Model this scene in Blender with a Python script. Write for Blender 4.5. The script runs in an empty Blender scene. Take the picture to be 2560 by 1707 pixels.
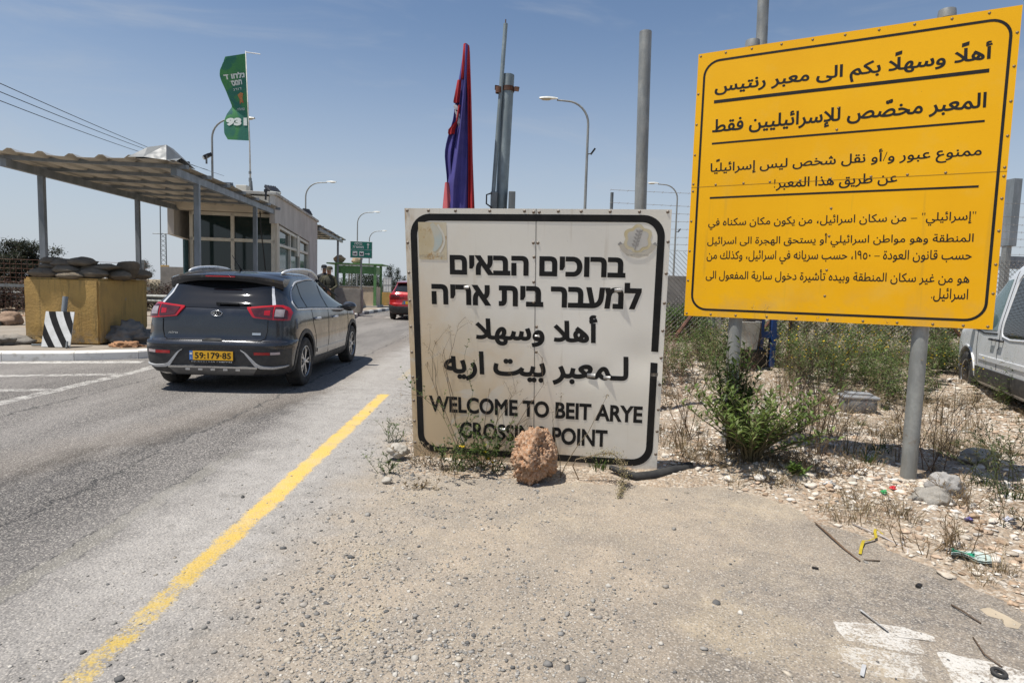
import bpy, bmesh, math, random
import numpy as np
from mathutils import Vector, Matrix, Euler, noise as mnoise
from math import sin, cos, pi, radians, sqrt, atan2
random.seed(7); RNG = np.random.default_rng(11)
scene = bpy.context.scene
col = scene.collection

# ------------------------------------------------------------ camera, sky, sun
FPX, EYE = 1550.0, 1.37                      # focal length in photo pixels, eye height in metres
pitch, roll, yaw = radians(4.83), radians(1.7), radians(-0.55)
fwd = Vector((-sin(yaw)*cos(pitch), cos(yaw)*cos(pitch), -sin(pitch)))
r0 = Vector((cos(yaw), sin(yaw), 0)); u0 = r0.cross(fwd)
rgt = r0*cos(roll)+u0*sin(roll); upv = u0*cos(roll)-r0*sin(roll)
CAM = Vector((0, 0, EYE))
cd = bpy.data.cameras.new('camera'); cam = bpy.data.objects.new('camera', cd); col.objects.link(cam)
m = Matrix((rgt, upv, -fwd)).transposed().to_4x4(); m.translation = CAM; cam.matrix_world = m
cd.sensor_width = 36; cd.lens = 36*FPX/2560; cd.clip_end = 3000; cd.clip_start = 0.05
scene.camera = cam

SUN_DIR = Vector((-0.36, -0.165, 1.0)).normalized()
w = bpy.data.worlds.new("World"); scene.world = w; w.use_nodes = True
nt = w.node_tree
sky = nt.nodes.new('ShaderNodeTexSky'); sky.sky_type = 'NISHITA'; sky.sun_disc = False
sky.sun_elevation = math.asin(SUN_DIR.z); sky.sun_rotation = atan2(SUN_DIR.x, SUN_DIR.y)
sky.air_density = 1.0; sky.dust_density = 0.5; sky.ozone_density = 1.5; sky.altitude = 200
bg = nt.nodes['Background']; bg.inputs[1].default_value = 0.098
# bright spring haze low over the horizon
tcw = nt.nodes.new('ShaderNodeTexCoord'); sz_ = nt.nodes.new('ShaderNodeSeparateXYZ'); nt.links.new(tcw.outputs['Generated'], sz_.inputs[0])
mr = nt.nodes.new('ShaderNodeMapRange'); mr.interpolation_type = 'SMOOTHSTEP'; nt.links.new(sz_.outputs[2], mr.inputs[0])
for i_, v_ in enumerate((-.05, .42, .93, .0)): mr.inputs[1+i_].default_value = v_
hz = nt.nodes.new('ShaderNodeMix'); hz.data_type = 'RGBA'; nt.links.new(mr.outputs[0], hz.inputs[0]); nt.links.new(sky.outputs[0], hz.inputs[6])
hz.inputs[7].default_value = (4.5, 4.95, 5.6, 1)
mpw = nt.nodes.new('ShaderNodeMapping'); mpw.inputs['Scale'].default_value = (1.2, 2.2, 7); mpw.inputs['Rotation'].default_value = (.25, .2, .5); nt.links.new(tcw.outputs['Generated'], mpw.inputs[0])
cn_ = nt.nodes.new('ShaderNodeTexNoise'); cn_.inputs['Scale'].default_value = 1.6; cn_.inputs['Detail'].default_value = 7; cn_.inputs['Roughness'].default_value = .6; cn_.inputs['Distortion'].default_value = .8; nt.links.new(mpw.outputs[0], cn_.inputs[0])
cr_ = nt.nodes.new('ShaderNodeMapRange'); cr_.interpolation_type = 'SMOOTHSTEP'; nt.links.new(cn_.outputs[0], cr_.inputs[0])
for i_, v_ in enumerate((.46, .78, 0, .38)): cr_.inputs[1+i_].default_value = v_
cl_ = nt.nodes.new('ShaderNodeMix'); cl_.data_type = 'RGBA'; nt.links.new(cr_.outputs[0], cl_.inputs[0]); nt.links.new(hz.outputs[2], cl_.inputs[6]); cl_.inputs[7].default_value = (4.6, 4.9, 5.3, 1); nt.links.new(cl_.outputs[2], bg.inputs[0])
sl = bpy.data.lights.new('sun', 'SUN'); sl.energy = 5.0; sl.angle = radians(0.6); sl.color = (1, .955, .88)
so = bpy.data.objects.new('sun', sl); col.objects.link(so); so.rotation_euler = SUN_DIR.to_track_quat('Z', 'Y').to_euler()
so.location = (0, 0, 50)
scene.view_settings.view_transform = 'Standard'; scene.view_settings.look = 'None'
scene.view_settings.exposure = 0.22; scene.view_settings.gamma = 1

def ray(px, py): return fwd*FPX+rgt*(px-1280)-upv*(py-853.5)
def G(px, py, z=0.0):
    "ground point (height z) that the survey photo shows at px, py"
    d = ray(px, py); return CAM+d*((z-EYE)/d.z)
def P(px, py, Y):
    "point at depth Y metres"
    d = ray(px, py); return CAM+d*(Y/d.y)

# ------------------------------------------------------------ object helpers
def tag(o, label=None, cat=None, group=None, kind=None):
    if label: o['label'] = label
    if cat: o['category'] = cat
    if group: o['group'] = group
    if kind: o['kind'] = kind
    return o
def empty(name, loc, rz=0, label=None, cat=None, group=None):
    o = bpy.data.objects.new(name, None); col.objects.link(o); o.location = loc; o.rotation_euler = (0, 0, rz)
    o.empty_display_size = .1
    return tag(o, label, cat, group)
def dup(root, loc, rz=None, label=None, group=None):
    r = root.copy(); col.objects.link(r); r.location = loc
    if rz is not None: r.rotation_euler = (0, 0, rz)
    if label: r['label'] = label
    if group: r['group'] = group
    for ch in list(root.children):
        c = ch.copy(); col.objects.link(c); c.parent = r
        for g in list(ch.children):
            d = g.copy(); col.objects.link(d); d.parent = c
    return r
class MB:
    "collects shapes and links them as ONE mesh"
    def __init__(s): s.v = []; s.f = []; s.m = []
    def add(s, vs, fs, mi=0):
        b = len(s.v); s.v += [tuple(v) for v in vs]; s.f += [tuple(b+i for i in f) for f in fs]; s.m += [mi]*len(fs); return s
    def box(s, c, size, R=None, mi=0, bev=0):
        x, y, z = [q/2 for q in size]
        if bev:
            b = min(bev, x*.9, y*.9, z*.9); pts = []
            bm = bmesh.new(); bmesh.ops.create_cube(bm, size=1)
            for v in bm.verts: v.co = Vector((v.co.x*2*x, v.co.y*2*y, v.co.z*2*z))
            bmesh.ops.bevel(bm, geom=bm.edges[:], offset=b, segments=2, affect='EDGES', profile=.6)
            bm.verts.index_update(); vs = [v.co.copy() for v in bm.verts]; fs = [[v.index for v in f.verts] for f in bm.faces]; bm.free()
        else:
            vs = [Vector((a*x, b_*y, c_*z)) for a in (-1, 1) for b_ in (-1, 1) for c_ in (-1, 1)]
            fs = [(0, 1, 3, 2), (4, 6, 7, 5), (0, 4, 5, 1), (2, 3, 7, 6), (0, 2, 6, 4), (1, 5, 7, 3)]
        if R is not None: vs = [R@v for v in vs]
        c = Vector(c); return s.add([v+c for v in vs], fs, mi)
    def bar(s, p0, p1, wd, th, mi=0, up=(0, 0, 1), bev=0):
        p0, p1 = Vector(p0), Vector(p1); d = p1-p0; L = d.length; d.normalize()
        up = Vector(up); x = d.cross(up)
        if x.length < 1e-4: x = d.cross(Vector((0, 1, 0)))
        x.normalize(); z = x.cross(d)
        return s.box((p0+p1)/2, (wd, L, th), Matrix((x, d, z)).transposed(), mi, bev)
    def tube(s, pts, r, n=8, mi=0, cap=True):
        pts = [Vector(p) for p in pts]; N = len(pts); rs = r if isinstance(r, (list, tuple)) else [r]*N
        vs = []; ref = None
        for i, p in enumerate(pts):
            d = (pts[min(i+1, N-1)]-pts[max(i-1, 0)]).normalized()
            if ref is None: ref = d.orthogonal().normalized()
            a = (ref-d*ref.dot(d))
            a = a.normalized() if a.length > 1e-6 else d.orthogonal().normalized()
            ref = a; b = d.cross(a)
            vs += [p+(a*cos(2*pi*k/n)+b*sin(2*pi*k/n))*rs[i] for k in range(n)]
        fs = [(i*n+k, i*n+(k+1) % n, (i+1)*n+(k+1) % n, (i+1)*n+k) for i in range(N-1) for k in range(n)]
        if cap: fs += [tuple(range(n-1, -1, -1)), tuple((N-1)*n+k for k in range(n))]
        return s.add(vs, fs, mi)
    def lathe(s, prof, n=24, M=None, mi=0):
        vs = []
        for r, z in prof: vs += [Vector((r*cos(2*pi*k/n), r*sin(2*pi*k/n), z)) for k in range(n)]
        if M is not None: vs = [M@v for v in vs]
        fs = [(i*n+k, i*n+(k+1) % n, (i+1)*n+(k+1) % n, (i+1)*n+k) for i in range(len(prof)-1) for k in range(n)]
        return s.add(vs, fs, mi)
    def prism(s, poly, z0, z1, M=None, mi=0):
        n = len(poly); vs = [Vector((x, y, z0)) for x, y in poly]+[Vector((x, y, z1)) for x, y in poly]
        if M is not None: vs = [M@v for v in vs]
        fs = [tuple(range(n-1, -1, -1)), tuple(range(n, 2*n))]+[(i, (i+1) % n, n+(i+1) % n, n+i) for i in range(n)]
        return s.add(vs, fs, mi)
    def grid(s, A, mi=0, flip=False):
        "A: array [n][m] of points"
        n, mm = len(A), len(A[0]); vs = [p for row in A for p in row]
        fs = [(i*mm+j, i*mm+j+1, (i+1)*mm+j+1, (i+1)*mm+j) for i in range(n-1) for j in range(mm-1)]
        if flip: fs = [f[::-1] for f in fs]
        return s.add(vs, fs, mi)
    def build(s, name, mats, parent=None, smooth=False, loc=None):
        me = bpy.data.meshes.new(name); me.from_pydata(s.v, [], s.f)
        for mt in (mats if isinstance(mats, (list, tuple)) else [mats]): me.materials.append(mt)
        if any(s.m): me.polygons.foreach_set('material_index', s.m)
        if smooth: me.shade_smooth() if smooth is True else (me.shade_smooth(), me.set_sharp_from_angle(angle=radians(smooth)))
        me.update(); o = bpy.data.objects.new(name, me); col.objects.link(o)
        if parent: o.parent = parent
        if loc is not None: o.location = loc
        return o
def np_mesh(name, V, F, mat, parent=None, colr=None, smooth=False):
    "fast mesh from numpy arrays; F is [n,3] or [n,4]; colr an optional per-vertex tint"
    me = bpy.data.meshes.new(name); V = np.asarray(V, np.float32); F = np.asarray(F, np.int32)
    me.vertices.add(len(V)); me.vertices.foreach_set('co', V.ravel())
    k = F.shape[1]; me.loops.add(F.size); me.loops.foreach_set('vertex_index', F.ravel())
    me.polygons.add(len(F)); me.polygons.foreach_set('loop_start', np.arange(0, F.size, k, dtype=np.int32))
    me.update(calc_edges=True)
    if colr is not None:
        a = me.attributes.new('tint', 'FLOAT_COLOR', 'POINT')
        c = np.ones((len(V), 4), np.float32); c[:, :3] = colr; a.data.foreach_set('color', c.ravel())
    me.materials.append(mat)
    if smooth: me.shade_smooth()
    o = bpy.data.objects.new(name, me); col.objects.link(o)
    if parent: o.parent = parent
    return o

# ------------------------------------------------------------ material helpers
class NT:
    def __init__(s, name):
        s.mat = bpy.data.materials.new(name); s.mat.use_nodes = True; s.t = s.mat.node_tree
        s.bsdf = s.t.nodes['Principled BSDF']; s.tc = s.n('ShaderNodeTexCoord').outputs['Object']
    def n(s, typ, **kw):
        nd = s.t.nodes.new(typ)
        for k, v in kw.items(): setattr(nd, k, v)
        return nd
    def link(s, a, b): s.t.links.new(a, b)
    def put(s, sock, v):
        if isinstance(v, bpy.types.NodeSocket): s.link(v, sock)
        elif isinstance(v, (tuple, list)) and len(v) == 3 and sock.type == 'RGBA': sock.default_value = (*v, 1)
        else: sock.default_value = v
    def noise(s, scale, detail=4, rough=.55, vec=None, dist=0, stretch=None):
        nd = s.n('ShaderNodeTexNoise'); nd.inputs['Scale'].default_value = scale; nd.inputs['Detail'].default_value = detail
        nd.inputs['Roughness'].default_value = rough; nd.inputs['Distortion'].default_value = dist
        v = vec or s.tc
        if stretch:
            mp = s.n('ShaderNodeMapping'); mp.inputs['Scale'].default_value = stretch; s.link(v, mp.inputs[0]); v = mp.outputs[0]
        s.link(v, nd.inputs['Vector']); return nd.outputs['Fac']
    def voro(s, scale, out='Distance', feat='F1', vec=None, rnd=1):
        nd = s.n('ShaderNodeTexVoronoi', feature=feat); nd.inputs['Scale'].default_value = scale; nd.inputs['Randomness'].default_value = rnd
        s.link(vec or s.tc, nd.inputs['Vector']); return nd.outputs[out]
    def ramp(s, fac, a, b, lo=0., hi=1.):
        nd = s.n('ShaderNodeMapRange', interpolation_type='SMOOTHSTEP'); s.put(nd.inputs[0], fac)
        for i, v in enumerate((a, b, lo, hi)): nd.inputs[1+i].default_value = v
        return nd.outputs[0]
    def mix(s, fac, a, b, blend='MIX'):
        nd = s.n('ShaderNodeMix', data_type='RGBA', blend_type=blend); s.put(nd.inputs[0], fac); s.put(nd.inputs[6], a); s.put(nd.inputs[7], b); return nd.outputs[2]
    def math(s, op, a, b=0, c=0):
        nd = s.n('ShaderNodeMath', operation=op); s.put(nd.inputs[0], a); s.put(nd.inputs[1], b); s.put(nd.inputs[2], c); return nd.outputs[0]
    def xyz(s):
        nd = s.n('ShaderNodeSeparateXYZ'); s.link(s.tc, nd.inputs[0]); return nd.outputs
    def attr(s, name='tint'):
        return s.n('ShaderNodeAttribute', attribute_name=name).outputs['Color']
    def bump(s, h, strength=.5, dist=.01):
        nd = s.n('ShaderNodeBump'); nd.inputs['Strength'].default_value = strength; nd.inputs['Distance'].default_value = dist
        s.link(h, nd.inputs['Height']); s.link(nd.outputs[0], s.bsdf.inputs['Normal'])
    def out(s, colr, rough=.7, metal=0., spec=None):
        s.put(s.bsdf.inputs['Base Color'], colr); s.put(s.bsdf.inputs['Roughness'], rough); s.put(s.bsdf.inputs['Metallic'], metal)
        if spec is not None: s.bsdf.inputs['Specular IOR Level'].default_value = spec
        return s.mat
def mat(name, c, c2=None, scale=6, rough=.6, metal=0, bump=0, bscale=60, spec=None, rvar=.1, coat=0, stretch=None, lo=.35, hi=.65, bdist=.004):
    k = NT(name); cc = c
    if c2 is not None: cc = k.mix(k.ramp(k.noise(scale, 6, .6, stretch=stretch), lo, hi), c, c2)
    rr = rough
    if rvar: rr = k.ramp(k.noise(scale*1.7, 3), .3, .7, max(0, rough-rvar), min(1, rough+rvar))
    if bump: k.bump(k.noise(bscale, 5, .6), bump, bdist)
    k.out(cc, rr, metal, spec)
    if coat: k.bsdf.inputs['Coat Weight'].default_value = coat; k.bsdf.inputs['Coat Roughness'].default_value = .03
    return k.mat
def tintmat(name, rough=.8, bump=0, bscale=80, spec=.3, trans=0):
    k = NT(name); c = k.mix(k.ramp(k.noise(30, 3), .3, .7, .0, .35), k.attr(), (.5, .5, .5), 'MULTIPLY')
    if bump: k.bump(k.noise(bscale, 4), bump, .004)
    k.out(c, rough, 0, spec)
    if trans:
        t = k.n('ShaderNodeBsdfTranslucent'); k.link(k.attr(), t.inputs[0]); mx = k.n('ShaderNodeMixShader'); mx.inputs[0].default_value = trans
        k.link(k.bsdf.outputs[0], mx.inputs[1]); k.link(t.outputs[0], mx.inputs[2]); k.link(mx.outputs[0], k.t.nodes['Material Output'].inputs[0])
    return k.mat
def glass(name, c=(.012, .014, .016), rough=.03, see=0.0, tint=(.35, .5, .48)):
    "window glass: a clear reflective coat over a dark or see-through pane"
    k = NT(name); k.out(c, rough, 0, .6); k.bsdf.inputs['IOR'].default_value = 1.5
    if see:
        t = k.n('ShaderNodeBsdfTransparent'); t.inputs[0].default_value = (*tint, 1); mx = k.n('ShaderNodeMixShader'); mx.inputs[0].default_value = see
        k.link(k.bsdf.outputs[0], mx.inputs[1]); k.link(t.outputs[0], mx.inputs[2]); k.link(mx.outputs[0], k.t.nodes['Material Output'].inputs[0])
    return k.mat

def zinc(name, a, b, rust=.5):
    k = NT(name); c = k.mix(k.ramp(k.noise(9, 6, .65, stretch=(1, 1, .3)), .35, .65), a, b)
    v = k.n('ShaderNodeSeparateColor'); k.link(k.voro(55, 'Color'), v.inputs[0]); c = k.mix(k.ramp(v.outputs[0], .3, .8, 0, .35), c, tuple(q*.72 for q in a))
    st = k.ramp(k.noise(14, 5, .7, stretch=(1, 1, .06)), .55, .72, 0, .45); c = k.mix(st, c, (.30, .27, .21))
    c = k.mix(k.ramp(k.noise(5, 6, .7), .63, .72, 0, rust), c, (.22, .15, .09))
    k.bump(k.noise(40, 5, .6), .12, .003); return k.out(c, k.ramp(k.noise(12, 4), .3, .7, .38, .65), .35, .45)
STEEL = zinc('galvanised_steel', (.33, .335, .315), (.22, .225, .215))
STEEL_D = mat('weathered_steel', (.20, .215, .215), (.13, .14, .14), 6, .55, .3, .1, 60, stretch=(1, 1, .2))
PAINTED_GREY = mat('grey_paint', (.23, .25, .27), (.16, .18, .19), 5, .5, 0, .05, 40, stretch=(1, 1, .3))
RUST = mat('rust', (.13, .055, .03), (.06, .03, .02), 14, .85, 0, .4, 60)
BLACK = mat('black_plastic', (.012, .012, .013), None, 5, .45)
RUBBER = mat('rubber', (.018, .018, .019), (.035, .034, .032), 12, .8)
WHITE_P = mat('white_enamel', (.72, .72, .70), (.6, .6, .57), 8, .45)
DARKGLASS = glass('dark_glass')
# ------------------------------------------------------------ lettering
_AR = {'ء': (0xFE80, 0), 'آ': (0xFE81, 0), 'أ': (0xFE83, 0), 'ؤ': (0xFE85, 0), 'إ': (0xFE87, 0), 'ئ': (0xFE89, 1), 'ا': (0xFE8D, 0), 'ب': (0xFE8F, 1),
 'ة': (0xFE93, 0), 'ت': (0xFE95, 1), 'ث': (0xFE99, 1), 'ج': (0xFE9D, 1), 'ح': (0xFEA1, 1), 'خ': (0xFEA5, 1), 'د': (0xFEA9, 0), 'ذ': (0xFEAB, 0),
 'ر': (0xFEAD, 0), 'ز': (0xFEAF, 0), 'س': (0xFEB1, 1), 'ش': (0xFEB5, 1), 'ص': (0xFEB9, 1), 'ض': (0xFEBD, 1), 'ط': (0xFEC1, 1), 'ظ': (0xFEC5, 1),
 'ع': (0xFEC9, 1), 'غ': (0xFECD, 1), 'ف': (0xFED1, 1), 'ق': (0xFED5, 1), 'ك': (0xFED9, 1), 'ل': (0xFEDD, 1), 'م': (0xFEE1, 1), 'ن': (0xFEE5, 1),
 'ه': (0xFEE9, 1), 'و': (0xFEED, 0), 'ى': (0xFEEF, 0), 'ي': (0xFEF1, 1)}
_LA = {'آ': 0xFEF5, 'أ': 0xFEF7, 'إ': 0xFEF9, 'ا': 0xFEFB}
def arabic(s):
    "joined letter forms, in left-to-right drawing order; marks are returned as (index of letter, mark)"
    toks = []; i = 0; marks = []
    while i < len(s):
        ch = s[i]
        if ch in 'ًّ': marks.append((len(toks)-1, ch)); i += 1; continue
        if ch == 'ل' and i+1 < len(s) and s[i+1] in _LA: toks.append('ل'+s[i+1]); i += 2; continue
        toks.append(ch); i += 1
    def joins_next(t): return len(t) == 1 and (t == 'ـ' or (t in _AR and _AR[t][1] == 1))
    def joins_prev(t): return t == 'ـ' or len(t) == 2 or (t in _AR and t != 'ء')
    out = []
    for k, t in enumerate(toks):
        pv = k > 0 and joins_next(toks[k-1]) and joins_prev(t)
        nx = k+1 < len(toks) and joins_next(t) and joins_prev(toks[k+1])
        if len(t) == 2: out.append(chr(_LA[t[1]]+(1 if pv else 0)))
        elif t in _AR:
            b, d = _AR[t]; out.append(chr(b+((3 if nx else 1) if pv else (2 if nx else 0))) if d else chr(b+(1 if pv and t != 'ء' else 0)))
        else: out.append(t)
    n = len(out); txt = ''.join(out[::-1])
    # keep digit runs left to right
    res = ''; run = ''
    for ch in txt:
        if '٠' <= ch <= '٩' or ch.isdigit(): run = ch+run
        else: res += run+ch; run = ''
    return res+run, [(n-1-a, mk) for a, mk in marks]
_cache = {}
def glyphs(s, bold=0.0, spacing=1.0):
    "outlines of a line of text, thickened by bold and filled by winding number"
    key = (s, bold, spacing)
    if key in _cache: return _cache[key]
    c = bpy.data.curves.new('t', 'FONT'); c.body = s; c.space_character = spacing
    o = bpy.data.objects.new('t', c); col.objects.link(o)
    dg = bpy.context.evaluated_depsgraph_get(); dg.update(); cv = o.evaluated_get(dg).to_curve(dg)
    loops = []
    for sp in cv.splines:
        bp = sp.bezier_points; n = len(bp); pts = []
        if n < 2: continue
        for i in range(n):
            p0, p1, p2, p3 = [np.array(q[:2]) for q in (bp[i].co, bp[i].handle_right, bp[(i+1) % n].handle_left, bp[(i+1) % n].co)]
            d = abs((p1-p0)[0]*(p3-p0)[1]-(p1-p0)[1]*(p3-p0)[0])+abs((p2-p0)[0]*(p3-p0)[1]-(p2-p0)[1]*(p3-p0)[0])
            m_ = 1 if d < 1e-5 else 4
            for t in np.arange(m_)/m_: pts.append(p0*(1-t)**3+3*p1*t*(1-t)**2+3*p2*t*t*(1-t)+p3*t**3)
        q = np.array(pts); keep = np.linalg.norm(q-np.roll(q, 1, 0), axis=1) > 1e-4; q = q[keep]
        if len(q) > 2: loops.append(q)
    o.to_curve_clear() if hasattr(o, 'to_curve_clear') else None
    bpy.data.objects.remove(o); bpy.data.curves.remove(c)
    if not loops: _cache[key] = (np.zeros((0, 3)), []); return _cache[key]
    # orientation of outer contours: the loop with the largest area
    ar = [0.5*np.sum(q[:, 0]*np.roll(q[:, 1], -1)-np.roll(q[:, 0], -1)*q[:, 1]) for q in loops]
    sgn = np.sign(ar[int(np.argmax(np.abs(ar)))])
    if bold:
        nl = []
        for q in loops:
            e0 = q-np.roll(q, 1, 0); e1 = np.roll(q, -1, 0)-q
            e0 /= np.linalg.norm(e0, axis=1, keepdims=True); e1 /= np.linalg.norm(e1, axis=1, keepdims=True)
            n0 = np.stack([e0[:, 1], -e0[:, 0]], 1)*sgn; n1 = np.stack([e1[:, 1], -e1[:, 0]], 1)*sgn
            mm = n0+n1; L = np.maximum((mm**2).sum(1, keepdims=True), .8); nl.append(q+mm*2*bold/L)
        loops = nl
    V2 = np.vstack(loops); E = []; b = 0
    for q in loops: E += [(b+i, b+(i+1) % len(q)) for i in range(len(q))]; b += len(q)
    from mathutils.geometry import delaunay_2d_cdt
    r_ = delaunay_2d_cdt([Vector(p) for p in V2], E, [], 0, 1e-6)
    vv = np.array([tuple(p) for p in r_[0]]); tris = np.array(r_[2])
    cen = vv[tris].mean(1); wn = np.zeros(len(cen))
    for q in loops:
        x0, y0 = q.min(0); x1, y1 = q.max(0); sel = np.where((cen[:, 0] > x0) & (cen[:, 0] < x1) & (cen[:, 1] > y0) & (cen[:, 1] < y1))[0]
        if not len(sel): continue
        A = q; B = np.roll(q, -1, 0); px = cen[sel, 0][:, None]; py = cen[sel, 1][:, None]
        up = (A[None, :, 1] <= py) & (B[None, :, 1] > py); dn = (A[None, :, 1] > py) & (B[None, :, 1] <= py)
        cr = (B[:, 0]-A[:, 0])[None]*(py-A[None, :, 1])-(px-A[None, :, 0])*(B[:, 1]-A[:, 1])[None]
        wn[sel] += (up & (cr > 0)).sum(1)-(dn & (cr < 0)).sum(1)
    f = [tuple(t) for t in tris[wn != 0]]
    used = np.unique(np.array(f).ravel()); mp = -np.ones(len(vv), int); mp[used] = np.arange(len(used))
    v = np.zeros((len(used), 3)); v[:, :2] = vv[used]; f = [tuple(int(mp[i]) for i in t) for t in f]
    _cache[key] = (v, f); return v, f
def text_part(name, s, box, T, mt, parent, bold=0.0, rtl=None, spacing=1.0, shear=0.0, subdiv=False):
    """lettering s fitted into box (u0,u1,v0,v1) of a panel; T maps (u,v) to a point of the panel's parent space"""
    marks = []
    if rtl == 'ar': s, marks = arabic(s)
    elif rtl == 'he': s = s[::-1]
    v, f = glyphs(s, bold, spacing)
    v = v.copy(); f = list(f)
    for idx, mk in marks:
        a = glyphs(s[:idx]+'|', 0, spacing)[0][:, 0].max() if idx else 0.0
        b = glyphs(s[:idx+1]+'|', 0, spacing)[0][:, 0].max()
        g, gf = glyphs('\ufe70' if mk == 'ً' else '\ufe7c', bold)
        g = g.copy(); g[:, 0] += (a+b)/2-.07-(g[:, 0].max()+g[:, 0].min())/2
        g[:, 1] += (.80 if mk == 'ً' else .62)-g[:, 1].min()
        n0 = len(v); v = np.vstack([v, g]); f += [tuple(i+n0 for i in q) for q in gf]
    x0, x1 = v[:, 0].min(), v[:, 0].max(); y0, y1 = v[:, 1].min(), v[:, 1].max()
    uu = box[0]+(v[:, 0]-x0)/(x1-x0)*(box[1]-box[0]); vv = box[2]+(v[:, 1]-y0)/(y1-y0)*(box[3]-box[2])
    uu = uu+shear*(vv-box[2])
    mb = MB(); mb.add([T(a, b) for a, b in zip(uu, vv)], f)
    return mb.build(name, mt, parent)
# ------------------------------------------------------------ ground, road, kerbs, markings
def xr(y): return np.interp(y, [4.4, 5.5, 8, 15, 30, 60, 200], [-.80, -.92, -1.0, -1.15, -1.3, -1.4, -1.4])
def xa(y): return np.interp(y, [0, 1.0, 2.0, 2.59, 3.03, 3.26, 4.0, 4.45, 5], [3.3, 2.9, 2.5, 2.32, 2.2, 2.1, 1.95, 1.42, .9])
def n2(x, y, s, seed=0):
    "cheap smooth value noise on arrays, -1..1"
    x = np.asarray(x, float)*s+seed*17.3; y = np.asarray(y, float)*s-seed*9.1
    xi, yi = np.floor(x), np.floor(y); fx, fy = x-xi, y-yi; fx = fx*fx*(3-2*fx); fy = fy*fy*(3-2*fy)
    def h(a, b): return (np.sin(a*127.1+b*311.7+seed*3.7)*43758.5453) % 1.0
    return 2*((h(xi, yi)*(1-fx)+h(xi+1, yi)*fx)*(1-fy)+(h(xi, yi+1)*(1-fx)+h(xi+1, yi+1)*fx)*fy)-1
def off_road(x, y):
    "signed distance to the paved edge, positive on the soil at the right"
    return np.maximum(np.minimum(y-4.40, x-xr(y)), np.where(y < 5, x-xa(y), -9))
def soil_h(x, y):
    x = np.asarray(x, float); y = np.asarray(y, float)
    d = off_road(x, y)+.10*n2(x, y, 2.1, 1)+.05*n2(x, y, 6, 2)
    h = np.clip(d*.14, -.09, .03)
    on = np.clip(d*2.2, 0, 1)
    h += on*(.03*n2(x, y, 1.1, 3)+.018*n2(x, y, 4, 4)+.012*n2(x, y, 11, 5))
    ramp = np.clip((y-6.2)/5, 0, 1); ramp = ramp*ramp*(3-2*ramp)
    h += on*np.clip((x-.2)/2.0, 0, 1)*ramp*.28*np.clip((26-y)/12, 0, 1)
    h += on*.10*np.exp(-((x-2.2)**2/1.2+(y-5.5)**2/1.5))
    # left of the traffic island
    left = np.clip((-13.2-x)/.6, 0, 1)*np.clip((y-11)/1.5, 0, 1)
    h = np.where(x < -8, left*(.10+.05*n2(x, y, 1.2, 6)+.05*n2(x, y, .4, 7))-.06, h)
    far = np.clip((y-60)/80, 0, 1); h = h-far*far*1.2
    return h
def axis(segs):
    out = []
    for a, b, st in segs: out.append(np.arange(a, b-1e-6, st))
    return np.concatenate(out+[[segs[-1][1]]])
gx = axis([(-900, -200, 100), (-200, -40, 16), (-40, -20, 2), (-20, -12, .5), (-12, -1.6, 1.3), (-1.6, 6.2, .04), (6.2, 12, .15), (12, 40, 1.5), (40, 200, 16), (200, 900, 100)])
gy = axis([(-60, -4, 8), (-4, .8, .5), (.8, 7.4, .04), (7.4, 13, .1), (13, 30, .5), (30, 80, 4), (80, 300, 20), (300, 1500, 150)])
XX, YY = np.meshgrid(gx, gy); ZZ = soil_h(XX, YY)
ny_, nx_ = XX.shape; ii = np.arange(ny_*nx_).reshape(ny_, nx_)
FF = np.stack([ii[:-1, :-1], ii[:-1, 1:], ii[1:, 1:], ii[1:, :-1]], -1).reshape(-1, 4)
k = NT('soil'); x_, y_, z_ = k.xyz()
big = k.noise(1.3, 6, .65); fine = k.noise(38, 6, .7); peb = k.voro(60, 'Color'); pd = k.voro(60)
c = k.mix(k.ramp(big, .35, .65), (.37, .285, .205), (.43, .35, .27))
c = k.mix(k.ramp(k.noise(3.4, 5, .6), .52, .72), c, (.27, .185, .125))
sep = k.n('ShaderNodeSeparateColor'); k.link(peb, sep.inputs[0])
c = k.mix(k.ramp(sep.outputs[0], .62, .75, 0, .85), c, (.52, .46, .38))
c = k.mix(k.ramp(sep.outputs[1], .82, .88, 0, .7), c, (.20, .17, .14))
c = k.mix(k.ramp(fine, .38, .62, .35, 0), c, (.13, .095, .06))
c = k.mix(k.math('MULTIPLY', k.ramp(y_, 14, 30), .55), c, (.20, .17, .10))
hh = k.math('ADD', k.math('MULTIPLY', pd, -.9), k.math('MULTIPLY', fine, .8))
k.bump(hh, .9, .012)
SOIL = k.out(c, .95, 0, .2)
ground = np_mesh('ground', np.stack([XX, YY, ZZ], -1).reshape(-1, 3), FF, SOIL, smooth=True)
tag(ground, 'pale stony soil with rubble beside the road', 'ground', kind='structure')

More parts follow.
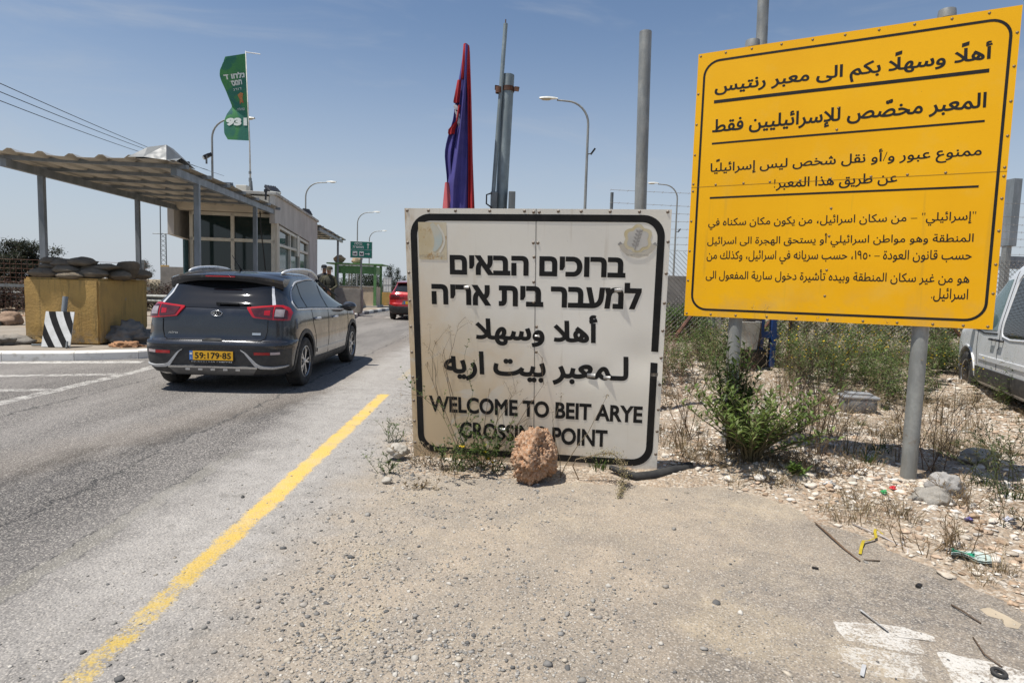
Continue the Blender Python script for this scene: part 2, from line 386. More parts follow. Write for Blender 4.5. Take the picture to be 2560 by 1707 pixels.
# ---- asphalt: one sheet for the carriageway and the dusty lay-by in front of the signs
rpts_x = axis([(-60, -12, 6), (-12, -5.6, .8), (-5.6, 3.6, .2), (3.6, 6, .6)]); rpts_y = axis([(-40, -2, 5), (-2, .8, .5), (.8, 10, .2), (10, 40, 1), (40, 400, 20)])
RX, RY = np.meshgrid(rpts_x, rpts_y)
lim = np.where(RY > 5.2, np.minimum(RX, xr(RY)+.9), RX)
RX2 = np.where((RY > 12), np.maximum(lim, -14), lim)
RZ = .008*n2(RX2, RY, .35, 8)*np.clip((RY-1)/3, 0, 1)*0
ii = np.arange(RX.size).reshape(RX.shape); F4 = np.stack([ii[:-1, :-1], ii[:-1, 1:], ii[1:, 1:], ii[1:, :-1]], -1).reshape(-1, 4)
def asphalt_color(k):
    x_, y_, z_ = k.xyz(); M = k.math
    def mul(*q):
        o = q[0]
        for r_ in q[1:]: o = M('MULTIPLY', o, r_)
        return o
    big = M('SUBTRACT', k.noise(.9, 4, .6), .5); med = M('SUBTRACT', k.noise(3.2, 5, .65), .5); sml = M('SUBTRACT', k.noise(11, 5, .7), .5)
    wob = M('ADD', mul(big, .7), M('ADD', mul(med, .55), mul(sml, .22)))
    xw = M('ADD', x_, wob); yw = M('ADD', y_, wob)
    def rgb(v): q = k.n('ShaderNodeSeparateColor'); k.link(v, q.inputs[0]); return q.outputs
    sd = k.voro(78); c1 = rgb(k.voro(78, 'Color')); c2 = rgb(k.voro(185, 'Color')); c3 = rgb(k.voro(44, 'Color'))
    # bare asphalt: pale aggregate in a dark binder
    base = k.mix(k.ramp(c1[0], .05, .95), (.135, .121, .111), (.39, .355, .322))
    base = k.mix(k.ramp(sd, .28, .60, 0, .8), base, (.035, .034, .034))
    base = k.mix(k.ramp(c2[0], .70, .78, 0, .5), base, (.05, .05, .05))
    lane = k.noise(.55, 5, .6, stretch=(1.8, .3, 1)); base = k.mix(k.ramp(lane, .35, .68, 0, .5), base, (.32, .298, .275))
    near = mul(k.ramp(M('ADD', yw, mul(x_, .35)), 2.0, 4.4, 1, 0), k.ramp(xw, -1.9, -2.5)); base = k.mix(mul(near, .36), base, (.05, .048, .047))
    # oily drip band under where cars wait
    cx_ = k.ramp(y_, 3.0, 8.5, -3.45, -2.15); tr = M('ADD', M('SUBTRACT', x_, cx_), mul(med, .7))
    oil = mul(k.ramp(M('ABSOLUTE', tr), .06, .42, 1, 0), k.ramp(k.noise(2.0, 6, .75, stretch=(2.0, .7, 1)), .36, .60), k.ramp(y_, 6.8, 9, 1, 0))
    base = k.mix(mul(oil, .85), base, (.035, .034, .034))
    brown = mul(k.ramp(M('ABSOLUTE', M('ADD', tr, .30)), .1, .6, 1, 0), .35); base = k.mix(brown, base, (.20, .165, .13))
    # smoother filled seam and two long cracks along the lane
    sm = M('ADD', M('ADD', x_, 2.13), M('ADD', mul(med, .16), mul(sml, .10)))
    seam = mul(k.ramp(M('ABSOLUTE', sm), .050, .066, 1, 0), k.ramp(yw, 4.4, 5.2, 1, 0)); base = k.mix(mul(seam, .85), base, (.185, .172, .148))
    base = k.mix(mul(k.ramp(M('ABSOLUTE', M('SUBTRACT', M('ABSOLUTE', sm), .062)), .004, .013, 1, 0), k.ramp(yw, 4.4, 5.2, 1, 0), k.ramp(k.noise(7, 4), .42, .55), .8), base, (.03, .03, .03))
    for xc in (2.72, 4.85):
        ck = M('ADD', M('ADD', x_, xc), M('ADD', mul(med, .30), mul(sml, .10)))
        base = k.mix(mul(k.ramp(M('ABSOLUTE', ck), .005, .020, 1, 0), k.ramp(k.noise(2.3, 5), .34, .48), .9), base, (.03, .03, .03))
    # limestone dust swept up along the edge line
    dl = k.ramp(M('ADD', xw, mul(k.ramp(y_, 4, 9), .25)), -2.30, -1.72)
    dust = mul(dl, k.ramp(xw, -1.15, .1, 1, 0), k.ramp(k.noise(7, 6, .72), .22, .60, .45, 1), k.ramp(yw, 1.6, 3.0, .45, 1))
    dcol = k.mix(k.noise(2.2, 4), (.42, .397, .368), (.325, .304, .28)); base = k.mix(mul(dust, .9), base, dcol)
    holes = mul(k.ramp(k.noise(3.7, 3, .5), .66, .70), k.ramp(xw, -2.1, -1.7)); base = k.mix(mul(holes, .55), base, (.17, .16, .145))
    # sand over the lay-by, thinning to grey asphalt near the camera on the right
    sand = k.ramp(xw, -1.30, -.75)
    thin = k.ramp(M('ADD', mul(xw, .75), mul(yw, -.85)), -2.35, -.85)
    grit = k.ramp(M('ADD', mul(k.noise(95, 4, .75), .6), mul(k.noise(12, 5, .7), .4)), .40, .56)
    grey = M('ADD', mul(thin, .60), mul(k.ramp(k.noise(1.7, 5, .65, dist=.4), .44, .62), .40))
    sand = mul(sand, M('SUBTRACT', 1.0, mul(grey, M('SUBTRACT', 1.0, mul(grit, .55)))))
    scol = k.mix(k.ramp(k.noise(2.6, 6, .6), .3, .7), (.392, .322, .242), (.325, .275, .215)); scol = k.mix(k.ramp(k.noise(.8, 4, .6), .52, .66), scol, (.415, .345, .255))
    base = k.mix(mul(sand, .94), base, scol)
    dr = mul(k.ramp(M('ADD', k.noise(1.3, 4, .6, dist=.8), mul(sml, .12)), .54, .68), k.ramp(xw, -1.1, -.5)); base = k.mix(mul(dr, .7), base, (.405, .335, .24))
    patch = k.ramp(M('ADD', mul(k.noise(4.5, 6, .75, dist=.5), .7), mul(k.noise(26, 4, .7), .3)), .40, .62); base = k.mix(mul(M('SUBTRACT', 1.0, patch), k.ramp(xw, -2.2, -1.0), .30), base, (.155, .14, .122))
    # loose grit at several sizes
    base = k.mix(k.ramp(c2[1], .86, .90, 0, .55), base, (.52, .48, .42)); base = k.mix(k.ramp(c2[2], .87, .91, 0, .6), base, (.12, .115, .11))
    base = k.mix(mul(k.ramp(c3[0], .94, .96), k.ramp(k.voro(44), .16, .24, 1, 0), .8), base, (.13, .13, .13)); base = k.mix(mul(k.ramp(c3[1], .94, .96), k.ramp(k.voro(44), .16, .24, 1, 0), .7), base, (.53, .50, .45))
    grain = M('ADD', mul(sd, M('ADD', mul(sand, .55), -1.0)), mul(k.noise(150, 3, .7), .5))
    return base, grain, x_, y_
k = NT('asphalt'); base, grain, x_, y_ = asphalt_color(k); k.bump(grain, .75, .008); ASPHALT = k.out(base, .88, 0, .3)
road = np_mesh('road', np.stack([RX2, RY, RZ], -1).reshape(-1, 3), F4, ASPHALT, smooth=True)
tag(road, 'worn grey asphalt road fading into a dusty sandy lay-by', 'road', kind='structure')

def worn_paint(name, paint, wear, lo=.40, hi=.56, line=None):
    k = NT(name); base, grain, x_, y_ = asphalt_color(k); M = k.math
    n = k.noise(7, 6, .75); n2_ = k.noise(70, 4, .75)
    f = M('ADD', M('MULTIPLY', n, .5), M('MULTIPLY', n2_, .5))
    if line:
        half = line
        lr_ = k.n('ShaderNodeMapRange'); k.put(lr_.inputs[0], y_)
        for i_, v_ in enumerate((.2, 7.75, -1.40, -1.515)): lr_.inputs[1+i_].default_value = v_
        xc_ = lr_.outputs[0]
        e = M('ABSOLUTE', M('ADD', M('SUBTRACT', x_, xc_), M('MULTIPLY', M('SUBTRACT', k.noise(2.5, 3), .5), .03)))
        f = M('SUBTRACT', f, k.ramp(e, half*.35, half*1.4, 0, .30)); f = M('SUBTRACT', f, k.ramp(y_, 1.6, 4.2, .115, 0)); f = M('ADD', f, .06)
        f = M('SUBTRACT', f, M('MULTIPLY', k.ramp(k.noise(1.9, 2), .60, .70), .05))
        a = k.ramp(f, lo, hi)
        p = k.mix(k.ramp(y_, 2.2, 4.2), (.50, .335, .03), paint); p = k.mix(k.ramp(k.noise(3.3, 6, .7), .40, .66, .05, .50), p, (.52, .44, .28))
    else:
        a = M('SUBTRACT', 1.0, k.ramp(f, lo, hi)) ; p = k.mix(k.noise(4, 4), paint, tuple(q*.82 for q in paint))
    p = k.mix(k.ramp(k.noise(150, 3, .7), .45, .7, 0, .40), p, (.42, .38, .31)); p = k.mix(k.ramp(n2_, .56, .66, 0, .35), p, (.10, .09, .08))
    a = M('MULTIPLY', a, wear)
    k.bump(grain, .6, .006); return k.out(k.mix(a, base, p), .8, 0, .3)
def strip(name, pts, wd, mt, label, cat='road marking', z=.0005, jag=.0, seg=.12):
    "a painted line along pts, slightly ragged"
    P_ = [np.array(p, float) for p in pts]; out = []
    for a, b in zip(P_[:-1], P_[1:]):
        L = np.linalg.norm(b-a); n = max(1, int(L/seg))
        out += [a+(b-a)*i/n for i in range(n)]
    out.append(P_[-1]); rows = []
    for i, p in enumerate(out):
        t = out[min(i+1, len(out)-1)]-out[max(i-1, 0)]; t /= np.linalg.norm(t); nn = np.array([-t[1], t[0]])
        wl, wr = wd/2+random.uniform(-jag, jag), wd/2+random.uniform(-jag, jag)
        rows.append([Vector((*(p+nn*wl), z)), Vector((*(p+nn*wl*.3), z)), Vector((*(p-nn*wr*.3), z)), Vector((*(p-nn*wr), z))])
    mb = MB(); mb.grid(rows); o = mb.build(name, mt); return tag(o, label, cat, kind='structure')
YEL = worn_paint('yellow_road_paint', (.70, .44, .05), .88, .395, .52, .086)
WHT = worn_paint('white_road_paint', (.62, .60, .56), .92, .475, .57)
WHT2 = worn_paint('white_road_paint_worn', (.60, .58, .54), .85, .44, .55)
strip('edge_line', [(-1.40, .2), (-1.515, 7.75)], .30, YEL, 'worn yellow edge line running along the dusty road side', jag=.006)
strip('edge_line', [(-1.53, 9.0), (-1.6, 16), (-1.75, 40)], .11, worn_paint('yellow_road_paint_buried', (.55, .38, .08), .45, .42, .55), 'faint remains of the yellow line further up the road', jag=.01)
strip('lane_line', [(-5.36, 4.2), (-5.36, 6.5), (-5.42, 9.2), (-5.62, 10.6)], .17, WHT2, 'worn white lane line beside the dark grey car', jag=.012)
strip('lane_line', [(-9.6, 7.45), (-7.6, 8.05), (-5.48, 8.78)], .2, WHT2, 'worn white bar reaching the lane line from the left', jag=.012, z=.0011)
strip('lane_line', [(-8.4, 6.55), (-6.6, 7.1), (-5.46, 7.42)], .16, WHT2, 'nearest worn white bar on the left lane', jag=.012, z=.0011)
strip('lane_line', [(-11, 8.75), (-8.0, 9.55), (-5.95, 10.15)], .26, WHT, 'white edge line following the foot of the kerb', jag=.012)
strip('lane_line', [(-2.5, 26.2), (-5.2, 26.6)], .35, WHT, 'white stop bar behind the red car', jag=.012)
def patch_poly(name, poly, mt, label, z=.0006, cat='road marking'):
    mb = MB(); n = len(poly); pts = []
    for i in range(n):
        a, b = np.array(poly[i]), np.array(poly[(i+1) % n]); L = np.linalg.norm(b-a); s = max(1, int(L/.03))
        for j in range(s): q = a+(b-a)*j/s+RNG.normal(0, .0035, 2); pts.append(Vector((q[0], q[1], z)))
    c = sum(pts, Vector())/len(pts); mb.add([c]+pts, [(0, 1+i, 1+(i+1) % len(pts)) for i in range(len(pts))])
    return tag(mb.build(name, mt), label, cat, kind='structure')
g2 = lambda *q: [tuple(G(x, y).xy) for x, y in q]
patch_poly('painted_block', g2((2083, 1553), (2180, 1556), (2262, 1568), (2338, 1590), (2338, 1603), (2293, 1597), (2312, 1635), (2240, 1625), (2110, 1598)), WHT, 'upper white painted block on the lay-by asphalt')
patch_poly('painted_block', g2((2083, 1610), (2180, 1622), (2292, 1640), (2312, 1700), (2180, 1690), (2105, 1650)), WHT2, 'lower worn white painted block on the lay-by asphalt')
patch_poly('painted_block', g2((2340, 1627), (2450, 1648), (2590, 1685), (2590, 1790), (2400, 1735), (2370, 1680)), WHT, 'white painted block at the lay-by corner under the black ring')
SPILL = mat('dried_cement', (.44, .37, .27), (.36, .30, .22), 9, .85, 0, .3, 60)
patch_poly('cement_spill', g2((2450, 1523), (2475, 1518), (2530, 1545), (2552, 1560), (2548, 1572), (2520, 1568), (2505, 1548), (2470, 1540)), SPILL, 'pale dried cement spill on the asphalt', z=.0010, cat='spill')

# ---- traffic island with kerbs
isl = [(-26, 5.2), (-11.6, 8.75), (-7.95, 9.78), (-7.02, 10.08), (-6.25, 10.55), (-5.85, 11.25), (-5.66, 12.4), (-5.6, 14), (-5.6, 20), (-5.95, 24), (-6.55, 27.6), (-6.45, 34), (-6.3, 60), (-9, 62)]
isl_back = [(-13.4, 62), (-13.4, 13.2), (-16, 11.8), (-26, 11)]
KERBW = mat('whitewashed_kerb', (.82, .79, .73), (.54, .50, .43), 7, .85, 0, .3, 40, lo=.5, hi=.75)
def kerb_path(pts, seg):
    P_ = [np.array(p, float) for p in pts]; out = []
    for a, b in zip(P_[:-1], P_[1:]):
        n = max(1, round(np.linalg.norm(b-a)/seg)); out += [a+(b-a)*i/n for i in range(n)]
    return out+[P_[-1]]
def kerb(name, pts, mts, label, seg=.5, alt=False):
    out = kerb_path(pts, seg); mb = MB(); N = len(out)
    def fr(i):
        t = out[min(i+1, N-1)]-out[max(i-1, 0)]; t /= np.linalg.norm(t); return np.array([-t[1], t[0]])
    for i in range(N-1):
        A, B = out[i], out[i+1]; na, nb = fr(i), fr(i+1); d = (B-A); d /= np.linalg.norm(d); g = .004 if not alt else .0
        A, B = A+d*g, B-d*g
        prof = [(0, -.02), (.0, .115), (.02, .142), (.155, .146), (.155, -.02)]
        vs = [Vector((*(A+na*o), z)) for o, z in prof]+[Vector((*(B+nb*o), z)) for o, z in prof]
        mb.add(vs, [(j, j+1, 6+j, 5+j) for j in range(4)]+[(4, 3, 2, 1, 0), (5, 6, 7, 8, 9)], i % 2 if alt else 0)
    return tag(mb.build(name, mts, smooth=35), label, 'kerb', kind='structure')
kerb('kerb', isl[:9], KERBW, 'whitewashed kerb round the front of the traffic island', 1.0)
STR_B = mat('black_kerb_paint', (.10, .10, .105), (.16, .16, .16), 9, .8); STR_W = mat('white_kerb_paint', (.58, .58, .56), (.45, .45, .42), 9, .8)
kerb('kerb', isl[8:13], (STR_W, STR_B), 'black and white striped kerb further along the island', .95, True)
k = NT('island_paving'); c = k.mix(k.ramp(k.noise(1.6, 6, .65), .35, .65), (.30, .265, .22), (.25, .215, .175)); c = k.mix(k.ramp(k.noise(.7, 4), .52, .66), c, (.36, .27, .185))
c = k.mix(k.ramp(k.noise(70, 5, .7), .5, .7, 0, .5), c, (.16, .14, .12)); k.bump(k.noise(60, 5, .7), .5, .008); PAVE = k.out(c, .92, 0, .2)
poly = isl+isl_back; inner = []
N = len(isl)
for i in range(N):
    t = np.array(isl[min(i+1, N-1)])-np.array(isl[max(i-1, 0)]); t = t/np.linalg.norm(t); inner.append(tuple(np.array(isl[i])+np.array([-t[1], t[0]])*.15))
mb = MB(); mb.add([Vector((x, y, .138)) for x, y in inner+isl_back], [tuple(range(len(poly)))])
o = mb.build('pavement', PAVE); tag(o, 'dusty concrete paving of the traffic island', 'pavement', kind='structure')
bm = bmesh.new(); bm.from_mesh(o.data); bmesh.ops.triangulate(bm, faces=bm.faces[:]); bm.to_mesh(o.data); bm.free()

# ------------------------------------------------------------ stones
def ico(sub):
    bm = bmesh.new(); bmesh.ops.create_icosphere(bm, subdivisions=sub, radius=1)
    v = np.array([tuple(q.co) for q in bm.verts]); f = np.array([[q.index for q in p.verts] for p in bm.faces]); bm.free(); return v, f
IV1, IF1 = ico(2); IV0, IF0 = ico(1)
def stones(name, X, Y, Z, size, tints, mt, label, flat=.6, cat='gravel', sink=.25, small=False):
    IV, IF = (IV0, IF0) if small else (IV1, IF1); n = len(X); K = len(IV)
    base = IV[None]*(1+RNG.normal(0, .17, (n, K, 1)))
    sc = size[:, None]*np.stack([RNG.uniform(.75, 1.3, n), RNG.uniform(.75, 1.3, n), RNG.uniform(flat*.6, flat*1.2, n)], -1)
    for lim_ in (.42, .5, .55, .6, .62):   # broken facets
        pl = RNG.normal(0, 1, (n, 1, 3)); pl /= np.linalg.norm(pl, axis=-1, keepdims=True); d = (base*pl).sum(-1, keepdims=True); base = base-pl*np.maximum(d-lim_, 0)
    base = base*sc[:, None, :]; a = RNG.uniform(0, 2*pi, n); ca, sa = np.cos(a)[:, None], np.sin(a)[:, None]
    vx = base[..., 0]*ca-base[..., 1]*sa; vy = base[..., 0]*sa+base[..., 1]*ca
    V = np.stack([vx+X[:, None], vy+Y[:, None], base[..., 2]+Z[:, None]+(sc[:, 2]*(1-2*sink)*.5)[:, None]], -1).reshape(-1, 3)
    F = (IF[None]+(np.arange(n)*K)[:, None, None]).reshape(-1, 3)
    return tag(np_mesh(name, V, F, mt, None, np.repeat(tints, K, 0)), label, cat, kind='stuff')
STONE = tintmat('stone', .92, .4, 120, .2)
def tint_pick(n, cols, jit=.12):
    c = np.array(cols)[RNG.integers(0, len(cols), n)]; return np.clip(c*(1+RNG.normal(0, jit, (n, 1))), .02, .8)
# grey-beige gravel strewn over the lay-by and along the road edge
n = 240000
gxs = RNG.uniform(-1.9, 3.2, n); gys = 1.2+RNG.power(.75, n)*8.8
dens = .035+1.0*np.exp(-((gxs+.55-.05*gys)**2)/.32)*np.clip((gys-1.0)/1.2, .35, 1)*np.clip(1.2-np.abs(n2(gxs, gys, .9, 21)), .2, 1)
dens += 1.1*np.exp(-((gys-2.2)**2)/.45)*np.exp(-((gxs+.05)**2)/.8)*(.5+.5*n2(gxs, gys, 1.6, 22))
dens += .8*np.clip((gys-4.3)*2, 0, 1)*np.exp(-((gxs-xr(gys)-.1)**2)/.08)
dens *= .55+.7*np.clip(n2(gxs, gys, 2.8, 23), -.6, 1)
keep = (RNG.uniform(0, 1, n) < dens) & (off_road(gxs, gys) < .5)
gxs, gys = gxs[keep], gys[keep]; n = len(gxs)
sz = np.clip(RNG.lognormal(-5.52, .55, n), .0018, .020)
zz = np.maximum(0.0, soil_h(gxs, gys))
stones('gravel', gxs, gys, zz, sz, tint_pick(n, [(.36, .33, .29), (.42, .37, .30), (.25, .24, .225), (.13, .128, .125), (.50, .47, .42), (.30, .285, .26)]), STONE, 'grey and beige gravel strewn along the road edge and lay-by', small=True)
# white limestone rubble on the bank under the yellow sign
n = 85000
gxs = RNG.uniform(-1.0, 7.5, n); gys = 2.2+RNG.power(.8, n)*9.5
d = off_road(gxs, gys)
dens = np.clip((d-.02)*5, 0, 1)*(.48+.5*n2(gxs, gys, .8, 31)+.35*n2(gxs, gys, 2.5, 32)) + .75*np.exp(-((gxs-2.35)**2/.35+(gys-4.25)**2/.22))*(d > -.05)
keep = RNG.uniform(0, 1, n) < dens; gxs, gys = gxs[keep], gys[keep]; n = len(gxs)
sz = np.clip(RNG.lognormal(-4.45, .55, n), .004, .045)
stones('rubble', gxs, gys, soil_h(gxs, gys), sz, tint_pick(n, [(.62, .56, .48), (.56, .49, .40), (.50, .38, .28), (.66, .62, .56), (.60, .54, .46), (.40, .29, .20)]), STONE, 'broken white limestone rubble on the bank under the yellow sign', flat=.55)
# rubble left of the island
n = 1500; gxs = RNG.uniform(-24, -13.2, n); gys = RNG.uniform(13, 26, n); sz = np.clip(RNG.lognormal(-3.0, .5, n), .02, .2)
stones('rubble', gxs, gys, soil_h(gxs, gys), sz, tint_pick(n, [(.42, .30, .21), (.36, .22, .14), (.48, .40, .31)]), STONE, 'reddish rubble on the waste ground behind the island')
def boulder(name, loc, size, c1, c2, label, seed, sub=4, rough=.35, holes=.0, cat='rock', rz=0.0):
    bm = bmesh.new(); bmesh.ops.create_icosphere(bm, subdivisions=sub, radius=1)
    for v in bm.verts:
        p = v.co.normalized(); q = p*1.3+Vector((seed*3.1, seed*1.7, seed))
        r = 1+rough*mnoise.noise(q)+rough*.5*mnoise.noise(q*2.3)+rough*.28*mnoise.noise(q*5.2)+rough*.15*mnoise.noise(q*11)
        if holes:
            r -= holes*max(0, mnoise.noise(q*3.6)-.05)*1.5; r -= holes*.9*max(0, mnoise.noise(q*7.5)-.05); r -= holes*.8*abs(mnoise.noise(q*14)); r += holes*.35*mnoise.noise(q*26)
            for nx_c, ny_c, nz_c, d_c in ((.75, -.4, .55, .82), (-.8, -.3, .5, .86), (.1, -.95, .25, .84), (-.35, .1, .93, 1.02), (.9, .1, -.35, .9)):
                dd_ = p.x*nx_c+p.y*ny_c+p.z*nz_c
                if dd_ > .25: r = min(r, d_c/dd_*(1+.10*mnoise.noise(q*6)))
        co = p*r; co.x *= size[0]; co.y *= size[1]; co.z *= size[2]; v.co = co
    zmin = min(v.co.z for v in bm.verts)
    me = bpy.data.meshes.new(name); bm.to_mesh(me); bm.free(); me.shade_smooth()
    k = NT(name+'_stone'); c = k.mix(k.ramp(k.noise(9/max(size), 6, .7), .35, .65), c1, c2); c = k.mix(k.ramp(k.noise(26/max(size), 5, .7), .48, .66, 0, .6), c, tuple(q*.45 for q in c1))
    c = k.mix(k.ramp(k.noise(15/max(size), 6, .75), .58, .68, 0, .75), c, tuple(min(.7, q*1.6+.06) for q in c2)); k.bump(k.noise(22/max(size), 8, .75), 1.0, .07*max(size)); me.materials.append(k.out(c, .95, 0, .15))
    o = bpy.data.objects.new(name, me); col.objects.link(o); o.location = (loc[0], loc[1], loc[2]-zmin-.12*size[2]); o.rotation_euler = (0, 0, rz)
    return tag(o, label, cat)
# ------------------------------------------------------------ the two big signs
def frame_mat(BL, BR, TL):
    BL, BR, TL = Vector(BL), Vector(BR), Vector(TL); ex = (BR-BL).normalized(); ez = (TL-BL); ez = (ez-ex*ez.dot(ex)).normalized(); ey = ez.cross(ex)
    m = Matrix((ex, ey, ez)).transposed().to_4x4(); m.translation = BL; return m
def rrect(u0, u1, v0, v1, r, n=8):
    out = []
    for cx_, cy_, a0 in ((u1-r, v1-r, 0), (u0+r, v1-r, 90), (u0+r, v0+r, 180), (u1-r, v0+r, 270)):
        out += [(cx_+r*cos(radians(a0+90*i/n)), cy_+r*sin(radians(a0+90*i/n))) for i in range(n+1)]
    return out
def band(mb, a, b, T, sub=6, cut=None):
    "ring between two outlines with the same number of points"
    n = len(a); rows = []
    for i in range(n):
        j = (i+1) % n; L = sqrt((a[j][0]-a[i][0])**2+(a[j][1]-a[i][1])**2); s = max(1, int(L/.08))
        for t in range(s):
            f = t/s; p = (a[i][0]*(1-f)+a[j][0]*f, a[i][1]*(1-f)+a[j][1]*f); q = (b[i][0]*(1-f)+b[j][0]*f, b[i][1]*(1-f)+b[j][1]*f); rows.append((p, q))
    N = len(rows); vs = []
    for p, q in rows: vs += [T(*p), T(*q)]
    fs = []
    for i in range(N):
        j = (i+1) % N
        if cut and cut(*rows[i][0]): continue
        fs.append((2*i, 2*i+1, 2*j+1, 2*j))
    mb.add(vs, fs)
def panel_mesh(W_, H_, th, Tf, nu=40, nv=40):
    mb = MB(); A = [[Tf(W_*i/nu, H_*j/nv, 0) for i in range(nu+1)] for j in range(nv+1)]; mb.grid(A)
    B = [[Tf(W_*i/nu, H_*j/nv, th) for i in range(nu+1)] for j in range(nv+1)]; mb.grid(B, flip=True)
    for row, fl in ((0, 0), (nv, 1)): mb.grid([A[row], B[row]], flip=bool(1-fl))
    for c_, fl in ((0, 1), (nu, 0)): mb.grid([[r[c_] for r in A], [r[c_] for r in B]], flip=bool(1-fl))
    return mb
def bolt_mesh(r=.008):
    mb = MB(); mb.lathe([(0, -.0042), (r*.6, -.0038), (r*.95, -.0024), (r, -.0008), (r*1.5, -.0006), (r*1.5, .002)], 10, Matrix.Rotation(radians(-90), 4, 'X')); return mb
INK = mat('sign_black_vinyl', (.012, .012, .012), (.020, .019, .018), 7, .6, spec=.2)

# ---- white welcome sign, leaning slightly forward, its lower left corner in the soil
Wm = frame_mat((-.712, 4.862, .015), (1.162, 4.564, .025), (-.766, 4.587, 1.936))
ws = empty('welcome_sign', (0, 0, 0), 0, 'cream white welcome sign with thick black border standing in the weeds', 'sign'); ws.matrix_world = Wm
WW, WH = 1.897, 1.938
def wdef(u, v):
    "buckled sheet: broad waves plus a few dents"
    d = .007*sin(2.3*u+1.1)*cos(1.9*v+.4)+.003*sin(5.1*u*v*.5+2*v)
    d += .010*math.exp(-((u-1.75)**2/.03+(v-.88)**2/.02))-.006*math.exp(-((u-1.55)**2/.004+(v-1.38)**2/.004))+.008*math.exp(-((u-1.40)**2/.01+(v-.74)**2/.004))
    d += -.009*math.exp(-((u-.72)**2/.006+(v-.27)**2/.006))
    return d
k = NT('weathered_cream_panel'); x_, y_, z_ = k.xyz()
c = k.mix(k.ramp(k.noise(1.2, 4), .35, .65), (.84, .80, .71), (.80, .755, .65))
stain = k.ramp(k.math('ADD', k.math('ADD', k.math('MULTIPLY', x_, .75), k.math('MULTIPLY', z_, .62)), k.math('MULTIPLY', k.math('SUBTRACT', k.noise(2.2, 5, .6, dist=.7), .5), 1.1)), .35, 1.55, 1, 0)
c = k.mix(k.math('MULTIPLY', stain, .68), c, (.62, .405, .16))
swirl = k.ramp(k.noise(2.8, 3, .5, dist=2.6), .54, .66)
c = k.mix(k.math('MULTIPLY', k.math('MULTIPLY', swirl, stain), .7), c, (.70, .66, .58))
edge = k.ramp(x_, .0, .10, 1, 0); c = k.mix(k.math('MULTIPLY', edge, k.ramp(k.noise(6, 5, .7, stretch=(1, 1, .3)), .42, .7)), c, (.40, .24, .09))
mud = k.math('MULTIPLY', k.ramp(z_, .0, .16, 1, 0), k.ramp(k.noise(9, 5, .7), .35, .7)); c = k.mix(k.math('MULTIPLY', mud, .7), c, (.36, .27, .18))
drip = k.math('MULTIPLY', k.ramp(k.noise(16, 3, .6, stretch=(1, 1, .07)), .60, .72), .25); c = k.mix(drip, c, (.50, .42, .30))
sp = k.ramp(k.noise(120, 2, .5), .74, .78, 0, .5); c = k.mix(sp, c, (.2, .15, .1))
CREAM = k.out(c, .42, 0, .45)
Tw = lambda u, v, o=0: Vector((u, wdef(u, v)+o, v))
pan = panel_mesh(WW, WH, .012, Tw, 60, 60).build('panel', CREAM, ws, smooth=30)
Tl = lambda u, v: Tw(u, v, -.0014)
mb = MB()
band(mb, rrect(.040, 1.860, .045, 1.900, .15), rrect(.090, 1.810, .098, 1.850, .105), Tl, cut=lambda u, v: u > 1.8 and .772 < v < .905)
mb.build('border', INK, ws)
text_part('lettering', 'ברוכים הבאים', (.331, 1.603, 1.463, 1.606), Tl, INK, ws, .040, 'he')
text_part('lettering', 'למעבר בית אריה', (.187, 1.722, 1.238, 1.428), Tl, INK, ws, .040, 'he')
text_part('lettering', 'أهلا وسهلا', (.516, 1.420, .935, 1.188), Tl, INK, ws, .036, 'ar')
text_part('lettering', 'لـمعبر بيت اريه', (.266, 1.655, .652, .888), Tl, INK, ws, .036, 'ar')
text_part('lettering', 'WELCOME TO BEIT ARYE', (.140, 1.772, .386, .519), Tl, INK, ws, .034, None)
text_part('lettering', 'CROSSING POINT', (.381, 1.522, .180, .318), Tl, INK, ws, .034, None)
# seam between the two sheets
mb = MB(); mb.grid([[Tw(.963+d, WH*j/40, -.0012) for d in (-.0022, .0022)] for j in range(41)]); mb.build('seam', mat('seam_shadow_gap', (.09, .08, .07)), ws)
BOLT = mat('bolt_zinc', (.26, .24, .21), (.18, .12, .08), 20, .6, .3)
b0 = bolt_mesh(); bolts = []
for u in (.02, .18, .38, .63, .88, 1.12, 1.28, 1.48, 1.68, 1.87): bolts.append((u, 1.922))
for v in (.12, .30, .47, .66, .86, 1.06, 1.26, 1.47, 1.69): bolts += [(.016, v), (1.883, v+.03)]
for v in (.30, .52, .72, .90, 1.09, 1.27, 1.42, 1.60): bolts.append((.963+random.choice((-.012, .012)), v))
bolts += [(.945, 1.70), (.978, 1.70), (.945, 1.915), (.985, 1.915), (1.4, .02), (1.86, .02)]
bo = None
for u, v in bolts:
    if bo is None: bo = b0.build('bolt', BOLT, ws, smooth=True)
    else: bo = bo.copy(); col.objects.link(bo)
    bo.location = Tw(u, v, 0)
# torn flap where the border strip has peeled
mb = MB(); mb.grid([[Tw(1.815+.05*i/4, .752+.03*j/3, -.004-.030*(j/3)**2*(1-.5*i/4)) for i in range(5)] for j in range(4)]); mb.build('peeled_flap', mat('flap_vinyl', (.35, .33, .30), (.1, .1, .1), 20, .5), ws)
for u, v, s in ((1.555, 1.375, .05), (1.385, .735, .06), (1.50, .725, .05), (.715, .275, .05), (.455, 1.37, .04), (.98, 1.02, .03)):
    mb = MB(); mb.grid([[Tw(u+s*(i/4-.5), v+s*.55*(j/4-.5), -.0035-.012*sin(pi*j/4)*(.4+.6*i/4)) for i in range(5)] for j in range(5)]); mb.build('dent_flap', mat('bent_metal', (.40, .39, .37), (.2, .19, .18), 18, .4, .4), ws)
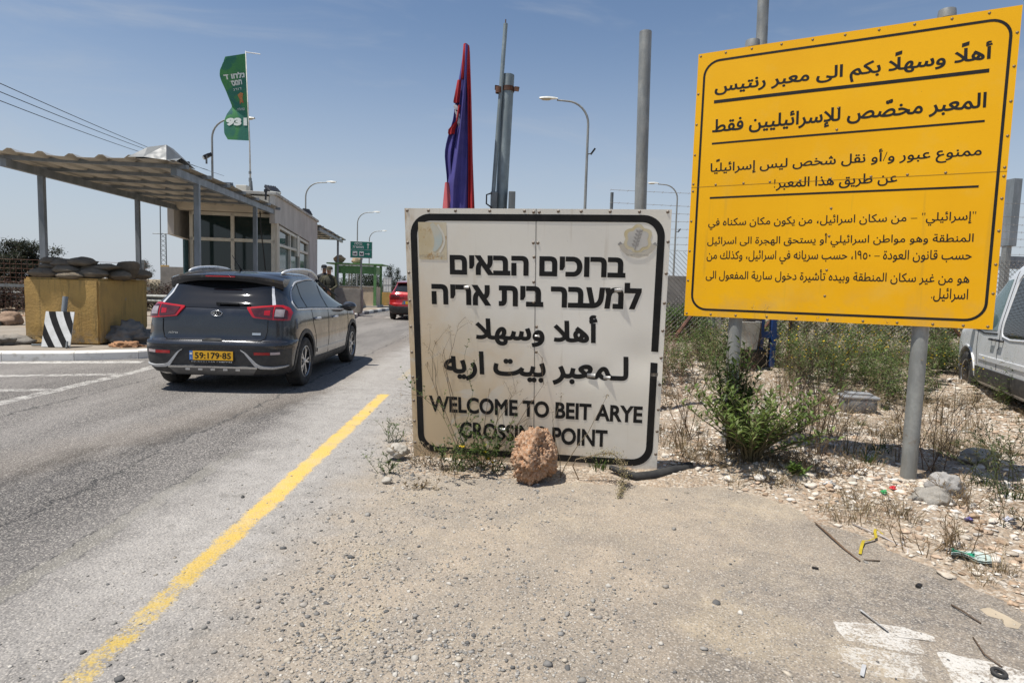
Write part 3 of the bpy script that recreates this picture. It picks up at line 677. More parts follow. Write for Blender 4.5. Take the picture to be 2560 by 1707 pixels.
# faded ministry sticker (upper left) and army crest (upper right)
k = NT('faded_sticker'); c = k.mix(k.ramp(k.noise(5, 5, .6), .35, .65), (.66, .58, .42), (.58, .47, .28)); c = k.mix(k.ramp(k.noise(9, 6, .7), .56, .66), c, (.42, .24, .08)); STK = k.out(c, .6)
mb = MB(); mb.grid([[Tw(.100+.212*i/4, 1.570+.270*j/4, -.0016) for i in range(5)] for j in range(5)]); stk = mb.build('sticker', STK, ws)
def ribbon_uv(pts, wd, off):
    rows = []
    for i, (u, v) in enumerate(pts):
        a = pts[max(i-1, 0)]; b = pts[min(i+1, len(pts)-1)]; t = Vector((b[0]-a[0], b[1]-a[1])).normalized(); w_ = wd[i] if isinstance(wd, list) else wd
        rows.append([Tw(u-t.y*w_, v+t.x*w_, off), Tw(u+t.y*w_, v-t.x*w_, off)])
    mb = MB(); mb.grid(rows); return mb
sw = [(.215+.035*sin(3.6*t-.4), 1.83-.20*t) for t in np.linspace(0, 1, 14)]
ribbon_uv(sw, [.010+.022*sin(pi*t) for t in np.linspace(.05, 1, 14)], -.0024).build('swirl', mat('faded_blue', (.50, .55, .50), (.58, .55, .44), 8, .6), ws)
ribbon_uv([(u+.045, v-.006) for u, v in sw], .007, -.0024).build('swirl', mat('faded_white', (.70, .66, .56), None, 8, .6), ws)
text_part('lettering', 'משרד הבטחון', (.102, .292, 1.582, 1.604), lambda u, v: Tw(u, v, -.0026), mat('faded_grey_ink', (.36, .32, .25), None, 8, .6), ws, .0, 'he')
ec = (1.677, 1.735)
def eshape(rf, n=64, off=-.0016):
    mb = MB(); pts = []
    for i in range(n):
        a = 2*pi*i/n; r = rf(a); pts.append(Tw(ec[0]+r*cos(a), ec[1]+r*sin(a), off))
    mb.add([Tw(*ec, off)]+pts, [(0, 1+i, 1+(i+1) % n) for i in range(n)]); return mb
star = lambda R, d: (lambda a: R*(1-d+d*abs(cos(3*(a-pi/2)))**1.5))
eshape(star(.105, .18)).build('crest', mat('crest_faded_gold', (.66, .58, .40), (.62, .52, .30), 12, .6), ws)
eshape(star(.080, .20), off=-.0021).build('crest', mat('crest_faded_grey', (.52, .50, .45), (.58, .55, .49), 12, .6), ws)
CRD = mat('crest_dark', (.33, .31, .28), None, 12, .6)
ribbon_uv([(1.660, 1.660), (1.672, 1.72), (1.690, 1.80)], .0045, -.0026).build('crest_sword', CRD, ws)
mb = MB()
for t in np.linspace(.15, .9, 5):
    for sg in (-1, 1):
        b = (1.657+.032*t, 1.665+.125*t); e = (b[0]+sg*.026, b[1]+.022); q = (b[0]+sg*.017, b[1]+.004)
        mb.add([Tw(*b, -.0026), Tw(*q, -.0026), Tw(*e, -.0026), Tw(b[0]+sg*.008, b[1]+.020, -.0026)], [(0, 1, 2, 3)])
mb.build('crest_branch', CRD, ws)
ribbon_uv([(ec[0]+.115*cos(a), ec[1]-.012+.098*sin(a)) for a in np.linspace(pi*1.08, pi*1.92, 18)], .017, -.0028).build('crest_ribbon', mat('crest_ribbon_cream', (.60, .55, .45), (.52, .47, .38), 14, .6), ws)
text_part('lettering', 'צבא הגנה לישראל', (1.60, 1.755, 1.619, 1.634), lambda u, v: Tw(u, v, -.0034), CRD, ws, 0, 'he')
for sg in (-1, 1): ribbon_uv([(ec[0]+sg*.100, ec[1]-.055), (ec[0]+sg*.128, ec[1]-.028)], .013, -.0022).build('crest_ribbon_end', CRD, ws)

# ---- yellow sign on two galvanised posts
Ym = frame_mat((1.524, 5.321, 1.187), (3.380, 4.280, 1.187), (1.550, 5.333, 3.365))
ys = empty('yellow_sign', (0, 0, 0), 0, 'large yellow sign with black Arabic lettering raised on two galvanised posts', 'sign'); ys.matrix_world = Ym
YW, YH = 2.128, 2.176
def ydef(u, v): return .004*sin(1.7*u+.5)*cos(2.1*v)+.003*sin(4*u+1.3*v)
Ty = lambda u, v, o=0: Vector((u, ydef(u, v)+o, v)); Tyl = lambda u, v: Ty(u, v, -.0012)
k = NT('yellow_sign_paint'); x_, y_, z_ = k.xyz()
c = k.mix(k.ramp(k.noise(.9, 3), .35, .65), (.82, .425, .004), (.77, .385, .003))
dr = k.math('MULTIPLY', k.math('MULTIPLY', k.ramp(k.noise(11, 3, .6, stretch=(1, 1, .05)), .62, .74), k.ramp(z_, .9, 1.1, 1, .1)), .3); c = k.mix(dr, c, (.40, .25, .03))
c = k.mix(k.ramp(k.noise(2.2, 6, .65), .52, .75, 0, .35), c, (.70, .44, .08)); c = k.mix(k.math('MULTIPLY', k.ramp(z_, .35, .0), k.ramp(k.noise(5, 5, .7), .4, .7, 0, .4)), c, (.45, .30, .12))
c = k.mix(k.ramp(k.noise(70, 2, .5), .75, .79, 0, .5), c, (.12, .07, .02))
YP = k.out(c, .48, 0, .22)
panel_mesh(YW, YH, .010, Ty, 50, 50).build('panel', YP, ys, smooth=30)
mb = MB(); band(mb, rrect(.048, 2.088, .050, 2.112, .13), rrect(.066, 2.070, .068, 2.094, .112), Tyl); mb.build('border', INK, ys)
L_ = [('أهلاً وسهلاً بكم الى معبر رنتيس', (.148, 1.985, 1.800, 1.985), .012), ('المعبر مخصّص للإسرائيليين فقط', (.146, 1.978, 1.482, 1.648), .010),
      ('ممنوع عبور و/أو نقل شخص ليس إسرائيليًا', (.150, 1.977, 1.165, 1.305), .004), ('عن طريق هذا المعبر!', (.652, 1.490, 1.018, 1.120), .004),
      ('"إسرائيلي" – من سكان اسرائيل، من يكون مكان سكناه في', (.158, 1.976, .725, .822), .0), ('المنطقة وهو مواطن اسرائيلي أو يستحق الهجرة الى اسرائيل', (.158, 1.975, .575, .682), .0),
      ('حسب قانون العودة – ١٩٥٠، حسب سريانه في اسرائيل، وكذلك من', (.160, 1.973, .445, .555), .0), ('هو من غير سكان المنطقة وبيده تأشيرة دخول سارية المفعول الى', (.162, 1.972, .300, .405), .0),
      ('اسرائيل.', (1.756, 1.972, .182, .282), .0)]
for s_, bx, bo_ in L_: text_part('lettering', s_, bx, Tyl, INK, ys, bo_*1.3+.010, 'ar')
for (u0, u1, v, h_) in ((.148, 1.978, 1.771, .026), (.150, 1.978, 1.433, .015), (.158, 1.977, .989, .015)):
    mb = MB(); mb.grid([[Ty(u0+(u1-u0)*i/30, v+d, -.0012) for i in range(31)] for d in (-h_/2, h_/2)]); mb.build('rule', INK, ys)
mb = MB(); mb.grid([[Ty(YW*i/40, 1.083+d, -.0012) for d in (-.0015, .0015)] for i in range(41)]); mb.build('seam', mat('seam_line', (.22, .12, .01)), ys)
BOLTY = mat('bolt_rusty', (.16, .09, .03), (.26, .2, .12), 25, .6, .4)
b0 = bolt_mesh(.0065); bo = None
pts = [(u, 2.155) for u in (.02, .22, .42, .64, .86, 1.08, 1.30, 1.52, 1.74, 1.95)]+[(u, .02) for u in (.02, .22, .42, .66, .88, 1.10, 1.34, 1.56, 1.78, 1.96, 2.10)]
pts += [(.016, v) for v in (.3, .55, .8, 1.05, 1.11, 1.35, 1.6, 1.85)]+[(2.112, v) for v in (.25, .45, .68, .9, 1.05, 1.11, 1.32, 1.55, 1.78, 2.0)]+[(u, 1.083+s_) for u in (.2, .42, .62, .84, 1.05, 1.32, 1.55, 1.78) for s_ in (.012,)]+[(1.07, v) for v in (1.46, 1.62, .87, .66, .4, .2)]
for u, v in pts:
    if bo is None: bo = b0.build('bolt', BOLTY, ys, smooth=True)
    else: bo = bo.copy(); col.objects.link(bo)
    bo.location = Ty(u, v, 0)
for u, lab in ((.41, 'left'), (1.715, 'right')):
    mb = MB(); g = Ym@Vector((u, .085, 0)); zb = -g.z-.05
    mb.tube([(u, .082, zb), (u, .082, 2.24)], .054, 20); mb.lathe([(.0, 2.262), (.054, 2.25), (.058, 2.22), (.058, 2.19)], 20, Matrix.Translation((u, .082, 0)))
    mb.lathe([(.056, .0), (.066, .0), (.066, .05), (.056, .05)], 20, Matrix.Translation((u, .082, .36))); mb.lathe([(.056, .0), (.066, .0), (.066, .05), (.056, .05)], 20, Matrix.Translation((u, .082, 1.86))); p_ = mb.build('post', STEEL, ys, smooth=40)
for v in (.35, 1.08, 1.85):
    mb = MB(); mb.box((YW/2, .020, v), (YW-.1, .02, .04)); mb.build('rail', STEEL_D, ys)
# ------------------------------------------------------------ vehicles
class Shell:
    """car body as a stack of rounded plan outlines; rows are (z, rear y, front y, half width)"""
    def __init__(s, rows, nr=7., nf=3.6, Lr=.55, Lf=.9):
        R = np.array(rows, float); n = len(R); t = np.arange(n); tt = np.linspace(0, n-1, (n-1)*10+1)
        def pch(y):
            d = np.diff(y); mm = np.zeros(n); mm[0], mm[-1] = d[0], d[-1]
            for i in range(1, n-1): mm[i] = 0 if d[i-1]*d[i] <= 0 else 2*d[i-1]*d[i]/(d[i-1]+d[i])
            i = np.minimum(tt.astype(int), n-2); u = tt-i
            return (1+2*u)*(1-u)**2*y[i]+u*(1-u)**2*mm[i]+u*u*(3-2*u)*y[i+1]+u*u*(u-1)*mm[i+1]
        s.z, s.r, s.f, s.w = [pch(R[:, j]) for j in range(4)]; s.nr, s.nf, s.Lr, s.Lf = nr, nf, Lr, Lf
    def at(s, z):
        r, f, w_ = np.interp(z, s.z, s.r), np.interp(z, s.z, s.f), np.interp(z, s.z, s.w)
        h = (f-r)/2; return r, f, w_, min(s.Lr, h), min(s.Lf, h)
    def side(s, y, z):
        r, f, w_, Lr, Lf = s.at(z)
        if y < r+Lr: t = min(1, (r+Lr-y)/Lr); return w_*(1-t**s.nr)**(1/s.nr)
        if y > f-Lf: t = min(1, (y-f+Lf)/Lf); return w_*(1-t**s.nf)**(1/s.nf)
        return w_
    def rear(s, x, z):
        r, f, w_, Lr, Lf = s.at(z); t = min(1, abs(x)/w_); return r+Lr-Lr*(1-t**s.nr)**(1/s.nr)
    def front(s, x, z):
        r, f, w_, Lr, Lf = s.at(z); t = min(1, abs(x)/w_); return f-Lf+Lf*(1-t**s.nf)**(1/s.nf)
    def ring(s, z, n=40):
        r, f, w_, Lr, Lf = s.at(z); a = np.linspace(0, pi/2, 60)
        x1 = w_*np.sin(a)**(2/s.nr); y1 = r+Lr-Lr*np.cos(a)**(2/s.nr)
        x2 = w_*np.cos(a)**(2/s.nf); y2 = f-Lf+Lf*np.sin(a)**(2/s.nf)
        X = np.concatenate([x1, x2]); Y = np.concatenate([y1, y2]); L = np.concatenate([[0], np.cumsum(np.hypot(np.diff(X), np.diff(Y)))])
        q = np.linspace(0, L[-1], n); X = np.interp(q, L, X); Y = np.interp(q, L, Y)
        return [(x, y, z) for x, y in zip(X, Y)]+[(-x, y, z) for x, y in zip(X[-2:0:-1], Y[-2:0:-1])]
    def mesh(s, arches=(), rad=.37, inner=.60):
        mb = MB(); rings = [s.ring(z) for z in s.z]; n = len(rings[0]); vs = [p for r in rings for p in r]
        fs = [(i*n+j, i*n+(j+1) % n, (i+1)*n+(j+1) % n, (i+1)*n+j) for i in range(len(rings)-1) for j in range(n)]
        fs += [tuple(range(n-1, -1, -1)), tuple((len(rings)-1)*n+j for j in range(n))]; mb.add(vs, fs)
        me = bpy.data.meshes.new('shell'); me.from_pydata(mb.v, [], mb.f); o = bpy.data.objects.new('shell', me); col.objects.link(o); cuts = []
        for y, z in arches:
            for sg in (-1, 1):
                c = MB(); M_ = Matrix.Translation((sg*inner, y, z)) @ Matrix.Rotation(radians(90)*sg, 4, 'Y')
                c.lathe([(0, 0), (rad, 0), (rad, .8), (0, .8)], 40, M_); me2 = bpy.data.meshes.new('c'); me2.from_pydata(c.v, [], c.f); 
                b2 = bmesh.new(); b2.from_mesh(me2); bmesh.ops.remove_doubles(b2, verts=b2.verts[:], dist=1e-5); bmesh.ops.recalc_face_normals(b2, faces=b2.faces[:]); b2.to_mesh(me2); b2.free()
                co = bpy.data.objects.new('c', me2); col.objects.link(co); md = o.modifiers.new('b', 'BOOLEAN'); md.object = co; md.operation = 'DIFFERENCE'; md.solver = 'EXACT'; cuts.append(co)
        dg = bpy.context.evaluated_depsgraph_get(); dg.update(); out = bpy.data.meshes.new_from_object(o.evaluated_get(dg))
        bpy.data.objects.remove(o)
        for c in cuts: bpy.data.objects.remove(c)
        return out
def resamp(poly, n):
    p = np.array(poly, float); L = np.concatenate([[0], np.cumsum(np.hypot(*np.diff(p, axis=0).T))]); q = np.linspace(0, L[-1], n)
    return np.stack([np.interp(q, L, p[:, 0]), np.interp(q, L, p[:, 1])], 1)
def skin(name, lo, hi, fn, mt, parent, off=.004, n=14, m_=6, rim=.02, flip=False, smooth=40):
    "panel between two outlines laid on a body surface, standing off by off metres with a rim going back in"
    A, B = resamp(lo, n), resamp(hi, n); g = []
    for j in range(m_):
        f = j/(m_-1); g.append([fn(*(A[i]*(1-f)+B[i]*f)) for i in range(n)])
    g = np.array(g); du = np.gradient(g, axis=1); dv = np.gradient(g, axis=0); nn = np.cross(du, dv); nn /= np.maximum(np.linalg.norm(nn, axis=-1, keepdims=True), 1e-9)
    if flip: nn = -nn
    top = g+nn*off; mb = MB(); mb.grid([[Vector(p) for p in r] for r in top], flip=flip)
    if rim:
        bot = g+nn*(off-rim); E = [(0, i) for i in range(n)]+[(j, n-1) for j in range(1, m_)]+[(m_-1, i) for i in range(n-2, -1, -1)]+[(j, 0) for j in range(m_-2, 0, -1)]
        a = [Vector(top[e]) for e in E]+[Vector(top[E[0]])]; b = [Vector(bot[e]) for e in E]+[Vector(bot[E[0]])]; mb.grid([a, b], flip=flip)
    return mb.build(name, mt, parent, smooth=smooth)
def line_on(name, pts, fn, mt, parent, r=.005, off=.002):
    out = []
    P2 = np.array(pts, float)
    for a, b in zip(P2[:-1], P2[1:]):
        k_ = max(1, int(np.hypot(*(b-a))/.04)); out += [a+(b-a)*i/k_ for i in range(k_)]
    out.append(P2[-1]); mb = MB(); mb.tube([fn(*q) for q in out], r, 6); return mb.build(name, mt, parent, smooth=True)
TYRE = mat('tyre', (.022, .022, .023), (.05, .047, .042), 14, .85, 0, .2, 90)
ALLOY = mat('alloy_rim', (.50, .51, .52), None, 5, .3, .85); RIM_D = mat('rim_recess', (.02, .02, .022), None, 5, .5)
CHROME = mat('satin_chrome', (.62, .63, .64), None, 5, .22, .9, rvar=.05)
BRIGHT = mat('bright_trim', (.62, .63, .64), (.54, .55, .56), 9, .32, .35)
TRIM = mat('trim_plastic', (.030, .031, .033), (.055, .053, .05), 9, .6)
GAP = mat('panel_gap', (.004, .004, .004), None, 5, .8)
REDL = mat('red_lens', (.45, .008, .012), (.36, .006, .01), 6, .12, 0, spec=.6, rvar=.03, coat=.5)
REDD = mat('dark_lens', (.05, .010, .012), (.09, .022, .022), 12, .15, 0, rvar=.03, coat=.5); CLEARL = mat('clear_lens', (.42, .36, .36), (.30, .25, .26), 14, .15, .2, rvar=.03)
def wheel(parent, x, y, R=.326, wd=.205, style='alloy', spokes=5):
    sg = 1 if x > 0 else -1
    w_ = empty('wheel', (x, y, R), 0); w_.parent = parent
    Mx = Matrix.Rotation(radians(90)*sg, 4, 'Y'); rr = R*.625
    mb = MB(); h = wd/2
    mb.lathe([(rr, -h*.9), (R*.86, -h), (R*.96, -h*.86), (R, -h*.6), (R, h*.6), (R*.96, h*.88), (R*.90, h*.98), (R*.80, h*1.0), (rr*1.03, h*.92), (rr, h*.8)], 48, Mx); mb.build('tyre', TYRE, w_, smooth=35)
    mb = MB()
    mb.lathe([(rr*1.01, h*.86), (rr*.97, h*.9), (rr*.93, h*.85), (rr*.91, h*.3), (rr*.90, -h*.5), (0, -h*.5)], 40, Mx, 1)
    mb.lathe([(rr*1.02, h*.80), (rr*1.02, h*.92), (rr*.965, h*.94), (rr*.94, h*.84)], 40, Mx, 0)
    if style == 'alloy':
        for k_ in range(spokes):
            a = 2*pi*k_/spokes+.3
            for da, i0 in ((-.16, .0), (.16, .0)):
                pl = [(.10*rr, -.10*rr), (.35*rr, -.05*rr+da*.25*rr), (.95*rr, da*1.05*rr-.075*rr), (.955*rr, da*1.05*rr+.075*rr), (.35*rr, .05*rr+da*.25*rr), (.10*rr, .10*rr)]
                mb.prism([(p*cos(a)-q*sin(a), p*sin(a)+q*cos(a)) for p, q in pl], h*.42, h*(.80 if da < 0 else .81), Mx, 0)
        mb.lathe([(0, h*.86), (rr*.13, h*.86), (rr*.17, h*.80), (rr*.22, h*.6), (rr*.22, h*.3)], 20, Mx, 0)
    else:
        mb.lathe([(rr*.93, h*.80), (rr*.75, h*.62), (rr*.60, h*.66), (rr*.42, h*.78), (rr*.22, h*.80), (0, h*.80)], 36, Mx, 1)
        for k_ in range(10): mb.lathe([(0, h*.70), (rr*.05, h*.70), (rr*.06, h*.6)], 8, Mx@Matrix.Translation((rr*.80*cos(k_*.628), rr*.80*sin(k_*.628), .001*k_)), 0)
    mb.build('rim', (ALLOY, RIM_D), w_, smooth=30); return w_
def car_paint(name, c, c2, metal=.45, rough=.32):
    k = NT(name); n = k.noise(260, 2, .5); cc = k.mix(k.ramp(n, .4, .6), c, c2)
    dust = k.ramp(k.noise(3.5, 6, .65), .5, .8, 0, .06); z_ = k.xyz()[2]; dd = k.math('ADD', dust, k.ramp(z_, .25, .6, .08, 0)); cc = k.mix(dd, cc, (.30, .27, .23))
    k.out(cc, k.ramp(k.noise(4, 5), .35, .7, rough-.05, rough+.1), metal, .5); k.bsdf.inputs['Coat Weight'].default_value = 1; k.bsdf.inputs['Coat Roughness'].default_value = .045; return k.mat

# ---- dark grey crossover, seen from behind
PAINT = car_paint('graphite_car_paint', (.034, .036, .043), (.024, .026, .031), .45, .30)
car = empty('parked_car', (-3.60, 9.62, 0), radians(1.2), 'dark grey crossover car with yellow number plate seen from behind on the road', 'car')
car.name = 'crossover_car'
KS = Shell([(.20, -1.98, 2.02, .80), (.26, -2.06, 2.12, .855), (.36, -2.11, 2.18, .885), (.50, -2.128, 2.20, .898), (.585, -2.135, 2.20, .903), (.625, -2.118, 2.195, .902), (.650, -2.075, 2.19, .900), (.70, -2.058, 2.17, .899),
  (.80, -2.048, 2.12, .897), (.90, -2.036, 2.02, .889), (.96, -2.026, 1.72, .880), (1.01, -2.008, 1.30, .864), (1.06, -1.978, 1.06, .838), (1.12, -1.925, .90, .798), (1.20, -1.845, .70, .755), (1.30, -1.775, .46, .722), (1.38, -1.715, .27, .695),
  (1.43, -1.660, .12, .675), (1.465, -1.58, -.02, .645), (1.495, -1.42, -.20, .585), (1.515, -1.15, -.38, .49), (1.527, -.86, -.50, .33)], nr=5.0, Lr=.62)
me = KS.mesh([(-1.35, .335), (1.35, .335)], .375, .62); me.materials.append(PAINT); me.shade_smooth(); me.set_sharp_from_angle(angle=radians(38))
body = bpy.data.objects.new('body', me); col.objects.link(body); body.parent = car
S = lambda sg: (lambda y, z: (sg*KS.side(y, z), y, z)); Rr = lambda x, z: (x, KS.rear(x, z), z)
mb = MB(); mb.box((0, 0, .33), (1.25, 3.6, .30)); mb.build('underbody', BLACK, car)
for x, y in ((.80, -1.35), (-.80, -1.35), (.80, 1.35), (-.80, 1.35)): wheel(car, x, y)
for sg in (-1, 1):
    fl = sg < 0
    # black cladding: arches and sills
    for yc in (-1.35, 1.35):
        a = np.linspace(radians(-12), radians(192), 26)
        skin('wheel_arch_trim', [(yc+.372*cos(t), .335+.372*sin(t)) for t in a], [(yc+.435*cos(t), .335+.428*sin(t)) for t in a], S(sg), TRIM, car, .007, 26, 3, .03, flip=sg > 0)
    skin('sill_trim', [(-.98, .215), (.98, .215)], [(-.95, .335), (.95, .335)], S(sg), TRIM, car, .008, 20, 4, .02, flip=fl)
    # side glazing: rear quarter, rear door, front door
    top = lambda y: float(np.interp(y, [-1.62, -1.45, -1.2, -.7, -.2, .2, .5, .8, 1.02], [1.10, 1.27, 1.36, 1.405, 1.410, 1.375, 1.285, 1.135, .995]))
    bot = lambda y: float(np.interp(y, [-1.62, -1.0, 0, 1.02], [1.045, 1.035, 1.005, .965]))
    GL = glass('side_glass', (.014, .016, .019), .04)
    panes = [(-1.56, -1.20), (-1.155, -.24), (-.17, .92)]
    for i_, (a, b) in enumerate(panes):
        ys_ = np.linspace(a, b, 16)
        gm = DARKGLASS if i_ < 2 else glass('front_side_glass', (.03, .045, .05), .03)
        skin('side_window', [(y, bot(y)) for y in ys_], [(y, top(y)-.012) for y in ys_], S(sg), gm, car, .006, 16, 6, .012, flip=fl)
    ys_ = np.linspace(-1.60, .99, 30)
    skin('window_surround', [(y, bot(y)-.018) for y in ys_], [(y, top(y)+.01) for y in ys_], S(sg), BLACK, car, .003, 30, 6, .01, flip=fl)
    loop = [(y, top(y)+.012) for y in np.linspace(1.0, -1.62, 34)]+[(-1.635, 1.06), (-1.60, bot(-1.6)-.022)]+[(y, bot(y)-.022) for y in np.linspace(-1.5, .99, 18)]
    line_on('chrome_window_line', loop, S(sg), BRIGHT, car, .0125)
    # doors: shut lines and handles
    for ln in ([(-.20, .975), (-.215, .70), (-.22, .345)], [(-1.02, 1.0), (-1.0, .82), (-.90, .66), (-.88, .50), (-.90, .345)], [(1.0, .93), (1.03, .72), (.96, .50), (.94, .345)]): line_on('door_gap', ln, S(sg), GAP, car, .0042)
    for yh, zh in ((-.93, .875), (.03, .855)):
        mb = MB(); pts = [Vector((sg*(KS.side(y, zh)+d), y, zh+.004*sin(i))) for i, (y, d) in enumerate([(yh, .002), (yh+.03, .028), (yh+.17, .030), (yh+.21, .002)])]
        mb.tube(pts, [.012, .019, .019, .012], 10); mb.build('door_handle', BRIGHT, car, smooth=True)
    # crease catching light low on the doors
    skin('door_crease', [(-.82, .400), (.85, .395)], [(-.82, .452), (.85, .44)], S(sg), PAINT, car, .010, 24, 4, .02, flip=fl)
    # mirror
    mr_ = empty('mirror', (0, 0, 0)); mr_.parent = car
    mb = MB(); c_ = Vector((sg*.965, .80, 1.00)); mb.lathe([(0, -.085), (.055, -.08), (.085, -.05), (.095, 0), (.092, .04), (.0, .045)], 20, Matrix.Translation(c_)@Matrix.Rotation(radians(90), 4, 'X')@Matrix.Diagonal((1.25, .82, -1, 1))); mb.build('mirror_shell', PAINT, mr_, smooth=40)
    mb = MB(); mb.lathe([(0, 0), (.082, 0), (.085, .003)], 20, Matrix.Translation(c_+Vector((0, -.047, 0)))@Matrix.Rotation(radians(90), 4, 'X')@Matrix.Diagonal((1.22, .78, 1, 1))); mb.build('mirror_glass', glass('mirror_glass', (.05, .06, .06), .02), mr_)
    mb = MB(); mb.tube([(sg*.86, .86, .975), (sg*.95, .82, .965)], .022, 8); mb.build('mirror_stalk', BLACK, mr_)
    # silver roof rail
    ry = np.linspace(-1.42, .22, 16); pts = []
    for i, y in enumerate(ry):
        t = i/15; zc = float(np.interp(y, [-1.42, -1.1, -.6, -.2, .22], [1.470, 1.498, 1.514, 1.502, 1.425])); pts.append(Vector((sg*(.60+.03*sin(pi*t)), y, zc+.034*sin(pi*min(1, max(0, t)))**.4+.008)))
    mb = MB(); mb.tube(pts, [.012]+[.023]*14+[.012], 8); mb.build('roof_rail', BRIGHT, car, smooth=True)
    # tail light: bright red frame, dark lens, clear reversing lamp
    fnR = Rr; X = lambda q: [(sg*x, z) for x, z in q]
    fr_lo = [(.375, 1.030), (.40, 1.000), (.455, .925), (.66, .903), (.78, .893), (.848, .895)]; fr_hi = [(.375, 1.045), (.52, 1.060), (.70, 1.076), (.76, 1.074), (.822, 1.045), (.855, .985)]
    skin('tail_light', X(fr_lo), X(fr_hi), fnR, REDL, car, .016, 20, 8, .03, flip=fl)
    in_lo = [(.425, 1.020), (.478, .945), (.655, .922), (.675, .922)]; in_hi = [(.425, 1.030), (.54, 1.040), (.655, 1.052), (.675, 1.053)]
    skin('tail_lens', X(in_lo), X(in_hi), fnR, REDD, car, .021, 14, 6, .012, flip=fl)
    skin('reversing_lamp', X([(.692, .920), (.78, .912), (.825, .912)]), X([(.692, 1.052), (.75, 1.052), (.815, 1.008)]), fnR, REDD, car, .021, 12, 6, .012, flip=fl)
    skin('reversing_lens', X([(.700, .940), (.790, .935)]), X([(.700, 1.025), (.790, 1.02)]), fnR, CLEARL, car, .023, 8, 4, .006, flip=fl)
    skin('brake_lens', X([(.585, .955), (.650, .950)]), X([(.585, 1.005), (.650, 1.010)]), fnR, REDL, car, .0235, 6, 4, .006, flip=fl)
    skin('reflector', X([(.50, .478), (.68, .478)]), X([(.50, .512), (.68, .512)]), fnR, REDL, car, .012, 10, 3, .01, flip=fl)
    skin('reflector_clear', X([(.685, .482), (.785, .486)]), X([(.685, .512), (.785, .516)]), fnR, mat('clear_reflector', (.55, .45, .44), None, 5, .3), car, .012, 8, 3, .01, flip=fl)
    # silver bumper fins
    skin('bumper_fin', X([(.355, .525), (.385, .505), (.50, .345), (.56, .315), (.70, .308), (.80, .325), (.845, .338)]), X([(.345, .540), (.41, .500), (.525, .372), (.58, .345), (.70, .335), (.80, .340), (.85, .346)]), fnR, BRIGHT, car, .020, 26, 4, .03, flip=fl)
    # bright pillar beside the rear window
    skin('rear_pillar_trim', X([(.655, 1.075), (.605, 1.20), (.565, 1.36)]), X([(.690, 1.080), (.632, 1.205), (.588, 1.36)]), fnR, BRIGHT, car, .010, 14, 3, .012, flip=not fl)
    mb = MB(); sp_ = [Vector((sg*x, KS.rear(x, .28)-.02, .268)) for x in (0,)]
    line_on('tailgate_gap', X([(.632, .892), (.630, .76), (.605, .672), (.56, .648)]), fnR, GAP, car, .0045)
line_on('tailgate_gap', [(-.56, .648), (.56, .648)], Rr, GAP, car, .0045)
# lower black bumper skin with silver skid plate
skin('bumper_skin', [(-.86, .24), (0, .225), (.86, .24)], [(-.885, .545), (0, .560), (.885, .545)], Rr, TRIM, car, .006, 44, 8, .02)
skin('skid_plate', [(-.46, .235), (0, .228), (.46, .235)], [(-.53, .318), (0, .322), (.53, .318)], Rr, mat('skid_silver', (.17, .17, .17), (.13, .13, .13), 9, .45, .5), car, .022, 20, 4, .03)
skin('skid_edge', [(-.53, .316), (0, .320), (.53, .316)], [(-.53, .338), (0, .342), (.53, .338)], Rr, CHROME, car, .028, 20, 3, .03)
for i in range(5): mb = MB(); mb.box((-.30+.15*i, KS.rear(0, .29)-.024, .292), (.055, .012, .035), bev=.006); mb.build('skid_stud', CHROME, car)
skin('bumper_shelf', [(-.80, .588), (0, .592), (.80, .588)], [(-.80, .622), (0, .626), (.80, .622)], Rr, PAINT, car, .016, 40, 4, .03)
skin('latch_recess', [(-.12, .628), (.12, .628)], [(-.085, .656), (.085, .656)], Rr, GAP, car, .020, 8, 3, .02)
# rear window, spoiler, wiper, antenna
skin('rear_window', [(-.685, 1.050), (-.35, 1.034), (0, 1.030), (.35, 1.034), (.685, 1.050)], [(-.575, 1.385), (0, 1.40), (.575, 1.385)], Rr, glass('rear_glass', (.010, .011, .013), .03), car, .006, 30, 10, .015)
mb = MB(); xs = np.linspace(-.70, .70, 27); rows = [[], [], [], [], []]
for x in xs:
    t = abs(x)/.70; yb = -1.86+.18*t**2.5; dz = -.055*t**3; zt = KS_z = 1.452+dz*.7
    rows[0].append(Vector((x, yb+.30, 1.475+dz*1.2))); rows[1].append(Vector((x, yb+.06, 1.462+dz))); rows[2].append(Vector((x, yb, 1.436+dz))); rows[3].append(Vector((x, yb+.015, 1.398+dz*1.3-.012*t))); rows[4].append(Vector((x, yb+.14, 1.392+dz*1.3-.02*t)))
mb.grid(rows, flip=True)
for s_ in (0, -1): mb.add([r[s_] for r in rows], [(0, 1, 2, 3, 4)])
mb.build('spoiler', PAINT, car, smooth=50)
mb = MB(); xs = np.linspace(-.705, .705, 27); rows = [[], [], []]
for x in xs:
    t = abs(x)/.705; rows[0].append(Vector((x, -1.852+.185*t**2.5, 1.402-.065*t**3))); rows[1].append(Vector((x, -1.845+.185*t**2.5, 1.372-.080*t**3+.03*(1-t)**.5*0-.022*t**2))); rows[2].append(Vector((x, -1.70+.10*t**2.5, 1.372-.080*t**3-.022*t**2)))
mb.grid(rows, flip=True); mb.build('spoiler_lip', BLACK, car, smooth=50)
mb = MB(); mb.box((0, -1.871, 1.418), (.36, .012, .014), bev=.003); mb.build('brake_light_strip', REDL, car)
wp = empty('rear_wiper', (0, 0, 0)); wp.parent = car; yw_ = KS.rear(0, 1.085)-.02
mb = MB(); mb.lathe([(0, .03), (.026, .03), (.030, 0)], 14, Matrix.Translation((.02, yw_+.02, 1.078))@Matrix.Rotation(radians(90), 4, 'X')); mb.build('wiper_pivot', BLACK, wp, smooth=40)
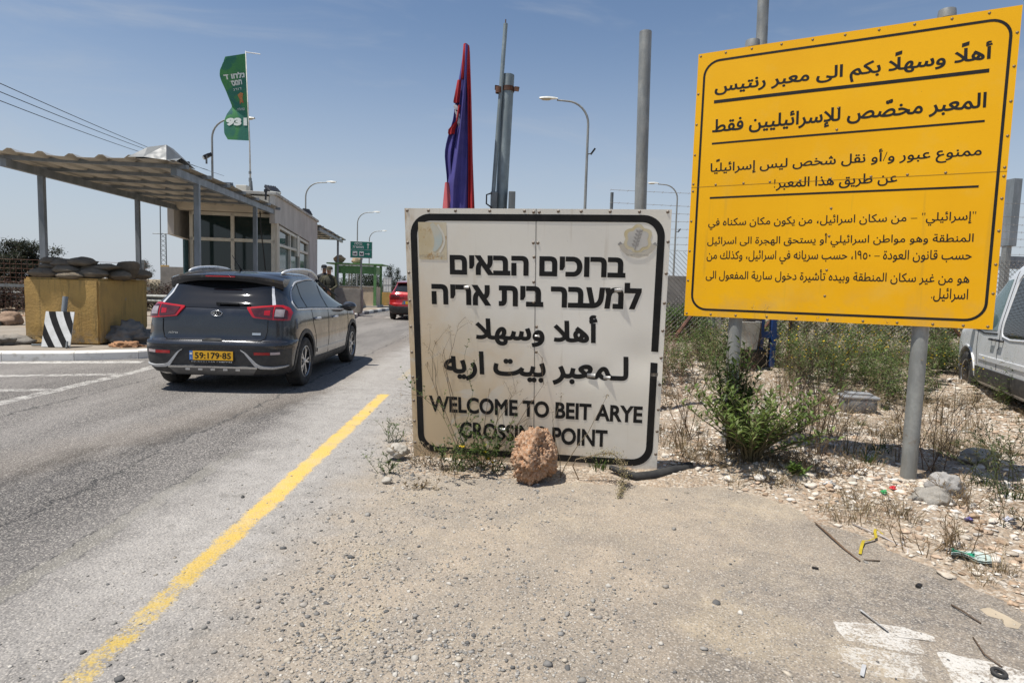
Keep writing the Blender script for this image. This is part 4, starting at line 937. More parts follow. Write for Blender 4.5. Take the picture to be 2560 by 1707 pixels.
mb = MB(); mb.bar((.0, yw_-.012, 1.098), (.27, yw_-.008, 1.088), .03, .022, bev=.006); mb.bar((.26, yw_-.008, 1.088), (.41, yw_-.002, 1.082), .014, .012); mb.build('wiper_arm', BLACK, wp)
mb = MB(); mb.tube([(0, -1.25, 1.512), (0, -1.27, 1.545), (-.012, -1.33, 1.60), (-.03, -1.45, 1.70)], [.022, .012, .006, .004], 8); mb.build('antenna', BLACK, car, smooth=True)
# number plate
pl = empty('number_plate', (0, KS.rear(0, .46)-.012, .458)); pl.parent = car
PLY = mat('plate_yellow', (.78, .42, .015), (.70, .37, .012), 7, .45); PLB = mat('plate_blue', (.05, .16, .45), None, 5, .45)
mb = MB(); mb.box((0, -.004, -.008), (.535, .010, .140), bev=.004); mb.build('plate_holder', BLACK, pl)
mb = MB(); mb.box((.02, -.011, .004), (.478, .004, .110)); mb.build('plate_field', PLY, pl)
mb = MB(); mb.box((-.240, -.011, .004), (.040, .004, .110)); mb.build('plate_band', PLB, pl)
Tp = lambda u, v: Vector((u, -.0142, v))
text_part('lettering', '59:179·85', (-.195, .235, -.034, .042), Tp, INK, pl, .02)
text_part('lettering', 'IL', (-.250, -.231, -.038, -.020), Tp, WHITE_P, pl, .01)
mb = MB(); mb.grid([[Tp(-.254+.028*i, .012+.026*j) for i in (0, 1)] for j in (0, 1)]); mb.build('plate_flag', WHITE_P, pl)
text_part('lettering', '02-6221928 ירושלים', (-.24, .245, -.076, -.061), lambda u, v: Vector((u, -.0105, v)), WHITE_P, pl, .015)
# maker's badge and lettering
bd = empty('badge', (.02, KS.rear(0, .965)-.006, .968)); bd.parent = car
el = lambda r_, off: [Vector((r_*.068*cos(t), off, r_*.034*sin(t))) for t in np.linspace(0, 2*pi, 32, endpoint=False)]
mb = MB(); mb.add([Vector((0, -.004, 0))]+el(.92, -.004), [(0, 1+i, 1+(i+1) % 32) for i in range(32)]); mb.build('badge_field', BLACK, bd)
mb = MB(); mb.tube(el(.96, -.004)+[el(.96, -.004)[0]], .0045, 6); mb.build('badge_ring', CHROME, bd, smooth=True)
text_part('lettering', 'KIΛ', (-.047, .047, -.017, .017), lambda u, v: Vector((u, -.007, v)), CHROME, bd, .025)
text_part('lettering', 'niro', (-.555, -.44, .712, .742), lambda u, v: Vector((u, KS.rear(u, .73)-.006, v)), CHROME, car, .02, shear=.35)
skin('trim_badge', [(.455, .715), (.555, .715)], [(.455, .742), (.555, .742)], Rr, CHROME, car, .006, 5, 3, .006)
# windscreen and bonnet lamps (seen only from other sides)
Ff = lambda x, z: (x, KS.front(x, z), z)
skin('windscreen', [(-.72, 1.09), (0, 1.07), (.72, 1.09)], [(-.56, 1.40), (0, 1.43), (.56, 1.40)], Ff, DARKGLASS, car, .006, 24, 8, .015, flip=True)
for sg in (-1, 1): skin('headlight', [(sg*.50, .70), (sg*.78, .74)], [(sg*.50, .80), (sg*.80, .86)], Ff, CLEARL, car, .01, 8, 4, .02, flip=sg > 0)

# ---- red crossover further up the road
REDP = car_paint('red_car_paint', (.42, .012, .010), (.34, .008, .008), .25, .25)
rc = empty('red_car', (-3.93, 26.9, 0), radians(2.5), 'red crossover car with sloping rear window half hidden by the white sign', 'car')
QS = Shell([(.24, -1.98, 2.0, .80), (.34, -2.12, 2.15, .87), (.50, -2.16, 2.2, .90), (.62, -2.15, 2.2, .905), (.70, -2.11, 2.2, .90), (.82, -2.08, 2.15, .905), (.92, -2.08, 2.08, .905), (1.0, -2.06, 1.8, .885), (1.06, -2.02, 1.3, .85), (1.12, -1.97, 1.0, .81),
  (1.25, -1.84, .65, .74), (1.38, -1.72, .35, .68), (1.48, -1.62, .12, .64), (1.53, -1.5, -.05, .60), (1.57, -1.2, -.25, .50), (1.595, -.85, -.45, .34)], nr=5.)
me = QS.mesh([(-1.32, .345), (1.32, .345)], .385, .62); me.materials.append(REDP); me.shade_smooth(); me.set_sharp_from_angle(angle=radians(38))
o = bpy.data.objects.new('body', me); col.objects.link(o); o.parent = rc; Rq = lambda x, z: (x, QS.rear(x, z), z)
mb = MB(); mb.box((0, 0, .34), (1.25, 3.6, .3)); mb.build('underbody', BLACK, rc)
for x, y in ((.80, -1.32), (-.80, -1.32), (.80, 1.32), (-.80, 1.32)): wheel(rc, x, y, .345, .215)
skin('bumper_skin', [(-.84, .26), (0, .25), (.84, .26)], [(-.89, .62), (-.6, .55), (.6, .55), (.89, .62)], Rq, TRIM, rc, .008, 40, 6, .03)
skin('rear_window', [(-.70, 1.13), (0, 1.11), (.70, 1.13)], [(-.58, 1.46), (0, 1.48), (.58, 1.46)], Rq, DARKGLASS, rc, .006, 24, 8, .015)
mb = MB(); mb.grid([[Vector((x, -1.78+.12*abs(x)**2+d, 1.515-h_-.05*abs(x)**2)) for x in np.linspace(-.62, .62, 15)] for d, h_ in ((.25, -.03), (.0, 0), (.02, .035), (.14, .05))], flip=True); mb.build('spoiler', REDP, rc, smooth=50)
for sg in (-1, 1):
    X = lambda q: [(sg*x, z) for x, z in q]; fl = sg < 0
    skin('tail_light', X([(.30, .93), (.60, .90), (.87, .87)]), X([(.30, .985), (.6, 1.03), (.86, 1.03)]), Rq, REDL, rc, .014, 16, 6, .03, flip=fl)
    skin('tail_lens', X([(.45, .925), (.62, .915), (.82, .90)]), X([(.45, .985), (.62, 1.005), (.82, 1.005)]), Rq, REDD, rc, .019, 12, 5, .012, flip=fl)
    for yc in (-1.32, 1.32):
        a = np.linspace(radians(-12), radians(192), 22); skin('wheel_arch_trim', [(yc+.38*cos(t), .345+.38*sin(t)) for t in a], [(yc+.44*cos(t), .345+.435*sin(t)) for t in a], (lambda y, z: (sg*QS.side(y, z), y, z)), TRIM, rc, .007, 22, 3, .03, flip=sg > 0)
    ys_ = np.linspace(-1.35, .85, 20); tp = lambda y: float(np.interp(y, [-1.35, -1.0, -.5, 0, .4, .85], [1.20, 1.40, 1.45, 1.42, 1.30, 1.06]))
    skin('side_window', [(y, 1.06) for y in ys_], [(y, tp(y)) for y in ys_], (lambda y, z: (sg*QS.side(y, z), y, z)), DARKGLASS, rc, .006, 20, 6, .015, flip=fl)
    pts = [Vector((sg*.60, y, 1.56+.05*min(1, 4*min((y+1.3)/1.4, (.1-y)/1.4)))) for y in np.linspace(-1.3, .1, 12)]
    mb = MB(); mb.tube(pts, .016, 8); mb.build('roof_rail', CHROME, rc, smooth=True)
pl = empty('number_plate', (0, QS.rear(0, .66)-.012, .70)); pl.parent = rc
mb = MB(); mb.box((0, 0, 0), (.52, .012, .115)); mb.build('plate_field', PLY, pl); mb = MB(); mb.box((-.24, -.004, 0), (.045, .008, .112)); mb.build('plate_band', PLB, pl)
skin('plate_recess', [(-.36, .63), (.36, .63)], [(-.32, .78), (.32, .78)], Rq, TRIM, rc, .004, 8, 3, .01)

# ---- silver van parked behind the yellow sign
VANP = car_paint('silver_van_paint', (.74, .75, .76), (.68, .69, .70), .08, .3)
k_ = VANP.node_tree.nodes['Principled BSDF']; k_.inputs['Coat Weight'].default_value = .35; k_.inputs['Coat Roughness'].default_value = .2
van = empty('silver_van', (0, 0, 0), radians(-23), 'silver van with black sill moulding parked among weeds behind the yellow sign', 'van')
VS = Shell([(.22, -2.35, 2.35, .86), (.30, -2.42, 2.45, .94), (.45, -2.46, 2.52, .965), (.70, -2.46, 2.52, .975), (.90, -2.46, 2.46, .975), (1.0, -2.455, 2.30, .972), (1.06, -2.45, 2.05, .968), (1.12, -2.445, 1.82, .96), (1.2, -2.44, 1.66, .945),
  (1.4, -2.42, 1.36, .905), (1.6, -2.39, 1.08, .865), (1.75, -2.36, .88, .835), (1.85, -2.31, .70, .80), (1.91, -2.2, .5, .73), (1.945, -2.0, .25, .6), (1.96, -1.7, 0, .45)], nr=8, nf=3.4, Lr=.5, Lf=.9)
hd = Vector((sin(radians(23)), cos(radians(23)), 0)); lf = Vector((-cos(radians(23)), sin(radians(23)), 0))
WC = Vector((6.88, 9.05, 0)); van.location = WC-lf*.90-hd*1.55
me = VS.mesh([(-1.55, .34), (1.55, .34)], .40, .64); me.materials.append(VANP); me.shade_smooth(); me.set_sharp_from_angle(angle=radians(38))
o = bpy.data.objects.new('body', me); col.objects.link(o); o.parent = van
mb = MB(); mb.box((0, 0, .36), (1.3, 4.2, .3)); mb.build('underbody', BLACK, van)
for x, y in ((.87, -1.55), (-.87, -1.55), (.87, 1.55), (-.87, 1.55)): wheel(van, x, y, .33, .215, 'steel')
for sg in (-1, 1):
    fl = sg < 0; Vs = (lambda s_: (lambda y, z: (s_*VS.side(y, z), y, z)))(sg)
    skin('sill_trim', [(-1.12, .30), (1.10, .30)], [(-1.10, .50), (1.06, .50)], Vs, TRIM, van, .02, 24, 4, .04, flip=fl)
    for yc in (-1.55, 1.55):
        a = np.linspace(radians(0), radians(180), 22); skin('wheel_arch_trim', [(yc+.395*cos(t), .34+.395*sin(t)) for t in a], [(yc+.425*cos(t), .34+.42*sin(t)) for t in a], Vs, VANP, van, .012, 22, 3, .03, flip=sg > 0)
    skin('cab_window', [(.30, 1.02), (.8, 1.00), (1.42, 1.05)], [(.30, 1.68), (.70, 1.66), (1.42, 1.12)], Vs, glass('cab_glass', (.10, .16, .16), .04), van, .006, 16, 8, .012, flip=fl)
    skin('sliding_door_window', [(-1.0, .98), (-.2, .95), (.06, .98), (.08, 1.05)], [(-1.0, 1.66), (-.2, 1.70), (.0, 1.70), (.04, 1.62)], Vs, DARKGLASS, van, .006, 18, 8, .012, flip=fl)
    line_on('window_seal', [(-1.04, .955), (-.2, .925), (.08, .955), (.115, 1.05), (.075, 1.66), (.0, 1.735), (-.2, 1.735), (-1.04, 1.70)], Vs, VANP, van, .012)
    line_on('window_seal', [(.27, .98), (.8, .965), (1.50, 1.05)], Vs, BLACK, van, .012)
    for ln in ([(.20, 1.78), (.19, 1.2), (.17, .80), (.23, .78), (.23, .52)], [(1.06, 1.0), (1.08, .8), (1.05, .52)], [(-1.15, 1.75), (-1.15, .52)]): line_on('door_gap', ln, Vs, GAP, van, .005)
    skin('door_swage', [(-1.1, .60), (.95, .60)], [(-1.1, .66), (.95, .66)], Vs, VANP, van, .012, 24, 4, .03, flip=fl)
    for yh in (.30, .02):
        mb = MB(); mb.tube([Vector((sg*(VS.side(y, .90)+d), y, .90)) for y, d in ((yh, .0), (yh+.02, .035), (yh+.15, .035), (yh+.17, .0))], .014, 8); mb.build('door_handle', BLACK, van, smooth=True)
    mb = MB(); mb.lathe([(0, -.06), (.10, -.05), (.13, 0), (.12, .05), (0, .06)], 16, Matrix.Translation((sg*1.10, 1.22, 1.15))@Matrix.Rotation(radians(90), 4, 'X')@Matrix.Diagonal((.8, 1.15, 1, 1))); mb.build('mirror', BLACK, van, smooth=True)
skin('windscreen', [(-.78, 1.17), (0, 1.15), (.78, 1.17)], [(-.66, 1.78), (0, 1.80), (.66, 1.78)], (lambda x, z: (x, VS.front(x, z), z)), DARKGLASS, van, .006, 24, 10, .015, flip=True)
# ------------------------------------------------------------ checkpoint booth, canopies, barriers
PLASTER = mat('grey_plaster', (.52, .485, .44), (.43, .40, .36), 1.6, .9, 0, .35, 26, stretch=(1, 1, .5))
PLAST2 = mat('beige_plaster', (.66, .59, .48), (.58, .52, .42), 2, .9, 0, .3, 30)
CREAMF = mat('cream_window_frame', (.64, .60, .50), (.55, .51, .42), 5, .5)
TEAL = mat('teal_door_paint', (.055, .13, .14), (.035, .085, .095), 9, .6)
BGLASS = glass('booth_glass', (.010, .022, .021), .04)
k = NT('cracked_booth_glass'); v = k.voro(26, 'Distance', 'DISTANCE_TO_EDGE'); kk = k.math('MULTIPLY', k.ramp(v, .0, .05, 1, 0), k.ramp(k.noise(2.2, 3), .40, .6)); c = k.mix(kk, (.015, .055, .052), (.30, .42, .40)); CRACKG = k.out(c, .12, 0, .6)
PANEL = mat('cream_roof_sheet', (.50, .455, .37), (.42, .38, .31), 3, .6, 0, .05, 30)
ROOFTOP = mat('white_roof_sheet', (.36, .37, .375), (.29, .295, .29), 4, .5)
by = radians(8.2)
booth = empty('guard_booth', (-7.15, 19.2, .14), by, 'grey plastered guard booth with dark windows under the metal canopy', 'guard booth')
BW, BL_, BH = 3.06, 8.1, 3.87          # width, depth, height above the island
def hood(z0, z1): pass
# side outline: deep hood at the front whose underside drops to the rear
mb = MB()
def slab(poly, x0, x1, mi=0):
    M_ = Matrix(((0, 0, 1, 0), (1, 0, 0, 0), (0, 1, 0, 0), (0, 0, 0, 1))); mb.prism(poly, x0, x1, M_, mi)
slab([(0, 3.0), (0, 3.87), (BL_, 3.87), (BL_, 0), (6.1, 0), (6.1, 2.88), (.55, 3.06)], -.16, 0)          # right wall
slab([(0, 2.55), (0, 3.87), (BL_, 3.87), (BL_, 0), (1.2, 0), (1.2, 2.5)], -BW, -BW+.18)                  # left wall
mb.box((-BW/2, BL_/2+.01, 3.70), (BW-.35, BL_-.06, .18)); mb.box((-BW/2, .06, 3.58), (BW-.36, .12, .46), mi=1); mb.box((-BW/2, BL_-.1, 1.75), (BW-.36, .16, 3.5))
mb.box((-BW/2, .42, .57), (BW-.40, .14, 1.15)); mb.box((-.10, 3.3, .80), (.12, 5.55, 1.6)); mb.box((-BW/2, 3.6, .02), (BW-.5, 7.6, .05))
mb.build('wall', (PLASTER, PLAST2), booth)
mb = MB(); mb.box((-BW/2, BL_/2, 3.90), (BW+.12, BL_+.12, .09), bev=.02); mb.build('roof', mat('roof_coping', (.48, .46, .42), (.34, .32, .28), 3, .9, 0, .3, 20), booth)
mb = MB(); mb.box((-BW/2-.12, .27, 3.34), (BW-.56, .40, .03)); mb.box((-.06, .48, 2.4), (.10, .2, 1.8)); mb.build('soffit', PLAST2, booth)
fr = MB(); fx0, fx1 = -2.52, -.14
for x in (fx0, -1.33, fx1): fr.box((x, .40, 2.23), (.10, .12, 2.15), bev=.01)
for z in (3.26, 2.48, 1.20): fr.box(((fx0+fx1)/2, .395, z), (fx1-fx0+.10, .11, .10), bev=.01)
win = fr.build('window', CREAMF, booth)
for xa_, xb_ in ((fx0, -1.33), (-1.33, fx1)):
    for za, zb in ((1.25, 2.43), (2.53, 3.21)):
        mb = MB(); mb.box(((xa_+xb_)/2, .43, (za+zb)/2), (xb_-xa_-.10, .02, zb-za)); mb.build('pane', BGLASS, win)
fr = MB(); ys_ = (.75, 2.55, 3.05, 4.15, 6.0)
tz = lambda y: 3.05-.032*(y-.55)-.06
for y in (.75, 2.5, 4.2, 6.0): fr.box((-.085, y, (1.6+tz(y))/2), (.12, .09, tz(y)-1.6), bev=.01)
for z in (2.40, 1.62): fr.box((-.08, 3.37, z), (.115, 5.3, .09), bev=.01)
fr.bar((-.08, .72, tz(.75)-.02), (-.08, 6.03, tz(6.0)-.02), .115, .09); fr.box((-.08, 3.3, 2.66), (.11, .07, .5)); fr.box((-.06, 3.75, 2.55), (.14, .34, .75), bev=.01)
win = fr.build('window', CREAMF, booth)
for a, b in ((.75, 2.5), (2.5, 4.2), (4.2, 6.0)):
    mb = MB(); mb.box((-.115, (a+b)/2, 2.01), (.02, b-a-.09, .70)); mb.build('pane', CRACKG, win)
    mb = MB(); zt = tz(b)-.05; mb.box((-.12, (a+b)/2, (2.445+zt)/2), (.02, b-a-.09, zt-2.445)); mb.build('pane', BGLASS, win)
mb = MB(); mb.box((-BW+.40, .30, 1.22), (.06, .32, 2.42), bev=.01); mb.build('door', TEAL, booth)
mb = MB()
for _ in range(26): y, z = random.uniform(6.2, 7.9), random.uniform(.6, 3.0); mb.box((.002, y, z), (.003, random.uniform(.02, .10), random.uniform(.03, .16)))
for _ in range(14): y, z = random.uniform(.3, 7.5), random.uniform(3.1, 3.7); mb.box((.002, y, z), (.003, random.uniform(.02, .06), random.uniform(.03, .10)))
mb.build('plaster_chips', mat('bare_plaster_chip', (.55, .53, .50), None, 5, .9), booth)
tb = booth.matrix_basis.copy()
def BP(x, y, z): return Vector((-7.15, 19.2, .14))+Matrix.Rotation(by, 3, 'Z')@Vector((x, y, z))

def canopy(name, corners, zf, zb, posts, label, npurl=7, nrib=7, post_w=.10):
    "corner-built flat sheet roof; local frame at its front right corner, y running back"
    L, W_ = corners; rt = empty(name, (0, 0, 0), 0, label, 'canopy')
    zz = lambda y: zf+(zb-zf)*y/L
    mb = MB(); nx = nrib*14; rows_t = []; rows_b = []
    for j in range(13):
        y = -.45+(L+.75)*j/12; rt_, rb_ = [], []
        for i in range(nx+1):
            x = -W_-.42+(W_+.55)*i/nx; ph = (i/nx*nrib) % 1; h_ = .055 if .42 < ph < .58 else (.0 if (ph < .34 or ph > .66) else .028)
            sag = -.03*sin(pi*(i/nx))+.012*sin(3*i/nx*pi+j)
            rt_.append(Vector((x, y, zz(y)+.155+h_+sag))); rb_.append(Vector((x, y, zz(y)+.150+h_+sag)))
        rows_t.append(rt_); rows_b.append(rb_)
    mb.grid(rows_t, 1); mb.grid(rows_b, 0, True); mb.grid([rows_t[0], rows_b[0]], 0); mb.grid([rows_t[-1], rows_b[-1]], 0, True)
    mb.grid([[r[-1] for r in rows_t], [r[-1] for r in rows_b]], 0, True); mb.grid([[r[0] for r in rows_t], [r[0] for r in rows_b]], 0)
    mb.build('roof_sheet', (PANEL, ROOFTOP), rt)
    for x in (0, -W_): mb = MB(); mb.bar((x, -.12, zz(-.12)), (x, L+.1, zz(L+.1)), .10, .14); mb.build('beam', PAINTED_GREY, rt)
    for i in range(npurl):
        y = .0+(L)*i/(npurl-1); mb = MB(); mb.box((-W_/2-.10, y, zz(y)+.105), (W_+.62, .055, .07)); mb.build('purlin', PAINTED_GREY, rt)
    for x, y in posts:
        mb = MB(); mb.box((x, y, (zz(y)-.07+.14)/2), (post_w, post_w, zz(y)-.07-.14)); mb.box((x, y, .15), (.2, .2, .02)); mb.build('post', PAINTED_GREY, rt)
    return rt
cn = canopy('checkpoint_canopy', (7.75, 2.78), 3.31, 3.50, [(-.0, 1.08), (-2.78, 1.0), (-.0, 5.6), (-2.78, 5.15)], 'large cream sheet canopy on grey posts covering the booth front')
cn.location = (-6.13, 11.62, 0); cn.rotation_euler = (0, 0, by)
mb = MB(); A = [[Vector((x, y, z)) for x, y, z in row] for row in ([(-.62, -.47, 3.46), (-.35, -.50, 3.47), (.02, -.50, 3.44), (.12, -.42, 3.42)], [(-.60, -.35, 3.50), (-.32, -.40, 3.66), (-.05, -.30, 3.74), (.13, -.1, 3.56)], [(-.55, -.1, 3.50), (-.3, -.08, 3.62), (-.02, -.05, 3.72), (.14, .25, 3.52)], [(-.52, .3, 3.48), (-.3, .35, 3.50), (.0, .4, 3.50), (.14, .6, 3.48)])]
mb.grid(A, 0); mb.build('bent_corner_sheet', mat('bent_sheet_grey', (.24, .255, .26), (.19, .20, .20), 5, .55), cn)
cn2 = canopy('rear_canopy', (8.4, 2.6), 3.72, 3.78, [(.0, 6.6), (-2.5, 6.6)], 'smaller sheet canopy on posts behind the guard booth', 6, 6)
cn2.location = tuple(P(797, 572, 27.5).xy)+(0,); cn2.rotation_euler = (0, 0, by)

# ---- floodlights
def floodlight(loc, rz, tilt, sz, label, face=(.55, .58, .56)):
    e = empty('floodlight', loc, rz, label, 'floodlight', 'floodlights around the booth'); R_ = Euler((tilt, 0, 0)).to_matrix()
    w_, h_, d_ = sz; c_ = Vector((0, 0, h_*.75))
    mb = MB(); mb.box(c_, (w_, d_, h_), R_, bev=d_*.15)
    for i in range(7): mb.box(c_+R_@Vector((-w_*.4+w_*.8*i/6, d_*.62, 0)), (w_*.04, d_*.35, h_*.8), R_)
    mb.build('housing', BLACK, e)
    mb = MB(); mb.box(c_+R_@Vector((0, -d_*.5, 0)), (w_*.86, d_*.08, h_*.84), R_); mb.build('lens', mat('floodlight_lens', face, tuple(q*.8 for q in face), 6, .15), e)
    mb = MB(); mb.tube([(-w_*.55, 0, h_*.75), (-w_*.55, 0, .0), (w_*.55, 0, 0), (w_*.55, 0, h_*.75)], d_*.09, 6); mb.tube([(0, 0, 0), (0, 0, -.22)], d_*.14, 8); mb.build('bracket', STEEL_D, e); return e
floodlight(P(560, 470, 18.2)+Vector((0, 0, -.05)), radians(14), radians(14), (.46, .16, .40), 'big floodlight with pale lens on the canopy edge beside the curved lamp post')
floodlight(BP(-.25, .9, 4.02), radians(50), radians(35), (.42, .12, .32), 'black floodlight on the front corner of the booth roof')
floodlight(BP(-.2, 6.9, 4.02), radians(60), radians(55), (.38, .10, .26), 'black floodlight on the rear end of the booth roof')
floodlight(BP(-.35, 5.6, 3.98), radians(60), radians(55), (.26, .10, .2), 'small black floodlight midway along the booth roof')
mb = MB(); b_ = BP(-1.1, .7, 3.95); mb.box(b_+Vector((0, 0, .12)), (.34, .3, .24), bev=.02); o = mb.build('roof_junction_box', mat('box_cream', (.5, .48, .42), None, 5, .6)); tag(o, 'cream junction box on the booth roof by the flagpole', 'junction box')
mb = MB(); mb.tube([P(664, 500, 18.8), P(665, 478, 18.8)], .03, 8); mb.lathe([(0, .05), (.05, .04), (.05, -.04), (0, -.05)], 10, Matrix.Translation(P(664, 477, 18.8))); o = mb.build('security_camera', BLACK); tag(o, 'little dark security camera post at the canopy back edge', 'camera')
mb = MB(); q = P(470, 410, 12.3); mb.tube([q, q+Vector((0, 0, -.12))], .018, 6); mb.lathe([(0, .05), (.035, .04), (.035, -.04), (0, -.05)], 10, Matrix.Translation(q)); o = mb.build('security_camera', BLACK); tag(o, 'little black security camera above the bent canopy corner', 'camera')
mb = MB(); mb.tube([P(650, 528, 18.7), P(652, 575, 18.8), P(658, 620, 18.9), P(664, 680, 19.0)], .018, 6); o = mb.build('cable', RUBBER, smooth=True); tag(o, 'black cable hanging down in front of the booth window', 'cable')

# ---- yellow concrete block with sandbags
k = NT('yellow_painted_concrete'); x_, y_, z_ = k.xyz(); c = k.mix(k.ramp(k.noise(2.2, 5, .6), .35, .7), (.50, .32, .11), (.41, .265, .10))
st = k.math('MULTIPLY', k.ramp(k.noise(13, 6, .75, stretch=(1, 1, .07), dist=.3), .48, .70, 0, .85), k.ramp(k.noise(1.7, 3), .35, .6, .15, 1)); c = k.mix(st, c, (.20, .15, .07)); c = k.mix(k.ramp(k.noise(3.3, 6, .7), .62, .72), c, (.30, .26, .20))
c = k.mix(k.math('MULTIPLY', k.ramp(z_, .0, .35, 1, 0), k.ramp(k.noise(6, 5, .7), .40, .62)), c, (.24, .20, .15)); k.bump(k.noise(22, 7, .7), .6, .02); YCON = k.out(c, .9, 0, .2)
def rough_block(name, loc, size, rz, mt, label, cat='concrete block', amp=.012):
    bm = bmesh.new(); bmesh.ops.create_cube(bm, size=1)
    for v in bm.verts: v.co = Vector((v.co.x*size[0], v.co.y*size[1], (v.co.z+.5)*size[2]))
    bmesh.ops.bevel(bm, geom=bm.edges[:], offset=.035, segments=2, affect='EDGES'); bmesh.ops.subdivide_edges(bm, edges=[e for e in bm.edges if e.calc_length() > .15], cuts=9, use_grid_fill=True)
    for v in bm.verts:
        q = v.co*3+Vector((loc[0], loc[1], 0)); v.co += Vector((mnoise.noise(q), mnoise.noise(q+Vector((9, 0, 0))), mnoise.noise(q+Vector((0, 9, 0)))))*amp+v.co.normalized()*0
        d_ = mnoise.noise(v.co*7); 
        if v.co.z < .25: v.co -= Vector((v.co.x, v.co.y, 0)).normalized()*max(0, d_-.15)*.16
    me = bpy.data.meshes.new(name); bm.to_mesh(me); bm.free(); me.materials.append(mt); me.shade_smooth(); me.set_sharp_from_angle(angle=radians(40))
    o = bpy.data.objects.new(name, me); col.objects.link(o); o.location = loc; o.rotation_euler = (0, 0, rz); return tag(o, label, cat)
blk = rough_block('concrete_block', (-8.02, 12.0, .135), (1.30, 1.66, 1.20), radians(3), YCON, 'yellow painted concrete block with sandbags on its top')
k = NT('sandbag_cloth'); c = k.mix(k.ramp(k.noise(3, 5, .6), .35, .65), (.31, .26, .195), (.23, .19, .145)); wv = k.n('ShaderNodeTexWave'); wv.inputs['Scale'].default_value = 60; k.link(k.tc, wv.inputs[0]); c = k.mix(k.math('MULTIPLY', wv.outputs['Fac'], .18), c, (.07, .06, .05)); k.bump(k.math('ADD', k.noise(9, 7, .75, dist=.6), k.math('MULTIPLY', wv.outputs['Fac'], .05)), 1.0, .06); BAG = k.out(c, .95, 0, .1)
def sandbag(loc, rz, L, W_, T, label, tilt=0, seed=0, sagx=0, mt=None, group='sandbags on the yellow block', name='sandbag'):
    bm = bmesh.new(); bmesh.ops.create_uvsphere(bm, u_segments=28, v_segments=18, radius=1)
    for v in bm.verts:
        x, y, z = v.co; n_ = 2.9
        def se(a, e): return math.copysign(abs(a)**e, a)
        # pillow: boxy in plan, tied and pinched at one end
        r = (abs(x)**n_+abs(y)**n_+1e-9)**(1/n_)/max(1e-6, sqrt(x*x+y*y)) if (x or y) else 1
        x, y = x/max(r, .6), y/max(r, .6)
        pin = 1-.45*max(0, x-.62)/.38; y *= pin; z *= (1-.55*max(0, abs(x)-.55)/.45)
        q = Vector((x*1.6+seed*3.3, y*1.6, z*1.6+seed)); d_ = .10*mnoise.noise(q)+.06*mnoise.noise(q*2.4)+.035*mnoise.noise(q*5.5)
        f = 1+d_; v.co = Vector((x*L/2*f, y*W_/2*f, (z if z > 0 else z*.8)*T/2*(1+1.3*d_)-sagx*T*(x*x)*.35))
    me = bpy.data.meshes.new('sandbag'); bm.to_mesh(me); bm.free(); me.materials.append(mt or BAG); me.shade_smooth()
    e = bpy.data.objects.new(name, me); col.objects.link(e); e.location = loc; e.rotation_euler = (0, tilt, rz); tag(e, label, 'sandbag', group)
    mb = MB(); mb.tube([(L*.46, 0, -.0*T-sagx*T*.28), (L*.52, .01, .02-sagx*T*.3), (L*.57, .02, .0)], [.035, .02, .045], 8); mb.build('tied_end', mt or BAG, e, smooth=True); return e
def bz(xz, yz, Y): return P(xz/4.126, 580+yz/4.126, Y)
B_ = [((480, 428), 11.32, 10, .54, .40, .19, 'bottom left sandbag with pale torn end', 0), ((745, 452), 11.30, 175, .52, .40, .15, 'flat bottom sandbag second from the left', 0), ((700, 394), 11.33, 184, .46, .38, .16, 'middle layer sandbag over the flat bottom one', 0),
      ((540, 360), 11.40, 12, .38, .38, .13, 'middle layer sandbag at the left end', 0), ((545, 305), 11.42, -8, .36, .38, .15, 'top sandbag at the left end of the pile', 0), ((675, 330), 11.40, 5, .42, .38, .17, 'rounded top sandbag second from the left', 0), ((850, 318), 11.42, -6, .44, .40, .19, 'highest rounded sandbag in the middle of the pile', 0),
      ((955, 432), 11.42, 160, .50, .40, .21, 'plump bottom sandbag at the front corner of the block', 0), ((1030, 372), 11.55, 195, .64, .38, .13, 'long flat sandbag lying across the corner', .10), ((1215, 450), 11.75, 150, .50, .36, .19, 'bottom sandbag on the right side of the block', 0), ((1305, 405), 11.95, 140, .52, .40, .18, 'sandbag slumped on edge with its corner hanging over the right side', .75), ((1455, 445), 12.40, 140, .42, .36, .20, 'dark crumpled sandbag at the rear right end', 0)]
for i, ((xz, yz), Y, rz, L, W_, T, lb, tl) in enumerate(B_): sandbag(bz(xz, yz, Y), radians(rz), L*1.08, W_, T*1.12, lb, tl, i+1)
# filler bags deeper on the block, seen over the front row
sandbag((-8.15, 12.15, 1.43), .4, .55, .4, .2, 'sandbag lying flat behind the front row', 0, 31); sandbag((-7.85, 12.55, 1.42), 1.2, .55, .4, .2, 'rearmost sandbag lying flat on the block', 0, 32)
SACK = mat('grey_sack', (.24, .22, .19), (.18, .165, .145), 5, .95, 0, .5, 18, bdist=.02)
def crumple(name, loc, size, rz, label, cat, seed, mt, amp=.35):
    bm = bmesh.new(); bmesh.ops.create_icosphere(bm, subdivisions=4, radius=1)
    for v in bm.verts:
        q = v.co*1.5+Vector((seed*4.1, 0, seed)); r = 1+amp*mnoise.noise(q)-amp*.8*abs(mnoise.noise(q*2.1))+amp*.5*abs(mnoise.noise(q*4.5))-amp*.4*abs(mnoise.noise(q*8))
        v.co = Vector((v.co.x*r*size[0], v.co.y*r*size[1], max(v.co.z*r, -.15)*size[2]))
    me = bpy.data.meshes.new(name); bm.to_mesh(me); bm.free(); me.materials.append(mt); me.shade_smooth(); o = bpy.data.objects.new(name, me); col.objects.link(o); o.location = loc; o.rotation_euler = (0, 0, rz); return tag(o, label, cat)
crumple('torn_sack', (-7.12, 11.75, .16), (.48, .30, .34), .5, 'crumpled grey torn sack heaped between block and car', 'sack', 2, SACK, .75)
